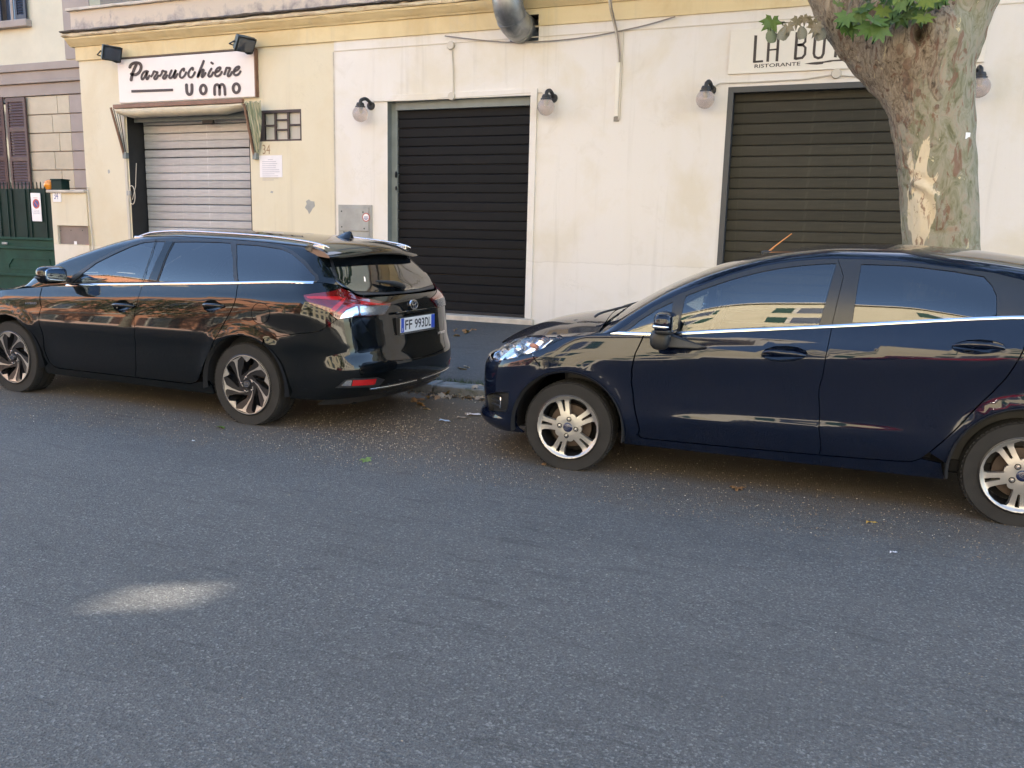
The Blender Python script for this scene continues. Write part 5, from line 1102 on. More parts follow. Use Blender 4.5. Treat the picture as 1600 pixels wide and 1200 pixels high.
def interior(root, x0, x1, wd, zf, xd, zd, seatx, swy):
    MB().box(x0, x1, -wd, wd, .24, .30).build('floor_pan', M_liner, root)
    for q0, q1 in ((-wd+.02, -wd+.08), (wd-.08, wd-.02)): MB().box(x0, x1, q0, q1, .3, zf+.5).build('door_lining', M_dash, root)
    mb = MB().prism([(xd-.55, zd-.14), (xd-.1, zd-.02), (xd+.12, zd), (xd+.22, zd-.1), (xd+.12, zd-.42), (xd-.5, zd-.45)], lambda u, v, d: (u, d, v), -wd+.08, wd-.08); mb.build('dashboard', M_dash, root, bevel=.03)
    c = Vector((xd+.38, swy, zd-.02)); ax = Vector((-.9, 0, .42)).normalized(); u = Vector((0, 1, 0)); v = ax.cross(u)
    sw = MB().tube([c+(u*math.cos(t)+v*math.sin(t))*.185 for t in np.linspace(0, 2*PI, 33)], .015, 8).build('steering_wheel', M_dash, root, smooth=50)
    MB().tube([c, c+ax*.4], .045, 10).tube([c-u*.17, c+u*.17], .018, 6).build('steering_column', M_dash, root, smooth=50)
    seats(root, seatx, zf, 0)
    superell((xd+.52, -.02, zd+.32), (.02, .12, .035), .6).build('rear_view_mirror', M_dash, root, smooth=50)
def liner(root, cx, cz, r, y0, y1, nm='wheel_arch'):
    for s_ in (-1, 1):
        mb = MB(); n = 30
        for i in range(n+1):
            t = math.radians(-98+196*i/n)
            for y, rr in ((y0, r), (y0+.03, r+.015), (y1, r+.012)): mb.v.append((cx+rr*math.sin(t), s_*-1*-y if s_ > 0 else -y, cz+rr*math.cos(t)))
        mb.f = [(i*3+k, (i+1)*3+k, (i+1)*3+k+1, i*3+k+1) for i in range(n) for k in range(2)]; k0 = len(mb.v)
        mb.build(nm, M_liner, root, smooth=60)
# ------------------------------------------------------------------ the dark blue hatchback on the right
M_blue = paint('dark_blue_paint', (.0018, .0045, .0150), 0)
def sstep(x, a, b): t = np.clip((x-a)/(b-a), 0, 1); return t*t*(3-2*t)
fz = table([(.18, .790), (.235, .808), (.30, .826), (.38, .842), (.46, .843), (.56, .846), (.66, .853), (.725, .859), (.765, .8595), (.80, .853), (.84, .840), (.90, .818), (.96, .792), (1.02, .766), (1.12, .72)], .014)
def WF(x, z):
    x = np.asarray(x, float); z = np.asarray(z, float); zs = z-.075*(x-.75)*sstep(z, .35, .78)*(1-sstep(z, .9, 1.1)*.2)
    w_ = fz(zs)-.010*np.clip((.6-x)/1., 0, 2)**2-.014*np.clip((x-1.6)/1.2, 0, 2)**2
    # a sharp crease rising through the door handles and a lower one towards the sill
    zc1 = .775+.085*(x-.45); w_ = w_+.0065*np.exp(-np.abs(z-zc1)/.035)*sstep(x, .3, .9)
    zc2 = .395+.03*(x-.5); w_ = w_+.008*np.exp(-((z-zc2)/.035)**2)*sstep(x, .45, .8)*(1-sstep(x, 1.7, 2.1))
    for cx in (0., 2.489):
        r = np.hypot(x-cx, z-.275); w_ = w_+.013*np.exp(-((r-.365)/.055)**2)*sstep(z, .15, .35)
    return w_
fb = CarBody(table([(.16, -.72), (.205, -.80), (.235, -.822), (.262, -.812), (.30, -.770), (.45, -.782), (.58, -.775), (.65, -.745), (.71, -.68), (.78, -.60), (.86, -.52), (1.1, -.3)], .015), table([(.16, 3.08), (.25, 3.15), (.45, 3.17), (.65, 3.14), (.85, 3.10), (1.0, 3.06), (1.12, 3.0)], .02),
    .62, 2.6, .42, 2.8, WF, table([(-.80, .60), (-.72, .648), (-.62, .70), (-.515, .742), (-.416, .784), (-.30, .818), (-.065, .842), (.10, .862), (.26, .889), (.44, .893), (.944, .944), (1.496, 1.002), (1.82, 1.04), (2.16, 1.078), (2.40, 1.10), (2.75, 1.115), (3.0, 1.10), (3.1, 1.07)], .03),
    table([(-.8, .55), (-.5, .66), (0., .74), (.20, .765), (.28, .75), (.47, .705), (.9, .645), (1.3, .605), (1.8, .585), (2.3, .565), (2.7, .55), (2.95, .60), (3.1, .68)], .04),
    table([(-.8, .607), (-.62, .708), (-.416, .790), (-.065, .850), (.15, .883), (.22, .905), (.277, .948), (.47, 1.092), (.611, 1.175), (.902, 1.298), (1.102, 1.358), (1.297, 1.394), (1.491, 1.412), (1.8, 1.412), (2.04, 1.392), (2.27, 1.367), (2.5, 1.335), (2.72, 1.29), (2.86, 1.20), (3.0, 1.12), (3.1, 1.075)], .022),
    table([(-.80, .64), (-.70, .715), (-.541, .808), (-.316, .895), (-.043, .950), (.09, .968), (.16, .985), (.30, 1.066), (.447, 1.152), (.64, 1.245), (.828, 1.322), (.978, 1.365), (1.27, 1.425), (1.554, 1.453), (1.83, 1.458), (2.1, 1.447), (2.52, 1.402), (2.75, 1.35), (2.9, 1.24), (3.05, 1.10), (3.12, 1.08)], .022),
    (-1.5634, 4.854, .02, .82), 2.7)
FLBL = 'glossy dark blue hatchback parked behind the black estate car'
fo = thing('parked_car', FLBL, 'car', tuple(fb.o), fb.ang)
fL, fU = (lambda p: fb.px('lower', p)), (lambda p: fb.px('upper', p))
def beltline(x0, x1, n=20, cb=None): cb = cb or fb; return [cb.sl(x, float(cb.zb(x))) for x in np.linspace(x0, x1, n)]
FR, FZ, FAR = .288, .276, .352
# pixel outlines on the near flank
door_f = fL([(1005, 528), (993, 552), (988, 586), (989, 610), (991, 632), (997.5, 678), (1001, 683), (1011, 685), (1140, 698), (1279, 710.5)]); split = fL([(1279, 711), (1279.5, 670), (1280.6, 632.5), (1285, 590), (1290, 557.5), (1296, 530), (1298.6, 517)])
door_r = fL([(1290, 711.5), (1400, 720), (1425, 720.6), (1439, 716), (1451, 707.5), (1515, 647.5), (1545, 618), (1571, 591), (1588, 567), (1599, 546)])
xs0 = .452; xs1 = fb.lower(np.array([split[-1][0]]), np.array([split[-1][1]]))[0][0]; xs2 = 2.425
h1 = fL([(1189, 554), (1196, 546), (1210, 541.5), (1228, 541), (1246, 543), (1258, 548), (1262, 553), (1256, 559), (1240, 563.5), (1222, 565), (1204, 562.5), (1193, 558)]); h2 = fL([(1487, 543), (1496, 536), (1512, 532), (1534, 531), (1554, 533.5), (1568, 538), (1572, 542), (1562, 548), (1544, 552), (1524, 553.5), (1504, 551), (1491, 547)])
fd = [p for p in door_f]+split+beltline(xs1, xs0, 16)
rd = split[::-1]+[split[0]]+door_r+beltline(xs2, xs1, 16); rd = beltline(xs1, xs2, 16)+door_r[::-1]+split
sill_b = [fb.sl(x, .205) for x in np.linspace(.36, 2.13, 24)]
lampL = fL([(768.5, 560), (774, 551), (777.5, 545)]); lamp_lo = fL([(768.5, 562), (780, 563), (792.5, 561), (815, 555.5), (836, 549), (860, 538), (882, 527.5)])
lamp_top = [fb.sl(x, float(fb.zb(x))-.001) for x in np.linspace(-.07, -.545, 14)]; lamp = lamp_lo+lamp_top
a_front = arch(fb, 0, FZ, FAR, -112, 112, 40); a_rear = arch(fb, 2.489, FZ, FAR+.003, -112, 112, 40)
def idx_arch(ar, ang, n=40): return min(range(n), key=lambda i: abs((-112+224*i/(n-1))-ang))
bs = fL([(831, 551), (842, 569), (854, 588.5)]); k1 = idx_arch(a_front, -24)
for s_ in (-1, 1):
    dr = dict(S=fb.lower, parent=fo, mat=M_blue, side=s_, gap=.0022, d=.035)
    panel('front_door', fd, [h1], **dr); panel('rear_door', rd, [h2], **dr)
    panel('sill', [(p[0], p[1]-.004) for p in door_f[6:]]+[(p[0], p[1]-.004) for p in door_r[:4]]+[fb.sl(2.10, .30)]+[fb.sl(2.13, .205)]+sill_b[::-1][1:]+[fb.sl(.375, .25), fb.sl(.43, .285)], [], **dr)
    fen = [lamp_lo[4], lamp_lo[5], lamp_lo[6]]+beltline(-.06, xs0-.002, 14)+[(p[0]-.0025, p[1]) for p in door_f[1:6]]+[fb.sl(.435, .277), fb.sl(.39, .243)]+[fb.sl(.358, .215)]+[p for p in a_front[::-1] if p[1] > .222][:(idx_arch(a_front, 112)-k1+1)]+bs[::-1][1:]
    fen = [lamp_lo[4], lamp_lo[5], lamp_lo[6]]+beltline(-.055, xs0-.002, 14)+[(p[0]-.003, p[1]) for p in door_f[1:6]]+[fb.sl(.435, .277), fb.sl(.39, .243), fb.sl(.362, .215)]+[a_front[i] for i in range(39, k1-1, -1) if a_front[i][1] > .22]+[bs[1], bs[0]]
    panel('fender', fen, [], **dr)
    qp = [(p[0]+.003, p[1]) for p in door_r[5:]]+beltline(xs2+.003, 3.02, 10)+[fb.el(.62, 1.04, True), fb.el(.66, .80, True), fb.sl(2.98, .62), fb.sl(2.86, .50)]+[a_rear[i] for i in range(idx_arch(a_rear, 52), -1, -1) if a_rear[i][1] > .3]+[fb.sl(2.128, .30), (door_r[4][0]+.003, door_r[4][1])]
    panel('rear_fender', qp, [], **dr)
    for nm, hh, op in (('door_handle', h1, 1), ('door_handle', h2, 1)):
        c = np.mean(hh, 0); hh_ = np.array(hh); rx = np.ptp(hh_[:, 0])/2; rz = np.ptp(hh_[:, 1])/2
        cup = panel('handle_cup', hh, [], fb.off('lower', lambda a, b: -.030*np.clip(1-((a-c[0])/rx)**2-((b-c[1])/rz)**2, 0, 1)**.6), fo, M_blue, side=s_, d=.012, flange=0)
        pts = [fb.pt('lower', c[0]+t*rx*.96, c[1]+.006*(1-t*t)-.002, .006+.016*(1-t**4))[0] for t in np.linspace(-1, 1, 15)]; mb = MB().tube([(p[0], s_*p[1], p[2]) for p in pts], [.006+.012*(1-abs(t)**3) for t in np.linspace(-1, 1, 15)], 10); mb.build(nm, M_blue, fo, smooth=60)
        if hh is h1 and s_ < 0:
            P, N = fb.pt('lower', c[0]+rx*.62, c[1]+.002, .020); k = MB().lathe([(0, .004), (.010, .004), (.012, 0), (.012, -.02)], axis='y', n=16).build('door_lock', M_silver, fo, smooth=40); k.location = (P[0], -P[1], P[2]); k.rotation_euler = (0, 0, PI)
    # headlamp: reflector bowl, inner lamps and clear lens
    panel('headlight', lamp, [], fb.off('lower', .001), fo, M_lens, side=s_, gap=.002, d=.03)
    panel('headlight_bowl', lamp, [], fb.off('lower', lambda a, b: -.05-.01*np.sin(a*60)), fo, M_clearback, side=s_, d=.02, flange=-.045)
    P, N = fb.pt('lower', *fb.sl(-.40, .725)); superell((P[0]+.03, s_*(P[1]-.05), P[2]), (.045, .045, .045), 1.).build('lamp_unit', M_chrome, fo, smooth=60)
    P, N = fb.pt('lower', *fb.sl(-.29, .765)); superell((P[0]+.02, s_*(P[1]-.04), P[2]), (.028, .012, .015), 1.).build('indicator_bulb', M_orangelens, fo, smooth=60)
# bumper, hood, grille
fog = fL([(761, 618), (768, 614), (786, 612.5), (795, 614), (794, 630), (791, 643), (776, 643), (763, 641)])
hood_edge = [(x, .10) for x in np.linspace(.17, -.50, 12)]
nose_z = .655
bp = [(0., .19), (0., .645), fb.el(.25, .65, 0), fb.el(.45, .652, 0), fb.el(.58, .655, 0)]+lamp_lo[:5]+bs[:2]+[bs[2]]+[a_front[i] for i in range(k1, -1, -1) if a_front[i][1] > .225]+[fb.sl(-.30, .20), fb.sl(-.45, .185), fb.el(.4, .185, 0)]
grl = [(0., .30), (0., .50), fb.el(.30, .49, 0), fb.el(.44, .46, 0), fb.el(.50, .36, 0), fb.el(.42, .30, 0)]
panel('front_bumper', bp, [fog], fb.lower, fo, M_blue, mirror=0., gap=.0022, d=.035)
MB().box(-.66, -.60, -.42, .42, .28, .60).build('radiator', M_liner, fo)
mb = MB()
for z in (.32, .36, .40, .44): mb.box(-.797, -.780, -.20, .20, z, z+.018)
mb.build('grille', M_trim, fo, bevel=.004)
for s_ in (-1, 1):
    panel('fog_lamp_bezel', fog, [], fb.off('lower', -.035), fo, M_trim, side=s_, d=.02, flange=-.035)
    P0 = fb.pt('lower', *fL([(782, 629)])[0], .0)[0]; MB().tube([(P0[0], s_*P0[1], P0[2]-.035), (P0[0]+.004, s_*(P0[1]+.006), P0[2]), (P0[0], s_*P0[1], P0[2]+.035)], .006, 8).build('fog_lamp_trim', M_chrome, fo, smooth=50)
    for dz in (-.03, 0, .03): MB().tube([(P0[0]-.10, s_*(P0[1]-.10), P0[2]+dz), (P0[0]-.01, s_*(P0[1]-.022), P0[2]+dz)], .006, 6).build('fog_grille_bar', M_trim, fo)
nose = [(-.735+.0*y, y) for y in ()]
def uv(x, y):                             # point on the top (x, y) -> domain of the upper shell
    wA = float(min(fb.wA(x), fb.ya(x, fb.zb(x))-.008)); u = abs(y)/wA
    return (x, 1.1-.6*min(u, .84)/.84) if u <= .84 else (x, .5-.1*min(1, (u-.84)/.2))
hood = [(x, .36 if x > -.4 else .42) for x in np.linspace(.165, -.50, 14)]+[uv(-.575, .46), uv(-.625, .40), uv(-.665, .30), uv(-.69, .18), uv(-.70, 0.)]+[(x, 1.1) for x in np.linspace(-.66, .09, 12)]+[uv(.125, .3), uv(.150, .55)]
for s_ in (-1, 1): panel('fender_edge', [(-.50, .0), (-.2, .0), (.05, .0), (.25, .0), (.25, .055), (.168, .195), (.168, .355), (.05, .355), (-.2, .355), (-.39, .355), (-.41, .41), (-.50, .41)], [], fb.upper, fo, M_blue, side=s_, d=.03, flange=.004)
panel('hood', hood, [], fb.upper, fo, M_blue, mirror=('b', 1.1), gap=.002, d=.05)
# greenhouse
frame_o = fU([(966.7, 515), (990, 499.5), (1017.6, 481), (1061, 459.5), (1100, 444.5), (1140, 430), (1196, 415), (1252, 407), (1309, 404), (1360, 405), (1402, 407.5), (1440, 411.5), (1477, 417), (1520, 422), (1552, 426), (1597, 437)])
split_u = [fb.su(x, z) for x, z in ((xs1, 1.0),)]; spu = fU([(1300, 508), (1304, 490), (1310, 465), (1318, 432), (1325, 405)])
i_sp = 8
trimF = [(.262, 0.), (xs1, 0.)]+spu[:-1]+frame_o[i_sp::-1]
trimR = [(xs1, 0.), (2.44, 0.), fb.su(2.52, 1.16), fb.su(2.50, 1.24)]+frame_o[:i_sp:-1]+[frame_o[i_sp]]+spu[:-1][::-1]
gq = fU([(972, 519), (1000, 500), (1025, 484), (1051.5, 471.5), (1049, 490), (1045, 518)]); gf = fU([(1061, 518), (1065, 492), (1071.5, 462.5), (1100, 451.5), (1140, 438), (1180, 427), (1215, 420), (1260, 414.5), (1307, 412), (1296, 450), (1280, 507.5)])
gr = fU([(1332, 504), (1339, 455), (1346, 413), (1395, 414.5), (1440, 418), (1490, 424), (1537.5, 432), (1550, 446), (1557, 462), (1557, 497)]); gz = fU([(1572, 440), (1599, 446)])
gz_ = [(gz[0][0]+.01, gz[0][1]), fb.su(2.50, 1.22), fb.su(2.53, 1.17), fb.su(2.50, 1.13), (gz[0][0]+.06, .05)]
for s_ in (-1, 1):
    panel('window_frame', trimF, [gq, gf], fb.off('upper', .0005), fo, M_trim, side=s_, gap=.0015, d=.035); panel('window_frame', trimR, [gr], fb.off('upper', .0005), fo, M_trim, side=s_, gap=.0015, d=.035)
    for g_ in (gq, gf, gr): panel('side_window', g_, [], fb.off('upper', -.004), fo, M_glassd if g_ is gr else M_glassc, side=s_, d=.05, flange=0)
    xsb = np.linspace(.245, 2.41, 44); P0 = [fb.pt('lower', *fb.sl(x, float(fb.zb(x))-.009))[0] for x in xsb]; P1 = [fb.pt('lower', *fb.sl(x, float(fb.zb(x))+.006))[0] for x in xsb]; NN = [(0, .93, .36)]*44; P1[0] = P0[0]+np.array([.002, 0, .006])
    strip('chrome_strip', P0, P1, .007, M_chrome, fo, NN, s_)
roof_side = frame_o+[fb.su(2.50, 1.245), fb.su(2.525, 1.17), fb.su(2.46, 1.12), (2.46, 0.), (2.98, 0.)]
roof = [(.255, .06)]+frame_o+[fb.su(2.50, 1.245), fb.su(2.53, 1.16), (2.47, 0.), (2.98, 0.), (3.0, .45), (2.76, .53), (2.735, .8), (2.73, 1.1)]+[(x, 1.1) for x in np.linspace(2.4, 1.02, 8)]+[(1.0, .9), (.98, .7), (.93, .535), (.7, .53), (.45, .525), (.28, .515), (.20, .48), (.17, .40), (.17, .2)]
panel('roof', roof, [], fb.upper, fo, M_blue, mirror=('b', 1.1), d=.045, flange=.006)
ws = [(.165, .50), (.28, .522), (.45, .532), (.7, .537), (.935, .542), (.985, .7), (1.005, .9), (1.02, 1.1)]+[(x, 1.1) for x in np.linspace(.9, .11, 8)]+[(.125, .8)]
panel('windscreen', ws, [], fb.off('upper', -.003), fo, M_glassc, mirror=('b', 1.1), d=.06, flange=0)
rw = [(2.765, .535), (2.74, .8), (2.735, 1.1), (2.9, 1.1), (3.03, 1.1), (3.03, .8), (2.985, .55), (2.9, .52)]
panel('rear_window', rw, [], fb.off('upper', -.003), fo, M_glassd, mirror=('b', 1.1), d=.06, flange=0)
F2 = 2+fb.FL
tg_ = [(F2, 1.07), (F2, .56), fb.el(.5, .56, True), fb.el(.60, .70, True), fb.el(.64, .80, True), fb.el(.60, 1.03, True), fb.el(.4, 1.06, True)]
panel('tailgate', tg_, [], fb.lower, fo, M_blue, mirror=F2, gap=.002, d=.05)
rb_ = [(F2, .22), (F2, .555), fb.el(.5, .555, True), fb.el(.61, .70, True), fb.el(.66, .79, True), fb.sl(2.985, .615), fb.sl(2.865, .495)]+[a_rear[i] for i in range(idx_arch(a_rear, 54), 40) if a_rear[i][1] > .225]+[fb.sl(2.9, .21)]
panel('rear_bumper', rb_, [], fb.lower, fo, M_blue, mirror=F2, gap=.002, d=.05)
for s_ in (-1, 1): panel('tail_light', [fb.el(.61, 1.03, True), fb.el(.665, .81, True), fb.sl(2.97, .80), fb.sl(2.95, 1.04)], [], fb.off('lower', .008), fo, M_redlens, side=s_, d=.04)
cw = MB().prism([(.02, -.60), (.15, -.62), (.15, .62), (.02, .60)], lambda u, v, d: (u, v, d),   .80, .845).build('scuttle_panel', M_trim, fo)
for y0 in (-.55, .12): MB().tube(smooth_line([(.07, y0, .952), (.095, y0+.05, .975), (.15, y0+.28, .992), (.19, y0+.50, 1.0)], 4), .008, 6).build('wiper', M_dkplastic, fo, smooth=50)
superell((-.08, -.42, .905), (.03, .02, .012), .8).build('washer_nozzle', M_dkplastic, fo, smooth=50)
P = fb.upper(np.array([1.06]), np.array([1.1]))[0]; an = MB().tube([(P[0], 0, P[2]-.005), (P[0]+.05, 0, P[2]+.045), (P[0]+.145, 0, P[2]+.125)], [.008, .0045, .0035], 8).build('antenna', plain('sunlit_mast_tint', (.55, .22, .06), .4), fo, smooth=40); superell((P[0], 0, P[2]), (.035, .018, .014), .8).build('antenna_foot', M_dkplastic, an, smooth=50)  # the mast's orange sunlit glow is put into its base colour
# door mirrors
for s_ in (-1, 1):
    yb = .965; mx = .60; mb = superell((mx, s_*yb, .985), (.058, .115, .060), .62, 28, 16)
    for i, (x, y, z) in enumerate(mb.v): mb.v[i] = (x+.25*(z-.985)*0+(.06 if x > mx+.03 else 0)*0, y, z)
    mr = mb.build('door_mirror', M_blue, fo, smooth=60)
    superell((mx-.006, s_*(yb+.001), .967), (.0575, .1155, .013), .5, 28, 10).build('indicator', M_clearback, mr, smooth=60); superell((mx-.058, s_*(yb+.055), .967), (.006, .022, .010), .8).build('indicator_bulb', M_orangelens, mr, smooth=60)
    superell((mx+.004, s_*(yb-.004), .940), (.056, .108, .022), .6, 28, 10).build('mirror_base', M_dkplastic, mr, smooth=60)
    MB().box(mx+.054, mx+.059, s_*yb-.09, s_*yb+.09, .945, 1.025).build('mirror_glass', M_mirror, mr)
    mb = MB(); sec_ = [(mx-.01, .93, .060, .028), (mx-.02, .905, .062, .035), (mx+.0, .880, .055, .036), (mx+.08, .852, .10, .022), (mx+.10, .838, .085, .012)]
    superell((mx-.025, s_*.955, .885), (.058, .055, .062), .75).build('mirror_stalk', M_dkplastic, mr, smooth=60)
    A = [fb.pt('lower', *fb.sl(x, z), .004)[0] for x, z in ((mx-.06, .905), (mx+.02, .905), (mx+.24, .842), (mx+.19, .828), (mx-.02, .832))]; B_ = [a*np.array([1, 0, 1])+np.array([-.02, min(a[1]+.07, .95), .0]) for a in A]; B_[2] = A[2]+np.array([-.01, .012, 0]); B_[3] = A[3]+np.array([-.01, .012, 0])
    v = [(p[0], s_*p[1], p[2]) for p in A+B_]; MB().add(v, [(0, 1, 2, 3, 4), (5, 9, 8, 7, 6)]+[(i, 5+i, 5+(i+1) % 5, (i+1) % 5) for i in range(5)]).build('mirror_foot', M_dkplastic, mr, bevel=.008)
# wheels: five split spokes
def ford_wheel():
    o = wheel_base('wheel', FR, .205, .195); S = rimS([(0, -.088), (.05, -.090), (.075, -.088), (.13, -.080), (.165, -.078), (.185, -.084), (.194, -.094), (.203, -.097), (.207, -.094)])
    holes = []
    for k in range(5):
        a0 = math.radians(72*k+36); h = []
        for r, da in ((.084, -15), (.090, -8), (.092, 0), (.090, 8), (.084, 15), (.120, 20), (.160, 22), (.178, 20.5), (.186, 12), (.187, 0), (.186, -12), (.178, -20.5), (.160, -22), (.120, -20)): t = a0+math.radians(da); h.append((r*math.cos(t), r*math.sin(t)))
        holes.append(h); b0 = math.radians(72*k); h = []
        for r, hw in ((.104, .006), (.176, .0115)): h.append((r, -hw))
        for r, hw in ((.176, .0115), (.104, .006)): h.append((r, hw))
        holes.append([(x*math.cos(b0)-y*math.sin(b0), x*math.sin(b0)+y*math.cos(b0)) for x, y in h])
    panel('rim', ell(0, 0, .207, .207, 72), holes, S, o, M_alloy, d=.011, flange=.035, outward=(0, -1, 0))
    for k in range(4):
        a = PI/4+PI/2*k+.1; b = MB().lathe([(0, -.099), (.008, -.098), (.0095, -.094), (.0095, -.086), (.0125, -.0855)], axis='y', n=14).build('wheel_nut', M_alloyd if 0 else M_silver, o, smooth=40); b.data.transform(Matrix.Translation((.054*math.cos(a), 0, .054*math.sin(a))))
        b = MB().lathe([(.0115, -.0905), (.0165, -.0908), (.0165, -.085)], axis='y', n=16).build('nut_seat', M_alloyd, o, smooth=40); b.data.transform(Matrix.Translation((.054*math.cos(a), 0, .054*math.sin(a))))
    MB().lathe([(0, -.0975), (.022, -.0968), (.029, -.094), (.031, -.088)], axis='y', n=28).build('centre_cap', plain('cap_blue', (.004, .010, .05), .25, coat=1.), o, smooth=50)
    mb = MB(); ribbon(mb, ell(0, 0, .020, .0095, 24), .0022, lambda u, v, d: (u, -.0975-d, v), .0, .0012, closed=True, smooth=False); ribbon(mb, [(-.012, 0), (-.006, .003), (0, -.002), (.006, .002), (.012, 0)], .002, lambda u, v, d: (u, -.0975-d, v), 0, .0012); mb.build('cap_emblem', M_silver, o)
    return o
fw_ = ford_wheel(); fw_.parent = fo; fw_.location = (0, -.735, FZ); spin(fw_, -math.radians(32))
w2 = copy_wheel(fw_, fo, (2.489, -.732, FZ), 0, False); spin(w2, -math.radians(-20))
copy_wheel(fw_, fo, (0, .735, FZ), 0, True); copy_wheel(fw_, fo, (2.489, .732, FZ), 0, True)
liner(fo, 0, FZ, FAR-.002, .845, .50); liner(fo, 2.489, FZ, FAR, .845, .50)
MB().box(-.55, 3.05, -.60, .60, .20, .24).build('underbody', M_liner, fo)
for x0, x1, z1 in ((-.46, -.38, .60), (.38, .46, .84), (2.06, 2.12, .85), (2.86, 2.93, .85)): MB().box(x0, x1, -.72, .72, .22, z1).build('bulkhead', M_liner, fo)
interior(fo, .45, 2.9, .72, .36, .42, .93, (1.05, 1.80), -.34)
# ------------------------------------------------------------------ the black estate car on the left
M_blk = paint('greenish_black_paint', (.0014, .0024, .0030), 0)
def sstep(x, a, b): t = np.clip((x-a)/(b-a), 0, 1); return t*t*(3-2*t)
az_ = table([(.16, .800), (.22, .822), (.30, .840), (.40, .851), (.50, .860), (.57, .872), (.612, .884), (.64, .8845), (.70, .880), (.78, .870), (.86, .856), (.90, .846), (.935, .831), (.96, .822), (.99, .8125), (1.02, .803), (1.06, .788), (1.14, .755)], .011)
def WA(x, z):
    x = np.asarray(x, float); z = np.asarray(z, float); zs = z-.045*(x-1.3)*sstep(z, .66, .95)-.012*(x-1.0)*sstep(z, .4, .6)*(1-sstep(z, .66, .95))
    w_ = az_(zs)-.010*np.clip((.5-x)/1., 0, 2)**2-.010*np.clip((x-2.2)/1.2, 0, 2)**2
    for cx in (0., 2.6):
        r = np.hypot(x-cx, z-.305); w_ = w_+.016*np.exp(-((r-.395)/.055)**2)*sstep(z, .18, .38)*(1-.6*sstep(z, .62, .80))
    # the rear haunch over the wheel, and the facet under the lamp
    w_ = w_+.016*np.exp(-((x-3.02)/.30)**2)*np.exp(-((z-.90)/.10)**2)-.020*sstep(x, 3.0, 3.4)*np.exp(-((z-.62)/.12)**2)
    return w_
ab = CarBody(table([(.16, -.84), (.25, -.90), (.45, -.93), (.6, -.925), (.7, -.89), (.8, -.80), (.9, -.66), (1.14, -.3)], .02), table([(.16, 3.42), (.22, 3.50), (.28, 3.565), (.36, 3.605), (.47, 3.615), (.54, 3.60), (.60, 3.575), (.75, 3.55), (.90, 3.535), (.95, 3.515), (1.0, 3.47), (1.06, 3.42), (1.14, 3.34)], .014),
    .72, 2.5, .44, 3.0, WA, table([(-.95, .62), (-.80, .70), (-.46, .83), (.09, .905), (.45, .940), (.64, .958), (1.5, 1.006), (2.49, 1.060), (3.0, 1.088), (3.2, 1.092), (3.30, 1.075), (3.36, 1.045), (3.42, .998), (3.48, .985), (3.6, .975)], .02),
    table([(-.95, .55), (-.5, .70), (0, .75), (.2, .765), (.34, .755), (.8, .69), (1.235, .625), (1.8, .585), (2.6, .568), (3.0, .575), (3.10, .59), (3.2, .628), (3.3, .665), (3.38, .69), (3.5, .60)], .03),
    table([(-.95, .628), (-.46, .838), (0., .90), (.12, .932), (.2, .985), (.339, 1.068), (.801, 1.240), (1.235, 1.358), (1.433, 1.386), (1.71, 1.402), (2.07, 1.399), (2.515, 1.386), (2.756, 1.372), (2.98, 1.352), (3.07, 1.325), (3.14, 1.262), (3.24, 1.158), (3.34, 1.060), (3.40, 1.012), (3.5, .988)], .018),
    table([(-.95, .66), (-.7, .79), (-.46, .89), (-.1, .985), (.0, 1.005), (.08, 1.035), (.339, 1.152), (.801, 1.318), (1.1, 1.388), (1.433, 1.437), (1.8, 1.452), (2.2, 1.447), (2.6, 1.430), (2.9, 1.405), (3.05, 1.378), (3.115, 1.34), (3.16, 1.285), (3.29, 1.14), (3.40, 1.022), (3.44, .998), (3.55, .985)], .016),
    (-6.7285, 5.0097, -.0325, .865), 2.9)
ALBL = 'glossy black estate car with silver roof rails parked before the barber shop'
ao = thing('parked_car', ALBL, 'car', tuple(ab.o), ab.ang)
aL, aU = (lambda p: ab.px('lower', p)), (lambda p: ab.px('upper', p))
AR, AZ, AAR = .317, .305, .375; A2 = 2+ab.FL
def bl(x0, x1, n=16): return [ab.sl(x, float(ab.zb(x))) for x in np.linspace(x0, x1, n)]
def xz(p): return ab.lower(np.array([p[0]]), np.array([p[1]]))[0]
adf = aL([(65, 453), (65, 480), (65, 515), (69, 545), (77.5, 566), (84, 572), (92.5, 575), (150, 582), (211.5, 589.3)]); asp = aL([(212, 589.3), (211.6, 550), (211, 515), (212.5, 480), (216, 465), (220.5, 452)])
adr = aL([(212, 589.5), (260, 595), (297.5, 599.3), (305, 597), (310, 592), (314, 580), (321, 562), (330, 543), (338, 526), (350, 505), (360, 487), (367, 470), (370, 452)])
ax0, ax1, ax2 = xz(adf[0])[0], xz(asp[-1])[0], xz(adr[-1])[0]
def handle_px(cx, cy): return aL([(cx-16, cy), (cx-14, cy-6), (cx-6, cy-9.5), (cx+2, cy-9), (cx+9, cy-4.5), (cx+15, cy-3.5), (cx+18, cy), (cx+14, cy+4), (cx+8, cy+5), (cx+1, cy+9.5), (cx-7, cy+9.5), (cx-14, cy+5)])
ah1, ah2 = handle_px(193, 478), handle_px(333, 478)
afront, arear = arch(ab, 0, AZ, AAR, -112, 112, 40), arch(ab, 2.6, AZ, AAR, -112, 112, 40)
fuel = [tuple(p) for p in aL(ell(407, 489.5, 14.2, 16.5, 24))]
bsh = aL([(525, 500), (513, 509), (500, 517), (470, 521), (440, 525), (412.5, 528.5)])
lampo = aL([(474, 461), (490, 458.5), (505.5, 457), (520, 455), (533, 450.5), (541, 454), (557, 463), (580, 468), (611, 474), (600, 492), (580, 493.5), (564, 494), (545, 497), (528, 499.5), (520, 494), (512, 487), (498, 481), (484, 475), (477, 468)])
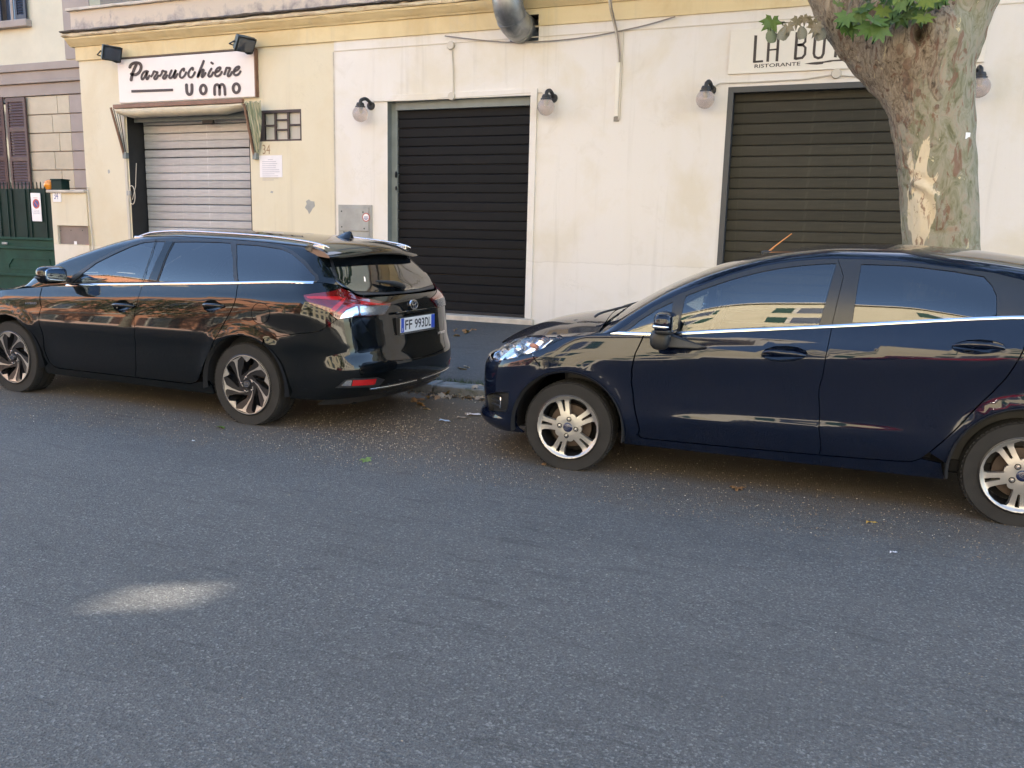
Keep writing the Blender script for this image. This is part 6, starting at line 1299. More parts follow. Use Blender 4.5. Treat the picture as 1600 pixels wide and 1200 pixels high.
tgl = aL([(562, 495), (575, 514), (588, 533), (597, 551), (604, 562.5)]); tgl2 = aL([(625, 561.5), (645, 558.5)]); tgb = (A2, .492)
tgl2 = [ab.el(.40, .512, True), ab.el(.2, .497, True)]
ka = idx_arch(arear, 28) if 'idx_arch' in globals() else min(range(40), key=lambda i: abs((-112+224*i/39)-28))
ai = lambda ang: min(range(40), key=lambda i: abs((-112+224*i/39)-ang))
top_rear = [ab.el(.70, .992, True), ab.el(.5, .985, True), ab.el(.25, .984, True), (A2, .984)]
for s_ in (-1, 1):
    dr = dict(S=ab.lower, parent=ao, mat=M_blk, side=s_, gap=.0022, d=.035)
    panel('front_door', adf+asp[1:]+bl(ax1, ax0), [ah1], **dr)
    panel('rear_door', adr+bl(ax2, ax1)+asp[::-1][:-1], [ah2], **dr)
    panel('sill', [(p[0], p[1]-.004) for p in adf[5:]]+[(p[0], p[1]-.004) for p in adr[1:4]]+[ab.sl(2.225, .30), ab.sl(2.258, .215)]+[ab.sl(x, .19) for x in np.linspace(2.24, .37, 24)]+[ab.sl(.372, .23), ab.sl(.44, .31)], [], **dr)
    panel('fender', [(p[0]-.003, p[1]) for p in adf[:5]]+[ab.sl(.43, .29), ab.sl(.372, .225)]+[afront[i] for i in range(39, ai(-30)-1, -1) if afront[i][1] > .23]+[ab.sl(-.30, .72), ab.sl(-.34, .80)]+bl(-.30, ax0-.003), [], **dr)
    lo_l = lampo[0:5][::1]; 
    rf = [(p[0]+.003, p[1]) for p in adr[6:]]+bl(ax2+.003, 3.33, 14)+[lampo[4]]+lampo[3::-1]+lampo[:12:-1]+bsh+[arear[i] for i in range(ai(30), -1, -1) if arear[i][1] > .30]
    rf = [(p[0]+.003, p[1]) for p in adr[6:]]+bl(ax2+.003, 3.33, 14)+[lampo[4], lampo[3], lampo[2], lampo[1], lampo[0], lampo[18], lampo[17], lampo[16], lampo[15], lampo[14]]+bsh+[arear[i] for i in range(ai(33), ai(-52), -1)]
    panel('rear_fender', rf, [fuel], **dr)
    panel('fuel_flap', fuel, [], **dr)
    for hh, nm in ((ah1, 'door_handle'), (ah2, 'door_handle')):
        h_ = np.array(hh); c = (h_.min(0)+h_.max(0))/2; rx, rz = np.ptp(h_[:, 0])/2, np.ptp(h_[:, 1])/2
        panel('handle_cup', hh, [], ab.off('lower', lambda a, b: -.032*np.clip(1-((a-c[0]+.15*rx)/(rx*.95))**2-((b-c[1])/rz)**2, 0, 1)**.6), ao, M_blk, side=s_, d=.012, flange=0)
        pts = [ab.pt('lower', c[0]+t*rx*.98, c[1]+.004, .004+.026*(1-t**4))[0] for t in np.linspace(-1, 1, 15)]; MB().tube([(p[0], s_*p[1], p[2]) for p in pts], [.006+.011*(1-abs(t)**3) for t in np.linspace(-1, 1, 15)], 10).build(nm, M_blk, ao, smooth=60)
    # tail lamp: dark red body, bright red bars, clear reversing and indicator lenses
    tl = panel('tail_light', lampo, [], ab.off('lower', .004), ao, M_redlens, side=s_, gap=.001, d=.025, flange=.02)
    for nm, q, mt, dd in (('clear_lens', [(533, 493), (541, 485), (557.3, 478.5), (560, 492.5), (545, 495.5), (531, 498)], M_clearback, .006), ('clear_lens', [(561.5, 478.3), (585, 478.2), (607, 478), (599.5, 491), (580, 492.7), (563, 493)], M_clearback, .006),
                          ('red_bar', [(479, 463.5), (500, 463), (530, 464), (536, 466.5), (528, 469.5), (500, 467.5), (481, 466.5)], M_redlens2, .0055), ('red_bar', [(536, 466.5), (541, 465), (534, 476), (523, 487), (513, 486.5), (524, 477)], M_redlens2, .0055), ('red_bar', [(563, 470.5), (585, 473.5), (604, 476), (585, 476.6), (563, 475.8)], M_redlens2, .0055), ('red_bar', [(526, 489), (537, 480), (552, 473), (556, 475.5), (541, 483), (530, 493)], M_redlens2, .0056)):
        panel(nm, aL(q), [], ab.off('lower', dd), tl, mt, side=s_, d=.015, flange=.004)
    panel('clear_cover', aL([(531, 498), (541, 485), (557.3, 478.5), (607, 478), (599.5, 491.3), (563, 493.3), (545, 496)]), [], ab.off('lower', .0085), tl, M_lens, side=s_, d=.02, flange=.003)
    rl_ = panel('rear_fog_bezel', aL([(524, 606), (539, 593.5), (552, 591.5), (590, 589.5), (601, 593), (591, 603), (552, 605.5)]), [], ab.off('lower', .003), ao, M_trim, side=s_, d=.02, flange=.01)
    panel('reflector', aL([(551.5, 593.8), (588, 591.6), (585, 600.5), (549.5, 602.5)]), [], ab.off('lower', .006), rl_, M_redlens2, side=s_, d=.02, flange=.003); panel('fog_lens', aL([(533, 602.5), (541, 594.8), (549.5, 594), (548, 602.7)]), [], ab.off('lower', .006), rl_, M_clearback, side=s_, d=.02, flange=.003)
    ys = np.linspace(.60, .04, 12); zz = [ab.el(y, .325-.02*(.6-y), True) for y in ys]; pts = [ab.pt('lower', a, b, .006)[0] for a, b in zz]; MB().tube([(p[0], s_*p[1], p[2]) for p in pts], .007, 8).build('chrome_bumper_strip', M_silver, ao, smooth=50)
    panel('headlight', [ab.sl(-.36, .80), ab.sl(-.34, .73), ab.el(.72, .66, 0), ab.el(.55, .66, 0), ab.el(.55, .70, 0), ab.sl(-.60, .77)], [], ab.off('lower', .002), ao, M_clearback, side=s_, d=.03)
rbump = [tgb]+tgl2[::-1]+[tgl[4], tgl[3], tgl[2], tgl[1], tgl[0]]+[lampo[11], lampo[12], lampo[13]]+bsh+[arear[i] for i in range(ai(33)+1, 40) if arear[i][1] > .25]+[ab.sl(2.99, .235), ab.sl(3.3, .25), ab.el(.7, .262, True), ab.el(.4, .262, True), (A2, .262)]
panel('rear_bumper', rbump, [], ab.lower, ao, M_blk, mirror=A2, gap=.0022, d=.035)
panel('rear_diffuser', [(A2, .195), (A2, .258), ab.el(.4, .258, True), ab.el(.7, .258, True), ab.sl(3.28, .245), ab.sl(3.2, .20), ab.el(.6, .195, True)], [], ab.off('lower', -.01), ao, M_trim, mirror=A2, d=.05)
lsp = aL([(558.5, 463.5)])[0]
tgate = [tgb]+tgl2[::-1]+tgl[::-1]+[lampo[10], lampo[9], lampo[8], lampo[7], lampo[6], lampo[5]]+[ab.el(.70, 1.006, True)]+top_rear[1:]
recess = None
panel('tailgate', tgate, [], ab.lower, ao, M_blk, mirror=A2, gap=.0022, d=.03)
panel('front_bumper', [(0., .19), (0., .64), ab.el(.5, .65, 0), ab.el(.72, .655, 0), ab.sl(-.34, .725), ab.sl(-.30, .715)]+[afront[i] for i in range(ai(-30), -1, -1) if afront[i][1] > .235]+[ab.sl(-.35, .20), ab.el(.4, .19, 0)], [], ab.lower, ao, M_blk, mirror=0., d=.05)
# tailgate furniture
def rear_pt(y, z, off=0.): a, b = ab.el(abs(y), z, True); P, N = ab.pt('lower', a, b, off); s = -1 if y < 0 else 1; return np.array([P[0], s*P[1], P[2]]), np.array([N[0], s*N[1], N[2]])
zp = .762; pp, pn = rear_pt(.001, zp, .0); px_ = rear_pt(.001, zp)[0][0]+.030; 
hold = MB().box(px_-.05, px_, -.262, .262, zp-.072, zp+.058).build('plate_holder', M_trim, ao, bevel=.006)
plt = MB().box(px_+.0005, px_+.006, -.26, .26, zp-.055, zp+.055).build('number_plate', M_plate, ao, bevel=.002)
MB().box(px_+.0005, px_+.007, -.262, .262, zp-.068, zp-.058).build('plate_frame', M_silver, hold)
for y0, y1 in ((-.2585, -.215), (.205, .2585)): MB().box(px_+.0061, px_+.0068, y0, y1, zp-.0535, zp+.0535).build('blue_band', M_pblue, plt)
for body, y0, wd in (('FF', -.200, .105), ('993', -.058, .150), ('DL', .103, .095)): text_obj('plate_letters', body, M_pblack, (px_+.0062, y0, zp-.037), (0, 1, 0), (0, 0, 1), width=wd, height=.074, parent=plt, offset=.018, depth=.0008)
text_obj('country_letter', 'I', M_plate, (px_+.0070, -.240, zp-.045), (0, 1, 0), (0, 0, 1), height=.025, width=.006, parent=plt, depth=.0006)
MB().box(px_-.03, px_+.004, -.30, .30, zp+.085, zp+.105).build('tailgate_grip', M_blk, ao, bevel=.008)
ez = .905; ep, en = rear_pt(.001, ez, .004)
em = MB()
def EF(u, v, d): return (ep[0]+d-(v*.10), u, ez+v)
ribbon(em, ell(0, 0, .054, .036, 40), .0085, EF, .0, .010, closed=True, smooth=False); ribbon(em, ell(0, 0, .016, .033, 30), .0065, EF, .001, .009, closed=True, smooth=False); ribbon(em, ell(0, .014, .034, .017, 30), .0065, EF, .001, .009, closed=True, smooth=False)
em.build('emblem', M_silver, ao, smooth=30)
def badge(body, y0, z0, w_, h_):
    P, N = rear_pt(y0, z0, .004); Q, _ = rear_pt(y0+w_, z0, .004); return text_obj('badge', body, M_chrome, P, Q-P, (-.05, 0, 1), width=w_, height=h_, parent=ao, offset=.02, depth=.003)
badge('AURIS', -.60, .615, .16, .022); badge('HYBRID', .36, .635, .17, .020)
pb = [ab.pt('lower', *q, .003)[0] for q in aL([(40.5, 475.5), (62, 475.5)])]; text_obj('badge', 'HYBRID', M_chrome, (pb[0][0], -pb[0][1], pb[0][2]), (pb[1][0]-pb[0][0], -(pb[1][1]-pb[0][1]), pb[1][2]-pb[0][2]), (0, 0, 1), width=.14, height=.018, parent=ao, offset=.02, depth=.002)
# greenhouse
afo = aU([(103, 445), (111, 434), (128, 420.5), (150, 406.5), (180, 391), (207, 380), (225, 374.8), (243, 373.8), (262, 373.5), (300, 373.6), (330, 374.3), (365, 375.7), (400, 378.3), (440, 384.3), (457, 391.2), (480, 410), (497, 430), (498.5, 437), (494, 442.5)])
agf = aU([(112, 442.5), (130, 426), (150, 411), (180, 396), (205, 385), (225, 378.8), (245, 377.2), (258.5, 377.5), (250, 395), (240, 418), (231, 440)]); agr = aU([(246.5, 440), (253, 422), (262, 398), (272.5, 378), (310, 377.7), (345, 378.7), (360, 379.7), (364, 405), (366.5, 440.3)]); agq = aU([(372, 440.3), (370, 400), (369.5, 381.5), (400, 383), (440, 389), (454, 395.3), (475, 413.3), (490, 429.3), (493, 434), (490.5, 440.3)])
tri = aU([(103, 446), (112, 442.5), (130, 426), (124, 425), (110, 437)])
su_x = lambda p: float(p[0])
usp = aU([(221, 448), (226, 430), (236, 400), (244.5, 374)])
wfr = [(su_x(afo[0]), 0.)]+[(x, 0.) for x in (1.0, 1.6, 2.2, 2.8, 3.13)]+afo[::-1]
for s_ in (-1, 1):
    panel('window_frame', wfr, [agf, agr, agq], ab.off('upper', .0008), ao, M_trim, side=s_, d=.035)
    panel('pillar_trim', aU([(232.5, 440), (241, 418), (251, 395), (260, 377.6), (271, 377.8), (260.5, 398), (251.5, 422), (245, 440)]), [], ab.off('upper', .004), ao, M_blk, side=s_, d=.03, flange=.004)
    MB().tube([tuple(np.array(ab.pt('upper', *p, .0045)[0])*np.array([1, s_, 1])) for p in usp], .0022, 5).build('door_seal', M_rubber, ao)
    for g_ in (agf, agr, agq): panel('side_window', g_, [], ab.off('upper', -.004), ao, M_glassc if g_ is agf else M_glassd, side=s_, d=.05, flange=0)
    xsb = np.linspace(su_x(afo[0])+.01, 3.17, 44); P0 = [ab.pt('lower', *ab.sl(x, float(ab.zb(x))-.010))[0] for x in xsb]; P1 = [ab.pt('lower', *ab.sl(x, float(ab.zb(x))+.006))[0] for x in xsb]
    strip('chrome_strip', P0, P1, .006, M_chrome, ao, [(0, .93, .36)]*44, s_)
    rp = [(1.24, 1.384), (1.34, 1.412), (1.45, 1.432), (1.71, 1.447), (2.07, 1.443), (2.5, 1.430), (2.756, 1.414), (3.0, 1.39), (3.13, 1.366), (3.17, 1.352)]; rp = [(x, s_*.575, z-.020) for x, z in rp]
    rp = smooth_line(rp, 4); mb = MB().tube(rp, [.005+.004*min(1, i/4, (len(rp)-1-i)/4) for i in range(len(rp))], 10); mb.build('roof_rail', M_silver, ao, smooth=60)
    for x, z in ((1.28, 1.362), (3.08, 1.338)): MB().box(x-.05, x+.05, s_*.575-.010, s_*.575+.010, z-.02, z+.018).build('rail_foot', M_silver, ao, bevel=.006)
    mx, my, mz = .70, .955, 1.052; mr = superell((mx, s_*my, mz), (.060, .118, .072), .6, 28, 16).build('door_mirror', M_blk, ao, smooth=60); superell((mx-.02, s_*(my+.03), mz-.02), (.05, .095, .012), .6).build('indicator', M_trim, mr, smooth=60)
    mg = superell((mx+.056, s_*my, mz), (.008, .098, .056), .5).build('mirror_glass', M_mirror, mr, smooth=60); mg.rotation_euler = (0, 0, 0)
    MB().box(mx-.03, mx+.03, s_*.80 if s_ > 0 else -.88, s_*.88 if s_ > 0 else -.80, .985, 1.03).build('mirror_foot', M_trim, mr, bevel=.012)
dshut = aU([(506, 382.5), (511, 395), (517, 412), (524, 432), (531, 449)])
rwin_e = [(float(p[0]), float(p[1])) for p in aU([(516.5, 399), (521, 412), (528, 432), (535.5, 451)])]
roofp = [(afo[0][0]-.02, .02)]+afo+[(3.2, 0.), (3.33, 0.)]+dshut[::-1]+[(3.02, .55), (3.02, .8), (3.02, 1.1)]+[(x, 1.1) for x in np.linspace(2.8, 1.12, 10)]+[(1.09, .9), (1.05, .7), (.98, .54), (.8, .53), (.5, .525), (.3, .515), (.16, .50), (.10, .42), (.12, .2), (.3, .0)]
panel('roof', roofp, [], ab.upper, ao, M_blk, mirror=('b', 1.1), d=.04, flange=.006)
panel('windscreen', [(.10, .50), (.3, .522), (.5, .532), (.8, .537), (.985, .545), (1.055, .7), (1.095, .9), (1.125, 1.1)]+[(x, 1.1) for x in np.linspace(1., .06, 9)]+[(.07, .8)], [], ab.off('upper', -.003), ao, M_glassc, mirror=('b', 1.1), d=.06, flange=0)
panel('hood', [(x, .42) for x in np.linspace(.08, -.50, 12)]+[(-.62, .6), (-.74, .8), (-.80, 1.1)]+[(x, 1.1) for x in np.linspace(-.7, .04, 12)]+[(.05, .7)], [], ab.upper, ao, M_blk, mirror=('b', 1.1), d=.05)
# tailgate window in its black surround, spoiler, wiper, fin
sur = [(3.025, 1.1), (3.03, .8), (3.03, .56)]+[(p[0]+.004, p[1]) for p in dshut]+[(3.385, .38), (3.43, .45), (3.46, .7), (3.47, 1.1)]
panel('tailgate_surround', sur, [], ab.off('upper', -.002), ao, M_pblack, mirror=('b', 1.1), d=.03, flange=.006)
rw_ = rwin_e+[(3.40, .56), (3.425, .8), (3.43, 1.1), (3.30, 1.1), (3.14, 1.1), (3.135, .8), (3.13, .56)]
panel('rear_window', rw_, [], ab.off('upper', .0025), ao, plain('rear_window_glass', (.006, .007, .008), .02, spec=.9, coat=.6), mirror=('b', 1.1), d=.04, flange=.0)
mb = MB(); ny_ = 30; pr = [(2.98, .0), (3.06, .004), (3.14, -.002), (3.19, -.014), (3.225, -.030), (3.248, -.050), (3.250, -.062), (3.235, -.070), (3.10, -.085), (2.99, -.03)]
for i in range(ny_+1):
    y = -.625+1.25*i/ny_; t = abs(y)/.625; 
    for x, dz in pr: xx = 2.98+(x-2.98)*(1-.16*t**3); zt = float(ab.zc(2.98))+.002-(.35*(xx-2.98)**1.25)*.72-.055*t**2.4; mb.v.append((xx, y, zt+dz*(1-.4*t**6)))
L = len(pr); mb.f = [(i*L+k, (i+1)*L+k, (i+1)*L+(k+1) % L, i*L+(k+1) % L) for i in range(ny_) for k in range(L)]+[tuple(range(L)), tuple(ny_*L+k for k in range(L))]
mb.build('roof_spoiler', M_blk, ao, smooth=45)
fin = MB(); fp = [(2.78, 0), (2.84, .018), (2.90, .042), (2.945, .056), (2.962, .054), (2.968, .0)]; zf = float(ab.zc(2.87))-.004
v = []
for x, z in fp: hw = .034*(1-z/.075); v += [(x, -hw if z > 0 or x > 2.9 else -.004, zf+z-.02*(x-2.87)), (x, hw if z > 0 or x > 2.9 else .004, zf+z-.02*(x-2.87))]
base = [(2.78, -.004, zf), (2.84, -.033, zf), (2.90, -.036, zf), (2.968, -.034, zf-.004), (2.968, .034, zf-.004), (2.90, .036, zf), (2.84, .033, zf), (2.78, .004, zf)]; ridge = [(2.79, 0, zf+.006), (2.84, 0, zf+.024), (2.90, 0, zf+.045), (2.945, 0, zf+.057), (2.964, 0, zf+.052)]
vv = base+ridge; fin.add(vv, [(0, 1, 9, 8), (1, 2, 10, 9), (2, 3, 12, 11), (2, 11, 10), (7, 8, 9, 6), (6, 9, 10, 5), (5, 10, 11), (5, 11, 12, 4), (3, 4, 12), (0, 8, 7)]); fin.build('shark_fin_antenna', M_blk, ao, bevel=.003, smooth=40)
wz = ab.upper(np.array([3.405]), np.array([1.1]))[0]; wq = [ab.pt('upper', 3.40-.055*t, 1.1-.36*t, .022+.012*math.sin(PI*t))[0] for t in np.linspace(0, 1, 9)]
MB().tube([(p[0], -p[1]+.05, p[2]) for p in wq], [.020, .024, .024, .022, .019, .016, .013, .010, .007], 10).build('rear_wiper', M_dkplastic, ao, smooth=60); superell((wz[0]+.0, .05, wz[2]+.016), (.028, .03, .022), .8).build('wiper_cap', M_dkplastic, ao, smooth=60)
# wheels: five swept machined arms over a dark wheel
def estate_wheel():
    o = wheel_base('wheel', AR, .230, .222); S = rimS([(0, -.085), (.06, -.086), (.10, -.088), (.15, -.094), (.20, -.100), (.216, -.104), (.224, -.106), (.232, -.102)])
    pol = lambda r, deg: (r*math.cos(math.radians(deg)), r*math.sin(math.radians(deg)))
    # dark spokes: ten, joined at the hub
    holes = []
    for k in range(5):
        b0 = 72*k+41
        holes.append([pol(r, b0+d) for r, d in ((.085, 62), (.10, 48), (.15, 30), (.195, 25), (.212, 28), (.213, 37), (.198, 42), (.15, 48), (.11, 62))])
        holes.append([pol(r, b0+d) for r, d in ((.085, 20), (.11, 4), (.15, -12), (.198, -19), (.212, -18), (.213, -24), (.195, -27), (.15, -26), (.11, -14), (.085, -4))])
    panel('rim', ell(0, 0, .232, .232, 72), holes, S, o, M_alloyd, d=.014, flange=.04, outward=(0, -1, 0))
    S2 = rimS([(0, -.089), (.06, -.090), (.10, -.092), (.15, -.098), (.20, -.104), (.216, -.108), (.224, -.1095), (.233, -.104)])
    panel('rim_lip', ell(0, 0, .2325, .2325, 72), [ell(0, 0, .2185, .2185, 72)], S2, o, M_alloy, d=.014, flange=.006, outward=(0, -1, 0))
    for k in range(5):
        b0 = 72*k+41
        arm = [pol(.050, b0+94), pol(.060, b0+72), pol(.10, b0+36.5), pol(.15, b0+16), pol(.19, b0+10), pol(.208, b0+11), pol(.2195, b0+18), pol(.2195, b0-17), pol(.211, b0-11), pol(.195, b0+0), pol(.15, b0+11), pol(.10, b0+30), pol(.064, b0+62), pol(.046, b0+84)]
        panel('rim_arm', arm, [], S2, o, M_alloy, d=.012, flange=.008, outward=(0, -1, 0))
        panel('rim_tip', [pol(.2195, b0+34), pol(.175, b0+46), pol(.2195, b0+57)], [], S2, o, M_alloy, d=.02, flange=.008, outward=(0, -1, 0))
        a = math.radians(b0+60); b = MB().lathe([(0, -.096), (.008, -.095), (.010, -.09), (.010, -.08)], axis='y', n=12).build('wheel_nut', M_silver, o, smooth=40); b.data.transform(Matrix.Translation((.056*math.cos(a), 0, .056*math.sin(a))))
    MB().lathe([(0, -.1005), (.024, -.0995), (.030, -.096), (.032, -.085)], axis='y', n=28).build('centre_cap', M_alloyd, o, smooth=50)
    mb = MB()
    for (cx, cy, rx, ry, w_) in ((0, 0, .022, .015, .003), (0, 0, .007, .013, .0025), (0, .006, .014, .007, .0025)): ribbon(mb, ell(cx, cy, rx, ry, 24), w_, lambda u, v, d: (u, -.1008-d, v), .0, .0015, closed=True, smooth=False)
    mb.build('cap_emblem', M_chrome, o)
    return o
aw_ = estate_wheel(); aw_.parent = ao; aw_.location = (2.6, -.752, AZ)
w2 = copy_wheel(aw_, ao, (0, -.755, AZ), 0, False); spin(w2, -math.radians(10))
copy_wheel(aw_, ao, (0, .755, AZ), 0, True); copy_wheel(aw_, ao, (2.6, .752, AZ), 0, True)
liner(ao, 0, AZ, AAR-.002, .862, .50); liner(ao, 2.6, AZ, AAR-.002, .862, .50)
MB().box(-.75, 3.40, -.62, .62, .20, .25).build('underbody', M_liner, ao)
MB().tube([(3.0, .35, .24), (3.45, .35, .235)], .03, 10).tube([(2.9, -.1, .25), (2.9, .35, .25)], .08, 10).build('exhaust', M_liner, ao, smooth=40)
for x0, x1, z1 in ((-.52, -.44, .62), (.40, .46, .86), (2.14, 2.20, .88), (3.0, 3.06, .9)): MB().box(x0, x1, -.74, .74, .22, z1).build('bulkhead', M_liner, ao)
interior(ao, .45, 3.2, .72, .38, .45, .98, (1.15, 1.95), -.36)
# ------------------------------------------------------------------ across the street: a parked red car
M_red = paint('red_paint', (.30, .006, .010), 0)
def recolour(o, a, b):
    for ch in o.children:
        if ch.type == 'MESH':
            for s in ch.material_slots:
                if s.material == a: s.link = 'OBJECT'; s.material = b
        recolour(ch, a, b)
rc = copy_tree(fo); rc.location = (3.6, -7.4, 0); rc.rotation_euler = (0, 0, PI); rc['label'] = 'red hatchback parked on the far side of the street'; recolour(rc, M_blue, M_red)

# ------------------------------------------------------------------ fallen leaves, paper scraps, seeds and grit
M_dry = leafmat('dry_brown_leaf', (.22, .11, .045), (.36, .20, .09), .15); M_green2 = leafmat('fresh_fallen_leaf', (.09, .15, .03), (.16, .24, .05), .2); M_pale = leafmat('pale_dry_leaf', (.33, .25, .17), (.46, .36, .25), .1)
dl = [leaf_mesh('leaf', b, M_dry, f) for b, f in ((.9, .7), (1.4, .4), (.6, 1.0))]; pl = leaf_mesh('leaf', 1.0, M_pale, .6); gl_ = leaf_mesh('leaf', .5, M_green2, .5)
rq = random.Random(21)
def drop(px, py, s, mesh, label, z=0., group=None, name='fallen_leaf', cat='leaf', tilt=.3):
    o = link(name, mesh); g = G(px, py, z); o.location = (g[0], g[1], z+s*.10+.004); o.scale = (s,)*3; o.rotation_euler = (rq.uniform(-tilt, tilt), rq.uniform(-tilt, tilt), rq.uniform(0, 6.3)); tag(o, label, cat, group); return o
drop(571, 720, .058, gl_, 'green leaf lying alone in the middle of the road'); drop(343, 669, .055, gl_, 'small yellow green leaf beside the rear wheel of the black estate')
drop(1152, 764, .062, dl[0], 'curled brown leaf on the road below the hatchback doors'); drop(850, 726, .03, dl[1], 'tiny orange leaf at the front tyre of the blue hatchback')
drop(655, 634, .06, dl[2], 'brown leaf on the road behind the black estate bumper')
ORD = ['first', 'second', 'third', 'fourth', 'fifth', 'sixth', 'seventh', 'eighth', 'ninth', 'tenth', 'eleventh', 'twelfth', 'thirteenth', 'fourteenth']
for i_, (px, py) in enumerate(sorted(((664, 640), (690, 621), (700, 620), (708, 619), (715, 618), (722, 620), (682, 622), (730, 622), (656, 624), (645, 627), (748, 624), (672, 622), (703, 622), (697, 618)))): bw = rq.random() < .6; drop(px, py, rq.uniform(.05, .085), dl[rq.randrange(3)] if bw else pl, ('dry brown' if bw else 'pale dry')+' leaf, '+ORD[i_]+' from the left of those along the kerb between the cars', 0., 'dry leaves along the kerb', tilt=.6)
for i_, (px, py, s) in enumerate(sorted(((716, 524, .07), (724, 520, .075), (733, 520, .085), (741, 516, .06), (729, 516, .06), (712, 517, .05)))): drop(px, py, s, dl[rq.randrange(3)], 'dry leaf before the black shutter threshold, '+ORD[i_]+' from the left of its cluster', .17, 'dry leaves before the black shutter', tilt=.5)
for px, py, s, nr in ((722, 577, .075, 'nearer'), (729, 574, .07, 'farther')): drop(px, py, s, pl, 'pale dry leaf beside the estate bumper, the '+nr+' of the two', .10, 'pale leaves beside the bumper')
for px, py, s, wh in ((748, 538, .04, 'out on the open pavement'), (744, 605, .06, 'on the kerb stone edge'), (750, 603, .05, 'closest to its headlight')): drop(px, py, s, pl, 'small pale leaf before the hatchback nose, '+wh, .09, 'pale leaves before the hatchback nose')
def scrap(px, py, a, b, mat, label, name, rot=0., z=0.):
    g = G(px, py, z); mb = MB(); n = 4
    for i in range(n+1):
        for j in range(3): mb.v.append((a*(i/n-.5), b*(j/2-.5), .004+.012*abs(math.sin(i*1.9+j))))
    mb.f = [(i*3+j, (i+1)*3+j, (i+1)*3+j+1, i*3+j+1) for i in range(n) for j in range(2)]; o = mb.build(name, mat, smooth=70); o.location = (g[0], g[1], z); o.rotation_euler = (0, 0, rot); return tag(o, label, 'litter')
M_bluep = plain('bluish_paper', (.50, .60, .72), .7); M_card = plain('cardboard_scrap', (.42, .33, .24), .8)
scrap(695, 659, .10, .03, M_bluep, 'pale blue paper strip on the road behind the black estate', 'paper_strip', -.2); scrap(741, 649, .12, .05, M_paper, 'crumpled white paper on the road before the hatchback nose', 'paper_scrap', .3); scrap(732, 648, .06, .04, M_card, 'small brown card scrap beside the crumpled white paper', 'card_scrap', .5)
scrap(722, 654, .09, .02, M_card, 'thin brown strip between the paper scraps on the road', 'card_strip', -.1); scrap(1362, 819, .055, .012, plain('yellow_stick', (.55, .32, .05), .6), 'short yellow stick on the road below the hatchback', 'stick', .1)
scrap(1396, 866, .035, .008, M_paper, 'tiny white sliver on the road below the yellow stick', 'paper_sliver', .2); scrap(302, 691, .02, .015, M_whitep, 'tiny white scrap on the road below the estate', 'paper_bit'); scrap(1562, 808, .11, .02, M_paper, 'flat white scrap beside the rear wheel of the hatchback', 'paper_scrap', .2)
# seeds, grit and crumbled leaves that have blown under the cars
mb = MB(); rg = np.random.default_rng(77)
def crumb(x, y, s, z=0.):
    a = rg.uniform(0, 6.3); c, q = math.cos(a)*s, math.sin(a)*s; h = s*rg.uniform(.4, .8); k = rg.uniform(.35, .8)
    mb.add([(x+c, y+q, z), (x-q*k, y+c*k, z), (x-c, y-q, z), (x+q*k, y-c*k, z), (x, y, z+h)], [(0, 1, 4), (1, 2, 4), (2, 3, 4), (3, 0, 4)])
for i in range(6500):
    x = rg.uniform(-8.5, 2.6); y = 4.28+abs(rg.normal())*1.0-.022*(x+1.5)*(x > -2)
    if y < 6.7: crumb(x, y, rg.uniform(.002, .0062))
for i in range(2600):
    x, y = rg.normal(-3.0, .6), rg.normal(5.3, .5)
    if 4.4 < y < 6.68: crumb(x, y, rg.uniform(.002, .0068))
for i in range(900): crumb(rg.uniform(-9, 2), 6.70-abs(rg.normal())*.10, rg.uniform(.004, .014))
for i in range(260): crumb(rg.uniform(-9, 4), rg.uniform(1.8, 4.3), rg.uniform(.0018, .0045))
mb2 = MB()
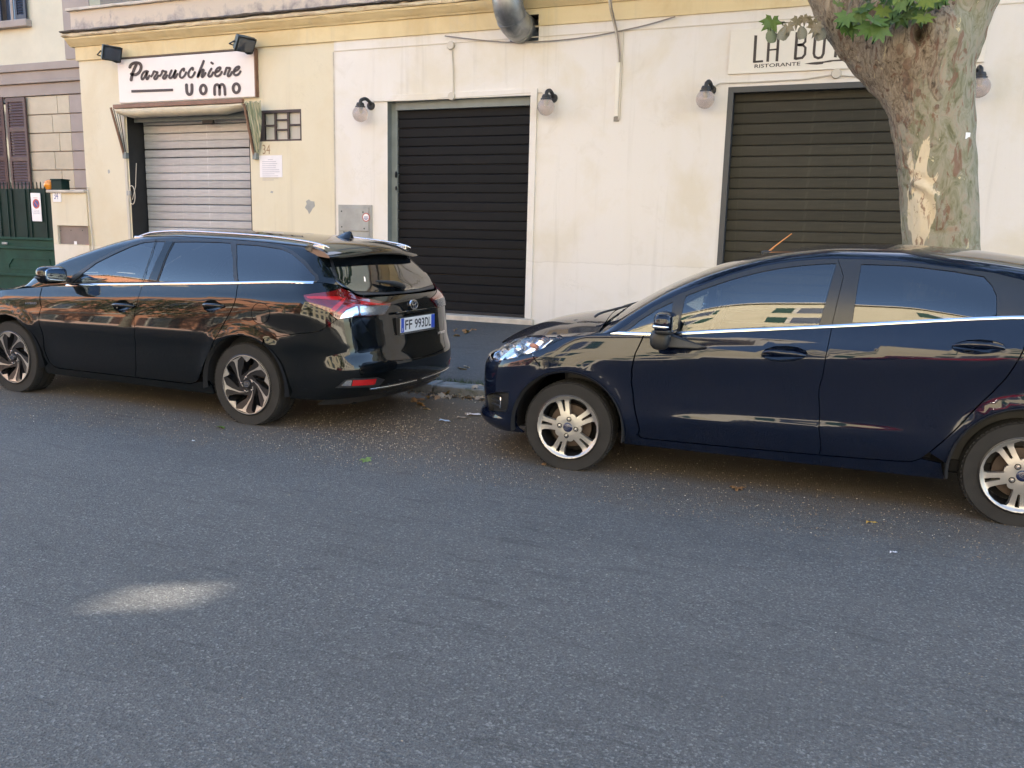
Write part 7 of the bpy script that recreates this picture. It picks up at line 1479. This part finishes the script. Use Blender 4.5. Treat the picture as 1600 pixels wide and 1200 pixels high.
for i in range(700):                     # crumbled leaf litter packed in the gutter
    c_ = rg.choice([-3.3, -2.9, -4.6, -6.2, -1.0, .8]); x = c_+rg.normal()*.55; y = 6.735-abs(rg.normal())*.085; s_ = rg.uniform(.006, .022); a = rg.uniform(0, 6.3); t = rg.uniform(-.5, .5)
    p = [(x+s_*r_*math.cos(a+k), y+s_*r_*math.sin(a+k)*.8, .004+rg.uniform(0, .016)+s_*t*math.cos(k)*.5) for k, r_ in ((0, 1.2), (1.1, .5), (2.2, .9), (3.3, .45), (4.4, 1.), (5.4, .5))]
    if y < 6.74: mb2.add(p, [(0, 1, 2, 3, 4, 5)])
lm_, lnt, lb = newmat('crumbled_leaves'); lg = lnt.nodes.new('ShaderNodeNewGeometry'); lnt.links.new(ramp(lnt, lg.outputs['Random Per Island'], [(.0, (.07, .045, .028)), (.5, (.20, .12, .06)), (.85, (.33, .23, .13)), (1., (.45, .38, .30))]), lb.inputs['Base Color']); lb.inputs['Roughness'].default_value = .9
tag(mb2.build('leaf_litter', lm_), 'crumbled brown leaf litter packed in the gutter along the kerb', 'leaf litter', kind='stuff')
gm_, gnt, gb = newmat('seed_grit'); gg = gnt.nodes.new('ShaderNodeNewGeometry'); gnt.links.new(ramp(gnt, gg.outputs['Random Per Island'], [(.0, (.20, .13, .075)), (.45, (.28, .21, .13)), (.85, (.36, .28, .18)), (1., (.55, .50, .42))]), gb.inputs['Base Color']); gb.inputs['Roughness'].default_value = .9
tag(mb.build('grit', gm_), 'tan seeds and grit scattered on the road under the cars', 'grit', kind='stuff')
# weeds and moss along the joint of kerb and pavement
mb = MB()
for i in range(420):
    x = rg.choice([rg.uniform(-3.7, -2.5), rg.uniform(-9, 3)]); y = KERB_Y+.255+rg.normal()*.018; a = rg.uniform(0, 6.3); h = rg.uniform(.012, .05); d = rg.uniform(.006, .03)
    mb.add([(x-.003, y, KERB_H-.01), (x+.003, y, KERB_H-.01), (x+d*math.cos(a), y+d*math.sin(a), KERB_H+h)], [(0, 1, 2)])
tag(mb.build('weeds', plain('weed_green', (.05, .09, .025), .7, var=.4, vscale=30)), 'tiny green weeds growing behind the kerb stones', 'weeds', kind='stuff')
